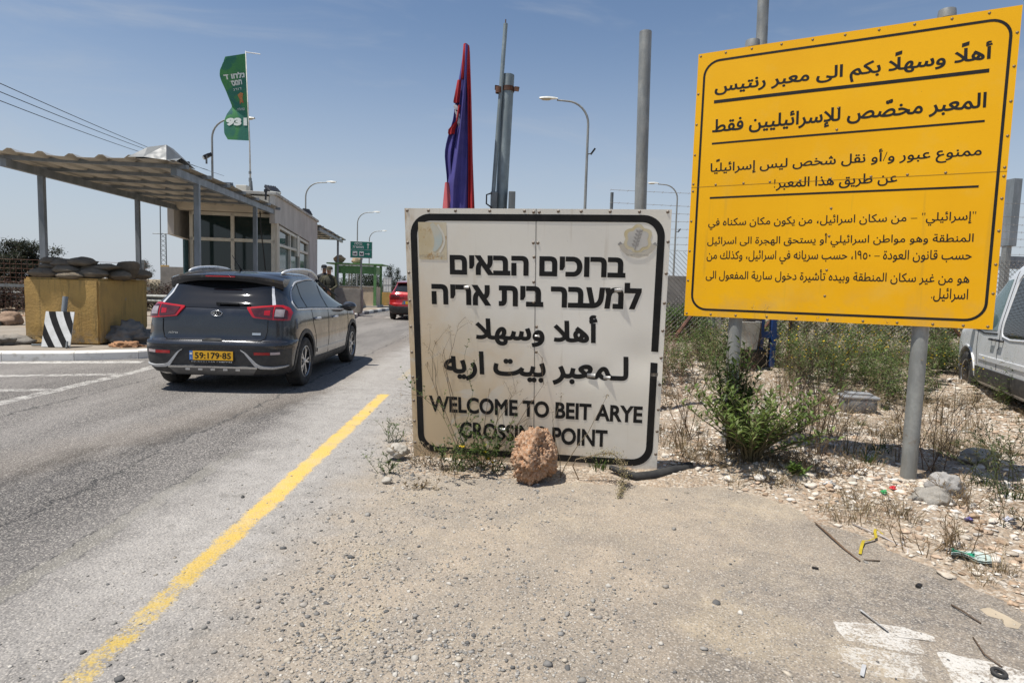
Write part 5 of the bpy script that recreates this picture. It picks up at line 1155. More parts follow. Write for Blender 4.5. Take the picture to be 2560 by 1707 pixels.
crumple('torn_sack', (-8.95, 10.9, .155), (.55, .30, .20), .25, 'grey torn sack lying flat left of the yellow block', 'sack', 5, SACK, .7)
crumple('dirt_pile', (-6.75, 11.05, .15), (.28, .18, .09), .2, 'small heap of orange dirt by the kerb behind the car', 'dirt', 7, mat('orange_dirt', (.38, .20, .10), (.28, .15, .08), 8, .95, 0, .7, 40, bdist=.02), .5)

# ---- fallen chevron board leaning on the block
ch = empty('chevron_board', (-7.70, 10.62, .148), radians(4), 'black and white striped board with a pipe stub leaning by the block', 'road sign')
pw, phh = .47, .62; Mc = Matrix.Rotation(radians(-14), 4, 'X')
mb = MB(); mb.box((.0, 0, phh/2), (pw, .012, phh), bev=.003); o = mb.build('board', WHITE_P, ch); o.matrix_local = Mc @ Matrix.Shear('XZ', 4, (.14, 0)) if False else Mc
for i in range(-1, 3):
    poly = []
    for t in np.linspace(0, 1, 13):
        v_ = phh*t; u_ = -pw/2+.05+.235*i+.30*(1-t)**1.25; poly.append((u_, v_))
    rows = [[], []]
    for u_, v_ in poly: rows[0].append((min(max(u_, -pw/2), pw/2), v_)); rows[1].append((min(max(u_+.112, -pw/2), pw/2), v_))
    mb = MB(); mb.grid([[Vector((u_, -.0085, v_)) for u_, v_ in r_] for r_ in rows]); o = mb.build('stripe', INK, ch); o.matrix_local = Mc
mb = MB(); mb.tube([(.0, .13, .02), (.02, .27, .86)], .043, 16); mb.build('pipe_stub', PAINTED_GREY, ch, smooth=40)
mb = MB(); mb.tube([(-.22, .06, .03), (-.45, .10, .02)], .018, 8); mb.tube([(.2, -.02, .10), (.22, -.08, .0)], .018, 8); mb.build('bracket', STEEL_D, ch)

# ---- green direction sign on its post
gs = empty('direction_sign', tuple(P(902, 776, 29.6).xy)+(.14,), radians(10), 'green road sign with white arrows on a grey post beyond the booth', 'road sign')
GRN = mat('sign_green', (.010, .165, .115), (.008, .14, .10), 6, .45); gz = 2.47; gw, gh = 1.02, .78
mb = MB(); mb.tube([(0, 0, -.05), (0, 0, gz+.7)], .045, 12); mb.build('post', STEEL, gs, smooth=40)
mb = MB(); mb.box((0, -.07, gz+gh/2), (gw, .03, gh), bev=.008); mb.build('panel', WHITE_P, gs)
Tg = lambda u, v, o=0: Vector((u-gw/2, -.0865-o, gz+v))
for a, b in ((.02, .38), (.395, gh-.02)): mb = MB(); mb.grid([[Tg(u, v) for u in (.02, gw-.02)] for v in (a, b)]); mb.build('field', GRN, gs)
text_part('lettering', 'כניסה', (.20, .55, .61, .715), lambda u, v: Tg(u, v, .003), WHITE_P, gs, .02, 'he'); text_part('lettering', 'מאושרת', (.12, .62, .455, .56), lambda u, v: Tg(u, v, .003), WHITE_P, gs, .02, 'he')
def arrow(cx_, cy_, s_, ang):
    pl = [(-.14, -.02), (.05, -.02), (.05, -.07), (.14, 0), (.05, .07), (.05, .02), (-.14, .02)]; c_, si = cos(ang), sin(ang)
    mb = MB(); mb.add([Tg(cx_+s_*(x*c_-y*si), cy_+s_*(x*si+y*c_), .003) for x, y in pl], [(0, 1, 5, 6), (2, 3, 4)]); return mb.build('arrow', WHITE_P, gs)
arrow(.82, .58, .95, pi/2); arrow(.80, .20, .85, 0)
for u0, kind in ((.12, 0), (.42, 1)):
    mb = MB(); mb.grid([[Tg(u, v, .003) for u in (u0, u0+.21)] for v in (.10, .31)]); ic = mb.build('symbol', WHITE_P, gs)
    mb = MB(); q = [(.03, .08, .10, .09), (.11, .08, .17, .12)] if kind == 0 else [(.03, .08, .07, .13), (.13, .08, .17, .13), (.06, .09, .14, .10)]
    for i, (a, b, c_, d_) in enumerate(q): mb.grid([[Tg(u0+x, .10+y, .006+.001*i) for x in (a, c_)] for y in (b-.02, d_+.02)])
    mb.build('vehicle_symbol', INK, ic)

# ---- green booth, concrete block, notice board, yellow barrier
GBP = mat('green_frame_paint', (.13, .28, .10), (.10, .23, .08), 6, .6); STUC = mat('tan_wall', (.60, .47, .33), (.52, .41, .29), 3, .9, 0, .2, 40)
gb = empty('green_kiosk', (-8.35, 34.6, .14), radians(3), 'open green framed kiosk with tan parapet behind the direction sign', 'kiosk')
gw_ = 2.1
mb = MB(); mb.box((-.05, .5, 2.34), (3.0, 2.2, .07), bev=.01); mb.build('roof', GBP, gb)
mb = MB(); mb.box((0, -.45, 2.02), (gw_-.02, .05, .42)); mb.box((gw_/2-.03, .6, 2.02), (.05, 2.0, .40)); mb.build('fascia', GBP, gb)
mb = MB(); mb.box((0, -.48, 2.265), (gw_+.1, .03, .05)); mb.build('fascia_trim', WHITE_P, gb)
for x, y in ((-gw_/2, -.45), (gw_/2, -.45), (gw_/2, 1.6), (-gw_/2, 1.6)): mb = MB(); mb.box((x, y, 1.15), (.14, .14, 2.3)); mb.build('post', GBP, gb)
for x in (-.75, -.6, -.1): mb = MB(); mb.box((x, 1.55, 1.6), (.07, .06, 1.4)); mb.build('post', GBP if x > -.2 else CREAMF, gb)
mb = MB(); mb.box((0, -.43, .56), (gw_-.16, .10, 1.10)); mb.box((gw_/2-.03, .58, .56), (.08, 1.9, 1.10)); mb.box((-gw_/2+.03, .58, .56), (.08, 1.9, 1.10)); mb.build('parapet', STUC, gb)
mb = MB(); mb.box((0, .55, .04), (gw_+.3, 2.4, .10)); mb.box((0, -.44, 1.13), (gw_-.1, .16, .05)); mb.build('sill', mat('concrete_sill', (.42, .40, .36), None, 4, .9), gb)
boulder('rock', (-9.45, 35.0, 2.53), (.32, .25, .22), (.50, .36, .25), (.42, .30, .2), 'pale boulder on the kiosk roof, left of two', 41, 3); boulder('rock', (-8.45, 35.0, 2.53), (.30, .24, .20), (.50, .38, .27), (.42, .30, .2), 'pale boulder on the kiosk roof, right of two', 42, 3)
CONC = mat('grey_concrete', (.30, .27, .235), (.22, .20, .175), 2.4, .92, 0, .5, 30)
rough_block('concrete_block', (-6.95, 26.9, .135), (1.35, .62, 1.06), radians(6), CONC, 'plain grey concrete block in front of the green kiosk')
YB = rough_block('concrete_block', (-7.0, 38.3, .13), (1.7, .6, .80), radians(5), YCON, 'low yellow concrete barrier behind the green kiosk')
nb = empty('notice_board', (-7.72, 40, .14), radians(4), 'white notice board with grid on posts behind the yellow barrier', 'notice board')
mb = MB(); mb.box((0, 0, 1.25), (.52, .03, .92), bev=.006); mb.build('board', WHITE_P, nb)
for x in (-.25, .25): mb = MB(); mb.tube([(x, .03, 0), (x, .03, 1.7)], .02, 6); mb.build('post', STEEL_D, nb)
mb = MB()
for x in (-.24, -.08, .08, .24): mb.box((x, -.018, 1.25), (.012, .004, .88))
for z in (.82, 1.22, 1.27, 1.68): mb.box((0, -.019, z), (.48, .004, .012))
mb.build('grid', STEEL_D, nb)
# ------------------------------------------------------------ lamp posts, poles, flags, fences, masts
LAMPC = mat('lamp_head_white', (.66, .66, .62), (.55, .55, .5), 6, .4); LENS_L = mat('lamp_lens', (.40, .36, .27), None, 5, .3)
def lamp(base, H_, side, arm, label, r=.075, flood=False, grp='curved street lamps at the checkpoint', rz=0):
    e = empty('street_lamp', base, rz, label, 'street lamp', grp); hb = H_-arm*.75
    pts = [(0, 0, -.3), (0, 0, hb*.5), (0, 0, hb)]; rs = [r, r*.8, r*.62]
    for i in range(1, 9): a = pi/2*i/8; pts.append((side*(arm*.72)*(1-cos(a)), 0, hb+arm*.72*sin(a))); rs.append(r*(.62-.02*i))
    pts.append((side*arm*1.05, 0, hb+arm*.74)); rs.append(r*.42)
    mb = MB(); mb.tube(pts, rs, 12); mb.box((0, 0, .2), (.3, .3, .02)); mb.build('pole', STEEL, e, smooth=40)
    mb = MB(); c_ = Vector((side*(arm*1.05+.33), 0, hb+arm*.74+.03)); A = []
    for i in range(9):
        t = i/8; w_ = .15*sin(pi*min(1, .12+t*.78))**.6*(.55+.45*t); A.append([c_+Vector((side*(-.36+.72*t), w_*cos(q), .09*sin(q)*(.6+.4*sin(pi*t))+.01)) for q in np.linspace(0, pi, 7)])
    mb.grid(A); mb.grid([[r_[0], r_[-1]] for r_ in A]); mb.build('head', LAMPC, e, smooth=50)
    mb = MB(); mb.lathe([(0, -.055), (.10, -.04), (.125, 0)], 16, Matrix.Translation(c_+Vector((side*.10, 0, .005)))@Matrix.Diagonal((1.7, 1, 1, 1))); mb.build('lens', LENS_L, e, smooth=True)
    if flood:
        z = flood; mb = MB(); mb.tube([(0, 0, z), (.14, -.05, z+.02)], .02, 6); mb.box((.22, -.08, z+.10), (.07, .2, .26), Euler((0, radians(35), 0)).to_matrix(), bev=.01); mb.build('floodlight', BLACK, e)
    return e
def base_of(px, py, Y): q = P(px, py, Y); return (q.x, Y, .0)
lamp(base_of(531, 430, 30), 8.95, 1, 1.25, 'curved street lamp rising behind the canopy beside the green flag', flood=False)
lamp(base_of(764, 560, 47), 8.85, 1, 1.5, 'curved street lamp just behind the booth, nearest along the road', .085)
lamp(base_of(893, 640, 66), 8.95, 1, 1.6, 'curved street lamp directly behind the green direction sign', .09)
lamp(base_of(923, 640, 89), 9.0, 1, 1.7, 'farthest curved street lamp right of the direction sign', .1)
lamp(base_of(1467, 400, 25), 8.8, -1, 1.2, 'tall curved street lamp behind the white sign, between the poles', .075, flood=6.75)
lamp(base_of(1689, 580, 43), 8.8, -1, 1.3, 'curved street lamp in the gap between the two signs', .08, flood=5.6)
q = P(528, 398, 29.7); floodlight(q+Vector((-.22, 0, 0)), radians(-60), radians(30), (.5, .16, .3), 'grey floodlight clamped to the lamp post by the green flag')
# lattice mast
ms = empty('lattice_mast', base_of(413, 690, 40), 0, 'slim lattice mast standing behind the booth canopy', 'mast')
mb = MB(); legs = [(-.19, -.16), (.19, -.16), (0, .19)]
for i, (x, y) in enumerate(legs): mb.tube([(x, y, -.3), (x*.85, y*.85, 4.2 if i != 0 else 6.6)], .035, 6)
for i in range(14):
    z0, z1 = .3*i, .3*i+.3
    for a in range(3): p, q = legs[a], legs[(a+1) % 3]; mb.tube([(*p, z0), (*q, z1)], .014, 4)
mb.tube([(-.7, -.1, 4.2), (.5, -.1, 4.2)], .025, 6); mb.build('frame', STEEL_D, ms)
mb = MB(); mb.box((.1, -.2, 2.0), (.5, .1, .45)); mb.build('cabinet', mat('mast_cabinet', (.55, .35, .12), None, 5, .7), ms)
q = base_of(445, 655, 36); rough_block('concrete_block', (q[0], 36, .05), (1.6, .8, 2.0), .1, CONC, 'grey concrete block far behind the booth beside the mast')
# poles behind the white sign
def pole(p0, p1, r, label, cat='pole', n=18, mt=STEEL): 
    mb = MB(); mb.tube([p0, p1], r, n); mb.lathe([(0, .012), (r*.98, .008), (r*1.0, -.01)], n, Matrix.Translation(p1)@(Vector(p1)-Vector(p0)).to_track_quat('Z', 'Y').to_matrix().to_4x4())
    o = mb.build('steel_pole', mt, smooth=40); return tag(o, label, cat)
def ext(a, b, z): a, b = Vector(a), Vector(b); t = (z-a.z)/(b.z-a.z); return a+(b-a)*t
A, B_ = P(1253, 515, 6.6), P(1271, 190, 6.6); BLUEG = zinc('blue_grey_galvanised', (.27, .32, .33), (.19, .23, .24), .25)
pole(ext(A, B_, -.1), B_, .062, 'thick blue grey steel pole leaning right behind the white sign', mt=BLUEG)
clamp = MB(); c_ = ext(A, B_, P(1268, 224, 6.6).z); clamp.lathe([(.064, -.024), (.070, -.024), (.070, .024), (.064, .024)], 18, Matrix.Translation(c_)); clamp.bar(c_+Vector((-.07, -.03, 0)), c_+Vector((-.13, -.05, .0)), .016, .045); clamp.bar(c_+Vector((.07, -.03, 0)), c_+Vector((.115, -.05, -.01)), .016, .045); clamp.lathe([(.026, -.03), (.034, -.03), (.034, .03), (.026, .03)], 14, Matrix.Translation(P(1247, 226, 6.55)))
o = clamp.build('pipe_clamp', RUST, smooth=40); tag(o, 'rusty clamp joining the thin pole to the thick leaning pole', 'clamp')
A, B_ = P(1232, 500, 6.55), P(1264, 62, 6.55); pole(ext(A, B_, .1), B_, .022, 'thin grey steel pole clamped to the thick leaning pole', n=12, mt=BLUEG)
mb = MB(); mb.tube([B_, B_+Vector((0, 0, .05))], .006, 6); 
o = mb.build('pole_tip', RUST); tag(o, 'rusty wire stub on top of the thin grey pole', 'wire')
A, B_ = P(1601, 522, 6.9), P(1614, 82, 6.9); pole(ext(A, B_, -.1), B_, .065, 'thick upright steel pole rising right of the leaning pole')
A, B_ = P(1872, 860, 10.0), P(1911, -60, 10.0); pole(ext(A, B_, -.1), B_, .085, 'tall steel pole passing behind the yellow sign and out of view')
cb = empty('cable_box', P(1253, 500, 6.5), 0, 'grey cable box strapped to the foot of the leaning pole', 'box')
mb = MB(); mb.box((-.075, .02, -.03), (.07, .10, .22), bev=.008); mb.box((.11, .03, -.02), (.07, .1, .22), bev=.008); mb.build('housing', STEEL_D, cb); mb = MB(); mb.tube([(-.10, -.04, .06), (-.15, -.05, .04), (-.15, -.05, -.05), (-.09, -.05, -.09)], .008, 6); mb.build('conduit', RUBBER, cb)
# ---- green pennant on the booth roof
def cloth(name, edge_l, edge_r, n, m_, wob, mt, parent=None, th=.006):
    L_, R_2 = resamp3(edge_l, n), resamp3(edge_r, n); rows = []
    for i in range(n): rows.append([L_[i]*(1-j/(m_-1))+R_2[i]*(j/(m_-1))+wob(i/(n-1), j/(m_-1)) for j in range(m_)])
    mb = MB(); mb.grid(rows); mb.grid([[p+Vector((0, th, 0)) for p in r_] for r_ in rows], flip=True); return mb.build(name, mt, parent, smooth=True), rows
def resamp3(pts, n):
    p = np.array([tuple(q) for q in pts]); L = np.concatenate([[0], np.cumsum(np.linalg.norm(np.diff(p, axis=0), axis=1))]); q = np.linspace(0, L[-1], n)
    return [Vector(np.array([np.interp(t, L, p[:, i]) for i in range(3)])) for t in q]
k = NT('green_flag_cloth'); x_, y_, z_ = k.xyz(); nn = k.noise(.9, 3, .5, dist=1.2, stretch=(1, 1, .8)); c = k.mix(k.ramp(nn, .42, .50), (.05, .22, .16), (.085, .30, .12)); c = k.mix(k.ramp(nn, .56, .60), c, (.05, .18, .17)); GF = k.out(c, .75)
tr = k.n('ShaderNodeBsdfTranslucent'); k.link(c, tr.inputs[0]); mx = k.n('ShaderNodeMixShader'); mx.inputs[0].default_value = .35; k.link(k.bsdf.outputs[0], mx.inputs[1]); k.link(tr.outputs[0], mx.inputs[2]); k.link(mx.outputs[0], k.t.nodes['Material Output'].inputs[0])
fb = P(627, 484, 21); fl = empty('green_flag', fb, 0, 'torn green pennant flag with white lettering on the booth roof', 'flag'); O = fb
PF = lambda x, y, Y=21: P(x, y, Y)-O
FLAGW = mat('flag_white_print', (.62, .66, .62), None, 5, .8)
le = [PF(552, 148), PF(566, 165), PF(553, 190), PF(556, 205), PF(562, 225), PF(574, 262), PF(577, 272), PF(566, 290), PF(560, 310), PF(562, 335), PF(571, 350)]; re_ = [PF(614, 134), PF(616, 180), PF(619, 250), PF(623, 320), PF(624, 352)]
edge = [PF(573, 150), PF(568, 165), PF(556, 180), PF(552, 192), PF(554, 205), PF(566, 240), PF(577, 265), PF(566, 285), PF(560, 305), PF(562, 335), PF(571, 350)]
wob = lambda s_, t: Vector((0, -.30*sin(pi*2.2*s_+1.2)*(1-t)**1.1*max(.15, 1-1.1*s_), .09*(1-t)**2*sin(pi*s_) if s_ < .1 else 0))
cl, FR = cloth('cloth', edge, re_, 44, 16, wob, GF, fl)
rag = random.Random(4); me = cl.data
for i in range(6):
    for q in (0, 1):
        pass
def Fs(u, v, off=.012):
    "point on the flag: u across 0 hoist edge left..right, v down 0..1"
    i = min(max(v, 0), .999)*43; j = min(max(u, 0), .999)*15; a, b = int(i), int(j); f, g = i-a, j-b
    p = FR[a][b]*(1-f)*(1-g)+FR[a+1][b]*f*(1-g)+FR[a][b+1]*(1-f)*g+FR[a+1][b+1]*f*g; return p+Vector((0, -off, 0))
Tf = lambda u, v: Fs(u, 1-v)
text_part('lettering', 'ד"וחלנ', (.14, .93, .73, .795), Tf, FLAGW, fl, .05); text_part('lettering', '"סמח', (.30, .80, .655, .715), Tf, FLAGW, fl, .05)
text_part('lettering', '931', (.08, .93, .17, .265), Tf, FLAGW, fl, .07)
text_part('lettering', 'גדוד', (.35, .75, .60, .625), Tf, FLAGW, fl, .0); text_part('lettering', 'הלוחם', (.42, .82, .355, .39), Tf, FLAGW, fl, .0)
mb = MB()
for a in np.linspace(0, 2*pi, 9)[:-1]: pass
pts = [(.50, .55), (.66, .57), (.80, .555), (.72, .50), (.76, .44), (.62, .455), (.52, .43), (.56, .49)]
mb.add([Tf(.65, .50)]+[Tf(*q) for q in pts], [(0, 1+i, 1+(i+1) % 8) for i in range(8)]); mb.build('emblem', mat('flag_emblem_red', (.42, .10, .05), (.5, .3, .08), 12, .8), fl)
mb = MB(); mb.tube([(0, 0, -.5), PF(624, 352), PF(614, 128)], [.035, .022, .014], 10); mb.build('flagpole', mat('white_pole', (.55, .54, .5), (.4, .38, .34), 8, .6), fl, smooth=True)
mb = MB(); mb.lathe([(.03, -.06), (.05, -.06), (.05, .06), (.03, .06)], 10, Matrix.Translation(PF(625.5, 450))); mb.lathe([(.03, -.04), (.045, -.04), (.045, .04), (.03, .04)], 10, Matrix.Translation(PF(625, 432))); mb.lathe([(.0, .55), (.05, .5), (.09, 0), (.09, -.1)], 10, Matrix.Translation((0, 0, -.1))); mb.build('pole_fitting', STEEL_D, fl)
mb = MB(); mb.tube([PF(614, 131), PF(651, 136)], .016, 6); mb.build('cross_rod', WHITE_P, fl)
# ---- furled blue and red flag behind the white sign
f2 = empty('furled_flag', P(1166, 560, 6.4), 0, 'limp blue and red flag hanging behind the white sign', 'flag'); O2 = P(1166, 560, 6.4); PG = lambda x, y, Y=6.4: P(x, y, Y)-O2
FB = mat('blue_flag_cloth', (.060, .050, .23), (.05, .042, .19), 5, .8, 0, .2, 30); FRD = mat('red_flag_cloth', (.42, .018, .022), (.33, .014, .018), 5, .8, 0, .2, 30); FPK = mat('faded_red_cloth', (.52, .12, .13), (.46, .09, .10), 5, .8)
def fold(n_, prof, mt, depth, seed, off=0):
    "one hanging fold: prof rows (y px, left px, right px)"
    pr = np.array(prof, float); A = []
    for yv in np.linspace(pr[0, 0], pr[-1, 0], 30):
        l, r_ = np.interp(yv, pr[:, 0], pr[:, 1]), np.interp(yv, pr[:, 0], pr[:, 2]); row = []
        for j in range(15):
            t = j/14; x = l+(r_-l)*t; wv = (.022*sin(11*t+yv*.010+seed)+.012*sin(23*t+seed*2+yv*.006))*min(1, (yv-pr[0, 0])/120)
            row.append(PG(x, yv)+Vector((0, -depth*sin(pi*t)*.8+off+wv, 0)))
        A.append(row)
    mb = MB(); mb.grid(A); mb.grid([[p+Vector((0, .035, 0)) for p in r_] for r_ in A], flip=True); return mb.build(n_, mt, f2, smooth=True)
fold('blue_fold', [(120, 1160, 1168), (215, 1144, 1163), (300, 1133, 1156), (355, 1117, 1146), (385, 1112, 1140), (410, 1114, 1138), (450, 1118, 1140), (560, 1112, 1150)], FB, .06, 1, .0)
fold('blue_fold', [(122, 1163, 1172), (240, 1156, 1171), (360, 1136, 1172), (470, 1118, 1172), (560, 1116, 1172)], FB, .09, 3, -.05)
fold('red_fold', [(119, 1162, 1174), (130, 1162, 1175), (250, 1168, 1179), (400, 1170, 1182), (560, 1170, 1188)], FRD, .05, 5, -.045)
fold('red_fold', [(460, 1114, 1124), (520, 1108, 1140), (580, 1106, 1146)], FPK, .05, 2, -.07)
fold('red_stripe', [(118, 1160, 1170), (170, 1156, 1166), (205, 1154, 1163)], FRD, .03, 2, -.075)
fold('red_patch', [(207, 1145, 1154), (262, 1135, 1150)], FRD, .02, 2, -.075)
fold('red_stripe', [(270, 1147, 1153), (310, 1141, 1147), (330, 1123, 1140), (340, 1122, 1139)], FRD, .02, 2, -.085)
mb = MB()
for i in range(4):
    a = PG(1134+i*3, 268+i*13, 6.31); mb.grid([[a+Vector((.014*j*(1-.12*i)-.01*(k_-1)*0, 0, .045*sin(pi*j/4)*(k_-.5)*.9-.010*j+.02*k_)) for j in range(5)] for k_ in (0, 1)])
mb.build('wing_emblem', mat('flag_emblem_white', (.56, .55, .55), (.3, .3, .32), 30, .8), f2)
mb = MB(); mb.tube([PG(1170, 600, 6.5), PG(1168, 115, 6.5)], .016, 10); mb.build('flagpole', STEEL_D, f2)

# ---- barbed wire fence and chain link behind the signs
FY = 11.6
cf = empty('chain_link_fence', (2.6, FY, 0), 0, 'chain link fence topped with strands of barbed wire behind the signs', 'fence')
WIRE = mat('fence_wire', (.25, .25, .24), (.16, .13, .11), 20, .6, .5)
V, F = [], []
def wires(segs, r):
    n0 = 0; V, F = [], []
    for p, q in segs:
        p, q = np.array(p), np.array(q); d = q-p; d /= np.linalg.norm(d); a = np.cross(d, [0, 1, .01]); a /= np.linalg.norm(a); b = np.cross(d, a)
        for e in (p, q): V += [e+a*r, e-a*r*.5+b*r*.87, e-a*r*.5-b*r*.87]
        for i in range(3): F.append((n0+i, n0+(i+1) % 3, n0+3+(i+1) % 3, n0+3+i))
        n0 += 6
    return np.array(V), np.array(F)
segs = []; x0, x1, zt = -0.75, 9.5, 2.15; st = .085
for c_ in np.arange(x0-zt, x1+zt, st):
    for sg in (1, -1):
        # x = c + sg*(z-?)
        a, b = c_, c_+sg*zt; z0, z1 = 0, zt
        if min(a, b) < x0 or max(a, b) > x1: continue
        segs.append(((a, 0, z0+.05), (b, .004*sg, z1)))
Vv, Ff_ = wires(segs, .0042); np_mesh('mesh', Vv, Ff_, WIRE, cf)
for i, z in enumerate((2.18, 2.30, 2.42, 2.55, 2.68, 2.83, 2.99, 3.24)):
    sg_ = []; xs = np.linspace(x0, 12, 60)
    for a, b in zip(xs[:-1], xs[1:]): sg_.append(((a, 0, z-.02*sin(a*1.1+i)), (b, 0, z-.02*sin(b*1.1+i))))
    for a in np.arange(x0, 12, .16): zz_ = z-.02*sin(a*1.1+i); sg_.append(((a-.015, -.012, zz_-.018), (a+.012, .012, zz_+.018)))
    Vv, Ff_ = wires(sg_, .004); np_mesh('barbed_wire', Vv, Ff_, WIRE, cf)
for x in (-.72, 1.3, 2.75, 5.2, 7.6, 9.5): mb = MB(); mb.tube([(x, .04, -.2), (x, .04, 3.2)], .03, 8); mb.build('fence_post', RUST if x in (2.75, 5.2) else STEEL_D, cf)
for x, dx in ((2.75, -1.3), (5.2, 1.2)): mb = MB(); mb.tube([(x, .0, 1.5), (x+dx, -.5, -.05)], .028, 8); mb.build('brace', RUST, cf)
for (a, b, lb) in (((1690, 840), (1765, 740), 'rusty slanting brace bar seen between the two signs'), ((2400, 860), (2470, 740), 'rusty slanting brace bar beside the van wheel')):
    mb = MB(); mb.tube([P(*a, 10.2), P(*b, 11.0)], .035, 8); o = mb.build('brace_bar', RUST); tag(o, lb, 'brace')
# stack of grey blocks and blue tarpaulin beyond the fence
q = P(1695, 760, 17); rough_block('concrete_block', (q.x, 17, .25), (2.2, .9, 1.60), .15, CONC, 'grey concrete block beyond the chain link fence between the signs')
q = P(1690, 700, 21); mb = MB(); mb.grid([[Vector((q.x-1.6+3.2*i/12, 21+.3*j, 1.42+.55*sin(pi*j/3)+.08*sin(i*1.7))) for i in range(13)] for j in range(4)]); mb.grid([[Vector((q.x-1.6+3.2*i/12, 21.0, .1+j*.66+(.08*sin(i*1.7) if j == 2 else 0))) for i in range(13)] for j in range(3)]); o = mb.build('tarpaulin', mat('blue_tarp', (.05, .13, .32), (.07, .17, .38), 6, .5)); tag(o, 'blue tarpaulin over a pile beyond the fence', 'tarpaulin')
# blue post with black box and white bucket
bp = empty('blue_post', (4.02, 9.7, .15), .2, 'blue steel post with black box and rusty plate behind the yellow sign', 'post')
BLU = mat('blue_steel_paint', (.012, .05, .18), (.012, .035, .12), 8, .5)
mb = MB(); mb.box((-.02, .0, .7), (.07, .07, 1.4)); mb.box((.19, 0, .7), (.08, .08, 1.4)); mb.box((.08, 0, .62), (.42, .05, .10)); mb.build('frame', BLU, bp)
mb = MB(); mb.box((-.22, .02, .82), (.34, .16, .75), bev=.01); mb.build('box', mat('dark_box', (.045, .033, .028), (.07, .05, .04), 8, .7), bp)
mb = MB(); mb.box((-.2, .03, .2), (.5, .24, .40), bev=.02); mb.build('base', BLACK, bp)
mb = MB(); mb.lathe([(.0, .46), (.15, .46), (.185, .86), (.195, .87), (.195, .885), (.175, .885), (.14, .5)], 20, Matrix.Translation((4.02-.30, 9.52, .1))); o = mb.build('bucket', mat('dirty_white_plastic', (.50, .49, .45), (.36, .34, .3), 6, .5), smooth=40); tag(o, 'dirty white bucket hung in front of the black box', 'bucket')
# steel column and gantry beam beyond the van
q = P(2532, 460, 13.2); cg = empty('steel_column', (q.x, 13.2, 0), .1, 'tall boxed grey steel column with a side beam behind the van', 'column')
mb = MB(); mb.box((0, 0, 1.3), (.12, .12, 2.6)); mb.build('lower_post', STEEL, cg); mb = MB(); mb.box((.02, 0, 3.28), (.19, .22, 1.40), bev=.01); mb.build('box', PAINTED_GREY, cg); mb = MB(); mb.box((1.2, .1, 2.25), (2.4, .18, .26)); mb.build('beam', PAINTED_GREY, cg)
# ---- left waste ground: rusty mesh fence, guard rail, power lines
lf_ = empty('mesh_fence', (-15.7, 19.5, .05), radians(10), 'rusty mesh fence with posts on the waste ground at the left', 'fence')
sg_ = []
for x in np.arange(-7, 4.2, .16): sg_.append(((x, 0, .0), (x, 0, 1.75)))
for z in np.arange(.1, 1.8, .14): sg_.append(((-7, 0, z), (4.2, 0, z)))
Vv, Ff_ = wires(sg_, .008); np_mesh('mesh', Vv, Ff_, RUST, lf_)
for x in (-6, -3.5, -1, 1.4, 4): mb = MB(); mb.box((x, .03, .9), (.07, .07, 2.0)); mb.build('post', STEEL_D, lf_)
mb = MB(); mb.bar((-7, -.03, .95), (4.2, -.03, .98), .06, .09); mb.build('rail', STEEL_D, lf_)
gr = empty('guard_rail', (-13.4, 24.0, 0), radians(4), 'grey steel guard rail behind the yellow block', 'guard rail')
mb = MB(); prof = [(-.0, .45), (-.04, .52), (.03, .58), (-.0, .60), (.03, .62), (-.04, .68), (0, .75)]; mb.grid([[Vector((x, y, z)) for y, z in prof] for x in (-6, 3.5)]); mb.grid([[Vector((x, y+.006, z)) for y, z in prof] for x in (-6, 3.5)], flip=True); mb.build('rail', STEEL, gr)
for x in (-5, -2.5, 0, 2.5): mb = MB(); mb.box((x, .08, .35), (.08, .1, .75)); mb.build('post', STEEL_D, gr)
def wire(p, q, sag, label):
    p, q = Vector(p), Vector(q); pts = [p.lerp(q, t)+Vector((0, 0, -sag*4*t*(1-t))) for t in np.linspace(0, 1, 24)]; mb = MB(); mb.tube(pts, .018, 5); o = mb.build('power_line', RUBBER); tag(o, label, 'power line', 'power lines at the left')
wire(P(-120, 155, 24), P(560, 440, 75), .25, 'topmost of three power lines in the sky at the left')
wire(P(-120, 180, 24), P(520, 425, 72), .25, 'middle of three power lines in the sky at the left'); wire(P(-120, 205, 24), P(470, 415, 70), .25, 'lowest of three power lines in the sky at the left')
boulder('rock', (G(38, 815, .1).x, 15.2, .06), (.27, .22, .19), (.36, .25, .18), (.30, .21, .15), 'brown boulder on the waste ground left of the yellow block', 51, 4)
boulder('rock', (-16.9, 16.2, .02), (.4, .3, .2), (.42, .35, .28), (.32, .25, .18), 'pale low rock at the far left edge of the waste ground', 52, 3)
mb = MB(); mb.tube([(-13.6, 14.6, .15), (-12.1, 14.9, .16)], .09, 12); o = mb.build('drain_pipe', STEEL_D, smooth=40); tag(o, 'grey drain pipe lying beside the brown boulder', 'pipe')
mb = MB(); mb.tube([(-14.6, 17.4, .0), (-14.5, 17.3, .6), (-14.1, 17.2, .75)], .05, 8); o = mb.build('white_hose', WHITE_P, smooth=True); tag(o, 'white bent hose sticking up by the left fence', 'hose')
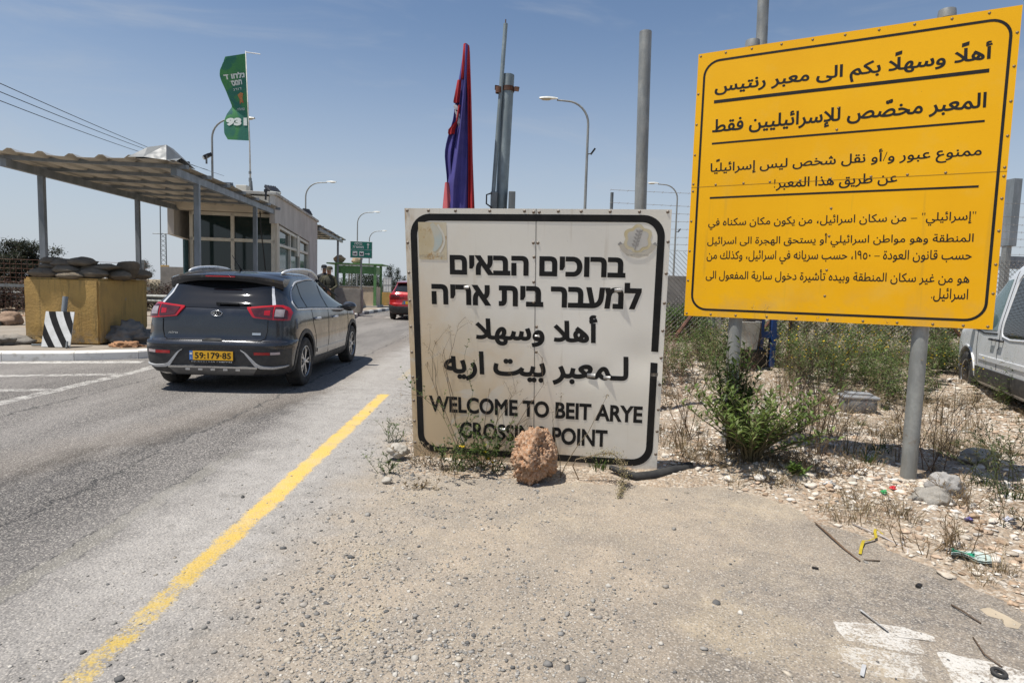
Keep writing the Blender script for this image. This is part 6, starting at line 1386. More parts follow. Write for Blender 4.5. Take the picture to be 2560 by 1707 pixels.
# ------------------------------------------------------------ vegetation
LEAF = tintmat('leaf', .55, 0, spec=.35, trans=.30); DRY = tintmat('dry_stem', .85, 0, spec=.15, trans=.12); BARK = mat('bark', (.10, .075, .05), (.06, .045, .03), 12, .95, 0, .5, 40); FLW = tintmat('petal', .6, 0, trans=.3)
LEAF_T = [(.055, .095, .018), (.075, .12, .022), (.040, .075, .018), (.10, .13, .035)]; DRY_T = [(.20, .15, .085), (.27, .21, .12), (.14, .10, .06), (.33, .27, .17)]
def leaves(pos, dirs, L, wd, tints, fold=.25, droop=.2):
    "lance-shaped leaves: six points each, folded along the rib"
    n = len(pos); pos = np.asarray(pos); d = np.asarray(dirs, float); d /= np.linalg.norm(d, axis=1, keepdims=True)+1e-9
    up = np.tile([0, 0, 1.], (n, 1)); s = np.cross(d, up); s += RNG.normal(0, .15, s.shape); s /= np.linalg.norm(s, axis=1, keepdims=True)+1e-9; nn = np.cross(s, d)
    L = L[:, None]; W = wd[:, None]
    b = pos; m1 = pos+d*L*.45; t = pos+d*L-np.array([0, 0, 1])*L*droop
    l1 = m1+s*W*.5+nn*W*fold; r1 = m1-s*W*.5+nn*W*fold
    V = np.stack([b, l1, m1, r1, t], 1).reshape(-1, 3); k_ = np.arange(n)[:, None]*5
    F = np.concatenate([k_+np.array([[0, 2, 1]]), k_+np.array([[0, 3, 2]]), k_+np.array([[1, 2, 4]]), k_+np.array([[2, 3, 4]])]); return V, F, np.repeat(tints, 5, 0)
def blades(x, y, z, H, wd, lean, az, tints, seg=3):
    "grass blades / dry stems as bent ribbons"
    n = len(x); V = []; t = np.linspace(0, 1, seg+1); ca, sa = np.cos(az), np.sin(az); rot = RNG.uniform(0, 2*pi, n); cx, cy = np.cos(rot), np.sin(rot)
    for i, q in enumerate(t):
        o = lean*q**2*H; px, py, pz = x+ca*o, y+sa*o, z+H*q*np.sqrt(np.maximum(.05, 1-(lean*q*.7)**2)); w_ = wd*(1-.85*q)
        V += [np.stack([px-cx*w_, py-cy*w_, pz], -1), np.stack([px+cx*w_, py+cy*w_, pz], -1)]
    V = np.stack(V, 1); K = V.shape[1]; k_ = (np.arange(n)*K)[:, None]; F = np.concatenate([k_+np.array([[2*i, 2*i+1, 2*i+3, 2*i+2]]) for i in range(seg)])
    return V.reshape(-1, 3), F, np.repeat(tints, K, 0)
def merge(parts):
    V, F, C = [], [], []; b = 0
    for v, f, c in parts: V.append(v); F.append(f+b); C.append(c); b += len(v)
    return np.vstack(V), np.vstack(F), np.vstack(C)
def clump(n, spread, H, lean=.6, wd=.003, cols=DRY_T, jit=.25):
    x, y = RNG.normal(0, spread*.35, n), RNG.normal(0, spread*.35, n); h = H*RNG.uniform(.35, 1.1, n); az = np.arctan2(y, x)+RNG.normal(0, .8, n)
    return blades(x, y, np.zeros(n)-.01, h, np.full(n, wd)*RNG.uniform(.6, 1.4, n), np.clip(RNG.normal(lean, .25, n), 0, 1.2), az, tint_pick(n, cols, jit))
def scatter(name, cl, X, Y, S, label, cat='grass', mt=DRY):
    "one mass of tufts: copies of a few clump shapes merged into a single mesh"
    parts = []
    for i, (x, y, s) in enumerate(zip(X, Y, S)):
        v, f, c = cl[RNG.integers(len(cl))]; a = RNG.uniform(0, 2*pi); R_ = np.array([[cos(a), -sin(a), 0], [sin(a), cos(a), 0], [0, 0, 1]]); v = (v@R_.T)*s+np.array([x, y, float(soil_h(x, y))]); parts.append((v, f, c*RNG.uniform(.75, 1.2)))
    V, F, C = merge(parts); return tag(np_mesh(name, V, F, mt, None, np.clip(C, 0, .8)), label, cat, kind='stuff')
def pick(n, xr_, yr_, dens):
    x = RNG.uniform(*xr_, n); y = RNG.uniform(*yr_, n); k_ = RNG.uniform(0, 1, n) < dens(x, y); return x[k_], y[k_]
dcl = [clump(38, .10, .15, .8, .0022) for _ in range(6)]; tallcl = [clump(26, .12, .42, .45, .0026) for _ in range(6)]
gcl = [clump(42, .10, .16, .7, .004, LEAF_T) for _ in range(6)]
def weedcl(n=60, H=.5, cols=LEAF_T):
    "leafy weed: wiry stems with many small leaves"
    P_, D_ = [], []; st = []
    for i in range(9):
        a, l = RNG.uniform(0, 2*pi), RNG.uniform(.2, .7); h = H*RNG.uniform(.5, 1.1)
        for t in np.linspace(.12, 1, n//9*2):
            o = l*t**1.5*h*.7; P_.append((cos(a)*o+RNG.normal(0, .01), sin(a)*o+RNG.normal(0, .01), h*t)); b = RNG.uniform(0, 2*pi); D_.append((cos(b), sin(b), RNG.uniform(.1, .8)))
    m_ = len(P_); v, f, c = leaves(P_, D_, RNG.uniform(.03, .075, m_), RNG.uniform(.010, .022, m_), tint_pick(m_, cols, .25)); f4 = np.concatenate([f, f[:, 2:3]], 1); return v, f4, c
def fl4(p): v, f, c = p; return (v, np.concatenate([f, f[:, 2:3]], 1), c) if f.shape[1] == 3 else p
def tri_fix(cl):
    return [(v, f, c) for v, f, c in cl]
inb = lambda x, y: np.clip((off_road(x, y)-.02)*6, 0, 1)
# dry grass and brown litter over the bank
x, y = pick(4300, (-1.0, 7.5), (2.6, 11.5), lambda x, y: inb(x, y)*np.clip(.10+.75*n2(x, y, .9, 51)+.4*n2(x, y, 2.7, 52)+.35*np.exp(-(off_road(x, y)-.35)**2/.05), 0, 1)*np.where((x < 1.3) & (y < 4.9), .25, 1))
scatter('dry_grass', dcl, x, y, RNG.uniform(.5, 1.3, len(x)), 'dry brown grass and weed litter over the stony bank')
x, y = pick(420, (-.2, 8), (4.9, 11.5), lambda x, y: inb(x, y)*np.clip(.05+.8*n2(x, y, .7, 53)+.4*np.clip((y-7.5)/3, 0, 1), 0, 1)*np.where(x < 1.3, .7, 1))
scatter('tall_dry_grass', tallcl, x, y, RNG.uniform(.6, 1.35, len(x)), 'tall straw coloured dry stalks on the bank')
x, y = pick(900, (-1.2, 8), (2.6, 11.5), lambda x, y: inb(x, y)*np.clip(-.05+.8*n2(x, y, 1.1, 55)+1.0*np.exp(-((x-3.5)**2/.22+(y-4.35)**2/.5)), 0, 1))
scatter('green_grass', gcl, x, y, RNG.uniform(.5, 1.2, len(x)), 'low green grass tufts among the stones', mt=LEAF)
def as_quads(p):
    v, f, c = p; return v, (np.concatenate([f, f[:, 2:3]], 1) if f.shape[1] == 3 else f), c
def np_mesh_t(name, V, F, mt, parent, C):  # leaf meshes are triangles
    return np_mesh(name, V, F, mt, parent, C)
def leaf_tuft(n, H, spread, cols, Lr=(.03, .075), Wr=(.010, .022)):
    P_, D_ = [], []
    for i in range(8):
        a, l = RNG.uniform(0, 2*pi), RNG.uniform(.15, .75); h = H*RNG.uniform(.5, 1.1)
        for t in np.linspace(.15, 1, n//8):
            o = l*t**1.4*spread; P_.append((cos(a)*o+RNG.normal(0, .015), sin(a)*o+RNG.normal(0, .015), h*t)); b = RNG.uniform(0, 2*pi); D_.append((cos(b), sin(b), RNG.uniform(.1, .9)))
    m_ = len(P_); return leaves(P_, D_, RNG.uniform(*Lr, m_), RNG.uniform(*Wr, m_), tint_pick(m_, cols, .28))
WEED_T = [(.10, .155, .035), (.13, .175, .05), (.065, .11, .025), (.12, .14, .05), (.16, .14, .07)]
lt = [leaf_tuft(150, .55, .28, WEED_T) for _ in range(6)]
clear = lambda x, y: np.where((np.abs(x-.765*y+.10) < .42) & (y > 5.5) & (y < 9.4), .06, 1)*np.where(np.hypot(x-4.1, y-6.9) < .6, .1, 1)*np.where((np.abs(x-.415*y) < .34) & (y > 6.3) & (y < 9.75), .10, 1)
bank_w = lambda x, y: inb(x, y)*clear(x, y)*np.clip(np.clip((y-7.0)/1.2, 0, 1)*(.5+.6*n2(x, y, .8, 61))*np.clip((x-2.6)/1.0, .22, 1), 0, 1)
x, y = pick(1750, (.5, 9), (7.0, 11.6), bank_w); scatter('weeds', lt, x, y, RNG.uniform(.6, 1.35, len(x)), 'tangled green and brown weeds along the fence foot', 'weeds', LEAF)
x, y = pick(300, (-.4, 2.6), (5.3, 11), lambda x, y: inb(x, y)*np.clip(.15+.6*n2(x, y, .9, 64), 0, 1)); scatter('weeds', lt, x, y, RNG.uniform(.25, .6, len(x)), 'scattered low weeds behind the white sign', 'weeds', LEAF)
# reddish dead docks behind the white sign and by the blue post
RED_T = [(.20, .10, .08), (.26, .15, .12), (.16, .08, .06), (.30, .22, .17)]; rt_ = [leaf_tuft(130, .6, .22, RED_T, (.012, .03), (.008, .016)) for _ in range(5)]
x, y = pick(420, (.9, 4.2), (6.2, 11), lambda x, y: inb(x, y)*clear(x, y)*np.clip(.45+.6*n2(x, y, 1.1, 66), 0, 1)*np.where(y < 8, .35, 1)); scatter('dead_weeds', rt_, x, y, RNG.uniform(.5, 1.2, len(x)), 'reddish brown dead weeds between the two signs', 'weeds', DRY)
x, y = pick(260, (1.9, 5.0), (4.6, 7.2), lambda x, y: inb(x, y)*np.clip(.25+.7*n2(x, y, 1.3, 68), 0, 1)); scatter('dead_weeds', [leaf_tuft(110, .26, .26, DRY_T, (.012, .035), (.005, .012)) for _ in range(5)], x, y, RNG.uniform(.4, 1.2, len(x)), 'dead brown scrub on the rubble between the sign posts', 'weeds', DRY)
# yellow blossom among the weeds
def blossom(n):
    V, F, C = [], [], []; b = 0
    for i in range(n):
        c_ = RNG.normal(0, 1, 3)*np.array([.10, .10, .09])+np.array([0, 0, .50]); r = RNG.uniform(.008, .016); nrm = np.array([RNG.normal(0, .5), -.6+RNG.normal(0, .4), 1.]); nrm /= np.linalg.norm(nrm); a = np.cross(nrm, [1, 0, 0]); a /= np.linalg.norm(a); e = np.cross(nrm, a)
        ring = [c_+(a*cos(t)+e*sin(t))*r*(1 if k_ % 2 else .55)+nrm*.003*(k_ % 2) for k_, t in enumerate(np.linspace(0, 2*pi, 11)[:-1])]
        V += [c_]+ring; F += [(b, b+1+k_, b+1+(k_+1) % 10) for k_ in range(10)]; b += 11
    return np.array(V), np.array(F), tint_pick(len(V), [(.72, .50, .02), (.65, .42, .01)], .05)
x, y = pick(380, (3.6, 8.2), (7.8, 11.4), lambda x, y: np.clip(.35+.8*n2(x, y, .9, 71), 0, 1)); scatter('yellow_blossom', [blossom(5) for _ in range(4)], x, y, RNG.uniform(.7, 1.15, len(x)), 'small yellow flowers dotted over the weeds', 'flowers', FLW)
x, y = pick(110, (5.6, 7.4), (7.0, 8.9), lambda x, y: clear(x, y)*.6); scatter('weeds', lt, x, y, RNG.uniform(.35, .7, len(x)), 'green weeds growing up round the van front wheel', 'weeds', LEAF)

def twig_tree(base, H, n_br, seed, spread=.5, lean=(0, 0), r=.0028, depth=2, curl=.35):
    "branching dry stems as curves; returns list of (points, radii) and tip points"
    rg = random.Random(seed); out = []; tips = []
    def grow(p, d, L, r_, lev):
        pts = [p]; q = p.copy(); dd = d.copy(); k_ = 7
        for i in range(k_):
            dd = (dd+Vector((rg.gauss(0, curl*.3), rg.gauss(0, curl*.3), rg.gauss(0, curl*.12)-.02*lev))).normalized(); q = q+dd*L/k_; pts.append(q.copy())
            if lev < depth and i > 1 and rg.random() < n_br/k_:
                a = rg.uniform(0, 2*pi); sd = Vector((cos(a), sin(a), .2)); grow(q.copy(), (dd*.75+sd*spread).normalized(), L*rg.uniform(.3, .6), r_*.6, lev+1)
        out.append((pts, [r_*(1-.7*i/k_) for i in range(k_+1)])); tips.append(pts[-1])
    grow(Vector(base), Vector((lean[0], lean[1], 1)).normalized(), H, r, 0); return out, tips
def dry_plant(loc, stems, label, seed, head=.0, tint=(.22, .165, .10), leafy=0, lcols=LEAF_T, Lr=(.02, .05), Wr=(.008, .018), name='dry_weed', cat='plant', flower=0):
    e = empty(name, loc, 0, label, cat); rg = random.Random(seed); mb = MB(); tips = []; mids = []
    for (dx, dy, H, lx, ly, br) in stems:
        o_, t_ = twig_tree((dx, dy, -.01), H, br, rg.randint(0, 9999), lean=(lx, ly), r=.0026+.0016*H)
        for pts, rs in o_: mb.tube(pts, rs, 5, cap=False); mids += [(pts[i], (pts[i]-pts[i-1]).normalized()) for i in range(1, len(pts))]
        tips += t_
    k_ = NT(name+'_stem'); mt = k_.out(k_.mix(k_.noise(20, 3), tint, tuple(q*.6 for q in tint)), .9, 0, .2); mb.build('stem', mt, e, smooth=True)
    if head:
        V, F, C = [], [], []; parts = []
        for t in tips:
            n = 14; p_ = [tuple(t+Vector((rg.gauss(0, head*.5), rg.gauss(0, head*.5), rg.gauss(0, head*.5)))) for _ in range(n)]; d_ = RNG.normal(0, 1, (n, 3)); parts.append(leaves(p_, d_, RNG.uniform(head*.3, head*.7, n), RNG.uniform(head*.15, head*.3, n), tint_pick(n, DRY_T, .2)))
        np_mesh('seed_heads', *merge(parts)[:2], DRY, e, merge(parts)[2]) if False else (lambda m_: np_mesh('seed_heads', m_[0], m_[1], DRY, e, m_[2]))(merge(parts))
    if leafy:
        pp, dd = [], []
        for _ in range(leafy): p_, d_ = rg.choice(mids); a = rg.uniform(0, 2*pi); pp.append(tuple(p_)); dd.append((cos(a)+d_.x, sin(a)+d_.y, .5+d_.z*.5))
        n = len(pp); v, f, c = leaves(pp, dd, RNG.uniform(*Lr, n), RNG.uniform(*Wr, n), tint_pick(n, lcols, .22)); np_mesh('foliage', v, f, LEAF, e, c)
    if flower:
        parts = []
        for t in tips[:flower]: v, f, c = blossom(1); parts.append((v-v.mean(0)+np.array(tuple(t)), f, c))
        m_ = merge(parts); np_mesh('flower', m_[0], m_[1], FLW, e, m_[2])
    return e
def sz0(x, y): return (x, y, float(soil_h(x, y)))
R_ = random.Random(5)
# weeds in front of the white sign
dry_plant(sz0(-.33, 4.50), [(R_.gauss(0, .06), R_.gauss(0, .03), R_.uniform(.15, .32), R_.gauss(0, .5), R_.gauss(-.1, .3), 3) for _ in range(16)]+[(-.05, 0, .62, .18, .05, 3), (.04, 0, .5, -.25, .0, 3)], 'bushy green weed with yellow buds at the foot of the white sign', 3, leafy=620, tint=(.10, .12, .05), name='green_weed', flower=6, Lr=(.018, .042), Wr=(.010, .022))
dry_plant(sz0(-.10, 4.52), [(R_.gauss(0, .05), R_.gauss(0, .03), R_.uniform(.12, .30), R_.gauss(0, .5), R_.gauss(-.1, .3), 3) for _ in range(12)]+[(.02, 0, .48, .05, 0, 2)], 'green weed close to the left side of the red rock', 4, leafy=420, tint=(.10, .12, .05), name='green_weed', flower=2, Lr=(.018, .042), Wr=(.010, .022))
dry_plant(sz0(-.20, 4.60), [(0, 0, .95, -.42, .0, 4), (.03, 0, .90, .36, .02, 5), (-.03, .01, .85, -.55, .0, 4), (.05, 0, .8, .62, .0, 5), (0, 0, .72, .05, .02, 3), (.02, .02, .6, .8, .0, 4)], 'tall dry branching weed reaching across the white sign', 6, head=.022, tint=(.17, .125, .085))
dry_plant(sz0(.42, 4.42), [(0, 0, .72, .34, .02, 1), (.01, 0, .50, .25, -.05, 1)], 'single long dry stalk beside the red rock', 7, head=.03, tint=(.24, .19, .12))
dry_plant(sz0(-.55, 4.62), [(R_.gauss(0, .08), R_.gauss(0, .02), R_.uniform(.08, .22), R_.gauss(0, .7), R_.gauss(-.1, .4), 3) for _ in range(14)], 'tangle of dry twigs at the lower left corner of the sign', 8, tint=(.19, .14, .09), leafy=60, lcols=DRY_T)
dry_plant(sz0(-.82, 4.45), [(R_.gauss(0, .03), R_.gauss(0, .02), R_.uniform(.08, .17), R_.gauss(0, .4), R_.gauss(0, .3), 2) for _ in range(8)], 'little green seedling left of the white sign', 9, leafy=150, tint=(.10, .12, .05), name='green_weed', Lr=(.02, .045), Wr=(.006, .012))
dry_plant(sz0(-.95, 5.35), [(R_.gauss(0, .03), R_.gauss(0, .02), R_.uniform(.08, .2), R_.gauss(0, .5), R_.gauss(0, .3), 2) for _ in range(9)], 'small green tuft behind the left edge of the white sign', 10, leafy=150, tint=(.10, .12, .05), name='green_weed', Lr=(.03, .06), Wr=(.006, .010))
dry_plant(sz0(-.52, 4.14), [(R_.gauss(0, .05), R_.gauss(0, .03), R_.uniform(.04, .11), R_.gauss(0, .9), R_.gauss(0, .6), 3) for _ in range(18)], 'low brown dry tuft on the gravel in front of the sign', 11, tint=(.20, .13, .07), leafy=90, lcols=DRY_T)
# bleached seed head sprig lying over the lower edge of the sign
e = empty('dead_sprig', (0, 0, 0), 0, 'bleached dead sprig drooping over the lower right sign edge', 'plant'); pts = [P(1440, 1148, 4.36), P(1500, 1134, 4.34), P(1530, 1132, 4.32), P(1552, 1150, 4.30), P(1560, 1185, 4.28), Vector((.84, 4.22, .03)), Vector((.78, 4.02, .02))]
mb = MB(); mb.tube([Vector((.56, 4.40, .0)), P(1432, 1165, 4.40)]+pts, .004, 6); mb.build('stem', DRY if False else mat('sprig_stem', (.22, .17, .11), None, 5, .9), e, smooth=True)
pp, dd = [], []
for i in range(900): t = RNG.uniform(0, 1)**.8*(len(pts)-1.001); a = int(t); q = pts[a].lerp(pts[a+1], t-a); s_ = .018+.022*sin(pi*t/(len(pts)-1)); pp.append(tuple(q+Vector(RNG.normal(0, s_*.6, 3)))); dd.append(tuple(RNG.normal(0, 1, 3)))
v, f, c = leaves(pp, dd, RNG.uniform(.008, .02, 900), RNG.uniform(.004, .010, 900), tint_pick(900, [(.30, .24, .14), (.36, .30, .19), (.24, .20, .10), (.20, .19, .09)], .2)); np_mesh('seed_heads', v, f, DRY, e, c)
# big leafy shrub round the left post of the yellow sign
def shrub(loc, n_st, H, spread, per, label, seed, Lr, Wr, cols=LEAF_T, dead=6):
    rg = random.Random(seed); e = empty('leafy_shrub', loc, 0, label, 'shrub'); mb = MB(); P_, D_ = [], []
    for i in range(n_st):
        a = rg.uniform(0, 2*pi); l = rg.uniform(.1, 1)**.7*spread; h = H*(rg.uniform(.55, 1.05)-.35*l/spread*rg.random()); pts = [Vector((cos(a)*.05*rg.random(), sin(a)*.05*rg.random(), -.03))]
        for t in np.linspace(.2, 1, 6): pts.append(Vector((cos(a)*l*t**1.3+rg.gauss(0, .012), sin(a)*l*t**1.3*.8+rg.gauss(0, .012), h*t)))
        mb.tube(pts, [.008, .007, .006, .005, .004, .003, .002], 5)
        for j in range(per):
            t = (.30+.70*(j/per)**.8)*6; q = min(5, int(t)); p = pts[q].lerp(pts[q+1], t-q); b = j*2.4+rg.random(); u_ = .35+.75*(j/per)
            P_.append(tuple(p)); D_.append((cos(b), sin(b), u_*rg.uniform(.5, 1.2)))
    n = len(P_); mb.build('stem', mat('shrub_stem', (.13, .11, .05), (.09, .07, .04), 9, .9), e, smooth=True)
    v, f, c = leaves(P_, D_, RNG.uniform(*Lr, n), RNG.uniform(*Wr, n), tint_pick(n, cols, .18), .22, .12); np_mesh('foliage', v, f, LEAF, e, c); return e
SH_T = [(.115, .175, .035), (.145, .205, .05), (.085, .13, .03), (.18, .22, .075)]
shrub(sz0(1.90, 4.64), 58, .62, .66, 22, 'large bright green leafy shrub growing round the left post of the yellow sign', 3, (.06, .105), (.018, .030), SH_T)
shrub(sz0(1.86, 4.95), 26, .98, .26, 26, 'taller darker shrub stems behind the bright green shrub', 8, (.06, .10), (.016, .026), [(.05, .085, .02), (.07, .11, .025), (.04, .07, .018)])
shrub(sz0(2.10, 4.30), 7, .13, .08, 14, 'small fresh green sprout at the asphalt edge below the shrub', 5, (.05, .085), (.018, .028), [(.12, .19, .04), (.10, .17, .03)])
for (xx, yy, lb, sd) in ((2.62, 5.0, 'dry twiggy weed right of the green shrub', 21), (1.55, 5.3, 'thin dry stalks left of the yellow sign post', 22), (3.35, 4.7, 'two dark dry stalks right of the right sign post', 23), (2.75, 5.6, 'dry spiky weed midway between the sign posts', 24), (1.25, 5.6, 'feathery dry stalks behind the right edge of the white sign', 25), (2.2, 5.7, 'tall rusty dry weed behind the left sign post', 26)):
    dry_plant(sz0(xx, yy), [(R_.gauss(0, .06), R_.gauss(0, .05), R_.uniform(.35, .95), R_.gauss(0, .25), R_.gauss(0, .2), 4) for _ in range(9)], lb, sd, head=.02, tint=(.15, .105, .07), leafy=50, lcols=DRY_T, Lr=(.01, .03), Wr=(.004, .010))
for (xx, yy, lb, sd) in ((2.25, 4.62, 'low dead brown bush right beside the green shrub', 31), (1.62, 4.66, 'pale dry grass clump at the left foot of the shrub', 32), (2.55, 4.45, 'dark brown dry tuft on the white rubble', 33), (2.40, 3.25, 'matted dry brown weed along the asphalt edge by the yellow ribbon', 34), (2.95, 3.9, 'tangled dry weed beside the broken concrete lump', 35)):
    dry_plant(sz0(xx, yy), [(R_.gauss(0, .10), R_.gauss(0, .07), R_.uniform(.08, .22), R_.gauss(0, .8), R_.gauss(0, .6), 3) for _ in range(30)], lb, sd, tint=(.21, .145, .08), leafy=220, lcols=DRY_T, Lr=(.015, .04), Wr=(.003, .008))
dry_plant(sz0(3.55, 4.25), [(R_.gauss(0, .15), R_.gauss(0, .15), R_.uniform(.15, .42), R_.gauss(0, .5), R_.gauss(0, .4), 3) for _ in range(26)], 'dark green spreading weed at the right edge past the sign post', 36, tint=(.10, .11, .05), leafy=900, name='green_weed', Lr=(.03, .06), Wr=(.006, .014), lcols=[(.05, .075, .02), (.07, .095, .03), (.12, .10, .05)])
dry_plant(sz0(3.15, 3.55), [(R_.gauss(0, .12), R_.gauss(0, .1), R_.uniform(.1, .25), R_.gauss(0, .6), R_.gauss(0, .4), 3) for _ in range(18)], 'mixed green and brown weed near the lower right corner', 37, tint=(.13, .11, .06), leafy=420, name='green_weed', Lr=(.025, .05), Wr=(.005, .012), lcols=[(.05, .075, .02), (.14, .11, .06), (.20, .15, .09)])

# ---- trees
def tree(loc, H, crown_r, label, seed, kind='pine', cols=None, n=2600, base=.25, name='pine_tree', group=None):
    rg = random.Random(seed); e = empty(name, loc, rg.uniform(0, 6), label, 'tree', group); cols = cols or [(.030, .045, .022), (.045, .06, .028), (.022, .032, .018)]
    mb = MB(); pts = [Vector((rg.gauss(0, .03)*H*t, rg.gauss(0, .03)*H*t, H*t)) for t in np.linspace(0, .97, 7)]; pts[0] = Vector((0, 0, -.3)); mb.tube(pts, [.030*H*(1-.9*i/6) for i in range(7)], 8)
    P_, D_ = [], []; nb = 34 if kind != 'cypress' else 44
    for i in range(nb):
        t = base+(1-base)*(i+rg.random())/nb; c_ = pts[min(5, int(t*6.15))].lerp(pts[min(6, int(t*6.15)+1)], (t*6.15) % 1); a = i*2.39+rg.random()
        if kind == 'cypress': l = crown_r*(1-t)**.8*rg.uniform(.6, 1.1)+.05*crown_r; rise = .05
        else: l = crown_r*(sin(pi*min(1, .18+.80*(1-(t-base)/(1-base))))**.7)*rg.uniform(.45, 1.15); rise = rg.uniform(-.1, .5)
        tip = c_+Vector((cos(a)*l, sin(a)*l, l*rise)); mb.tube([c_, c_.lerp(tip, .5)+Vector((0, 0, -.03*l)), tip], [.008*H*(1-t)+.01, .006*H*(1-t)+.006, .004], 5)
        m_ = int(n/nb*(.4+l/crown_r)); cl = rg.randint(3, 6)
        cs = [c_.lerp(tip, rg.uniform(.35, 1.05))+Vector((rg.gauss(0, .10), rg.gauss(0, .10), rg.gauss(0, .08)))*crown_r for _ in range(cl)]
        for j in range(m_):
            q = rg.choice(cs); s_ = crown_r*(.13 if kind != 'cypress' else .10); P_.append((q.x+rg.gauss(0, s_), q.y+rg.gauss(0, s_), q.z+rg.gauss(0, s_*.6))); D_.append((rg.gauss(0, 1), rg.gauss(0, 1), rg.gauss(.4, .8)))
    mb.build('trunk', BARK, e, smooth=True); m_ = len(P_); sc_ = crown_r
    v, f, c = leaves(P_, D_, RNG.uniform(.09, .20, m_)*sc_, RNG.uniform(.03, .07, m_)*sc_, tint_pick(m_, cols, .3)); np_mesh('crown', v, f, LEAF, e, c); return e
PINE = [(.026, .038, .020), (.040, .050, .026), (.055, .045, .028), (.020, .028, .016)]
GP = 'dark pines beyond the waste ground'
for (px, pyt, Y, cr, lb, sd) in ((-60, 600, 52, 2.0, 'dark pine at the extreme left edge of the picture', 1), (8, 635, 50, 1.5, 'low dark pine at the left edge beside the tallest one', 2), (37, 606, 53, 1.7, 'tallest dark pine left of the front canopy post', 3), (76, 612, 55, 1.9, 'broad brownish pine close behind the front canopy post', 4), (108, 648, 56, 1.4, 'low pine half hidden behind the front canopy post', 5), (352, 655, 60, 1.1, 'small dark tree top behind the right end of the sandbags', 6)):
    q = P(px, pyt, Y); tree((q.x, Y, .0), q.z-.05, cr, lb, sd, n=5200, base=.15, cols=PINE, group=GP)
CY = [(.030, .048, .028), (.042, .060, .034), (.024, .036, .022)]
for (px, pyt, Y, cr, lb, sd) in ((975, 663, 62, 1.25, 'tallest dark conifer behind the notice board', 11), (993, 668, 68, 1.0, 'narrower conifer right of the tallest one', 12), (1012, 690, 78, .9, 'small distant conifer at the left edge of the white sign', 13)):
    q = P(px, pyt, Y); tree((q.x, Y, -.1), q.z+.1, cr, lb, sd, 'cypress', CY, 2600, .12, 'conifer_tree', 'conifers beyond the crossing')
for (px, pyt, Y, cr, lb, sd) in ((905, 690, 75, 2.2, 'rounded dark tree seen through the kiosk openings', 14), (935, 696, 80, 2.0, 'rounded dark tree behind the right kiosk post', 15), (862, 703, 85, 1.4, 'low dark tree seen through the left kiosk opening', 16)):
    q = P(px, pyt, Y); tree((q.x, Y, -.2), q.z+.2, cr, lb, sd, 'pine', CY, 2200, .15, 'dark_tree', 'trees behind the kiosk')
for (px, pyt, Y, cr, lb, sd) in ((1690, 775, 14.5, .75, 'green bush beyond the fence between the signs', 21), (1740, 790, 15, .7, 'green bush beyond the fence, partly behind the yellow sign', 22)):
    q = P(px, pyt, Y); tree((q.x, Y, .1), max(.8, q.z-.1), cr, lb, sd, 'pine', [(.06, .10, .02), (.08, .13, .03)], 1500, .1, 'green_bush')
# far scrub in the distance
def scrub(name, xr_, yr_, n, H, label, cols):
    cl = [leaf_tuft(120, H, H*.9, cols, (.10*H, .22*H), (.05*H, .10*H)) for _ in range(4)]; x, y = RNG.uniform(*xr_, n), RNG.uniform(*yr_, n); scatter(name, cl, x, y, RNG.uniform(.5, 1.2, n), label, 'scrub', LEAF)
scrub('scrub', (-75, -16), (30, 75), 420, 1.0, 'low dark scrub across the waste ground at the left', [(.05, .05, .03), (.08, .065, .04), (.035, .045, .025)])
scrub('scrub', (-30, -13.6), (21, 32), 420, 1.0, 'dark rusty scrub on the bank behind the left fence', [(.055, .035, .025), (.075, .042, .03), (.04, .035, .022)])
scrub('scrub', (-30, 60), (95, 170), 520, 2.2, 'distant low scrub along the horizon', [(.05, .06, .035), (.07, .07, .045)])
scrub('scrub', (3, 26), (12.5, 24), 260, .8, 'dense green scrub beyond the chain link fence', [(.07, .10, .03), (.10, .11, .045), (.13, .11, .06)])
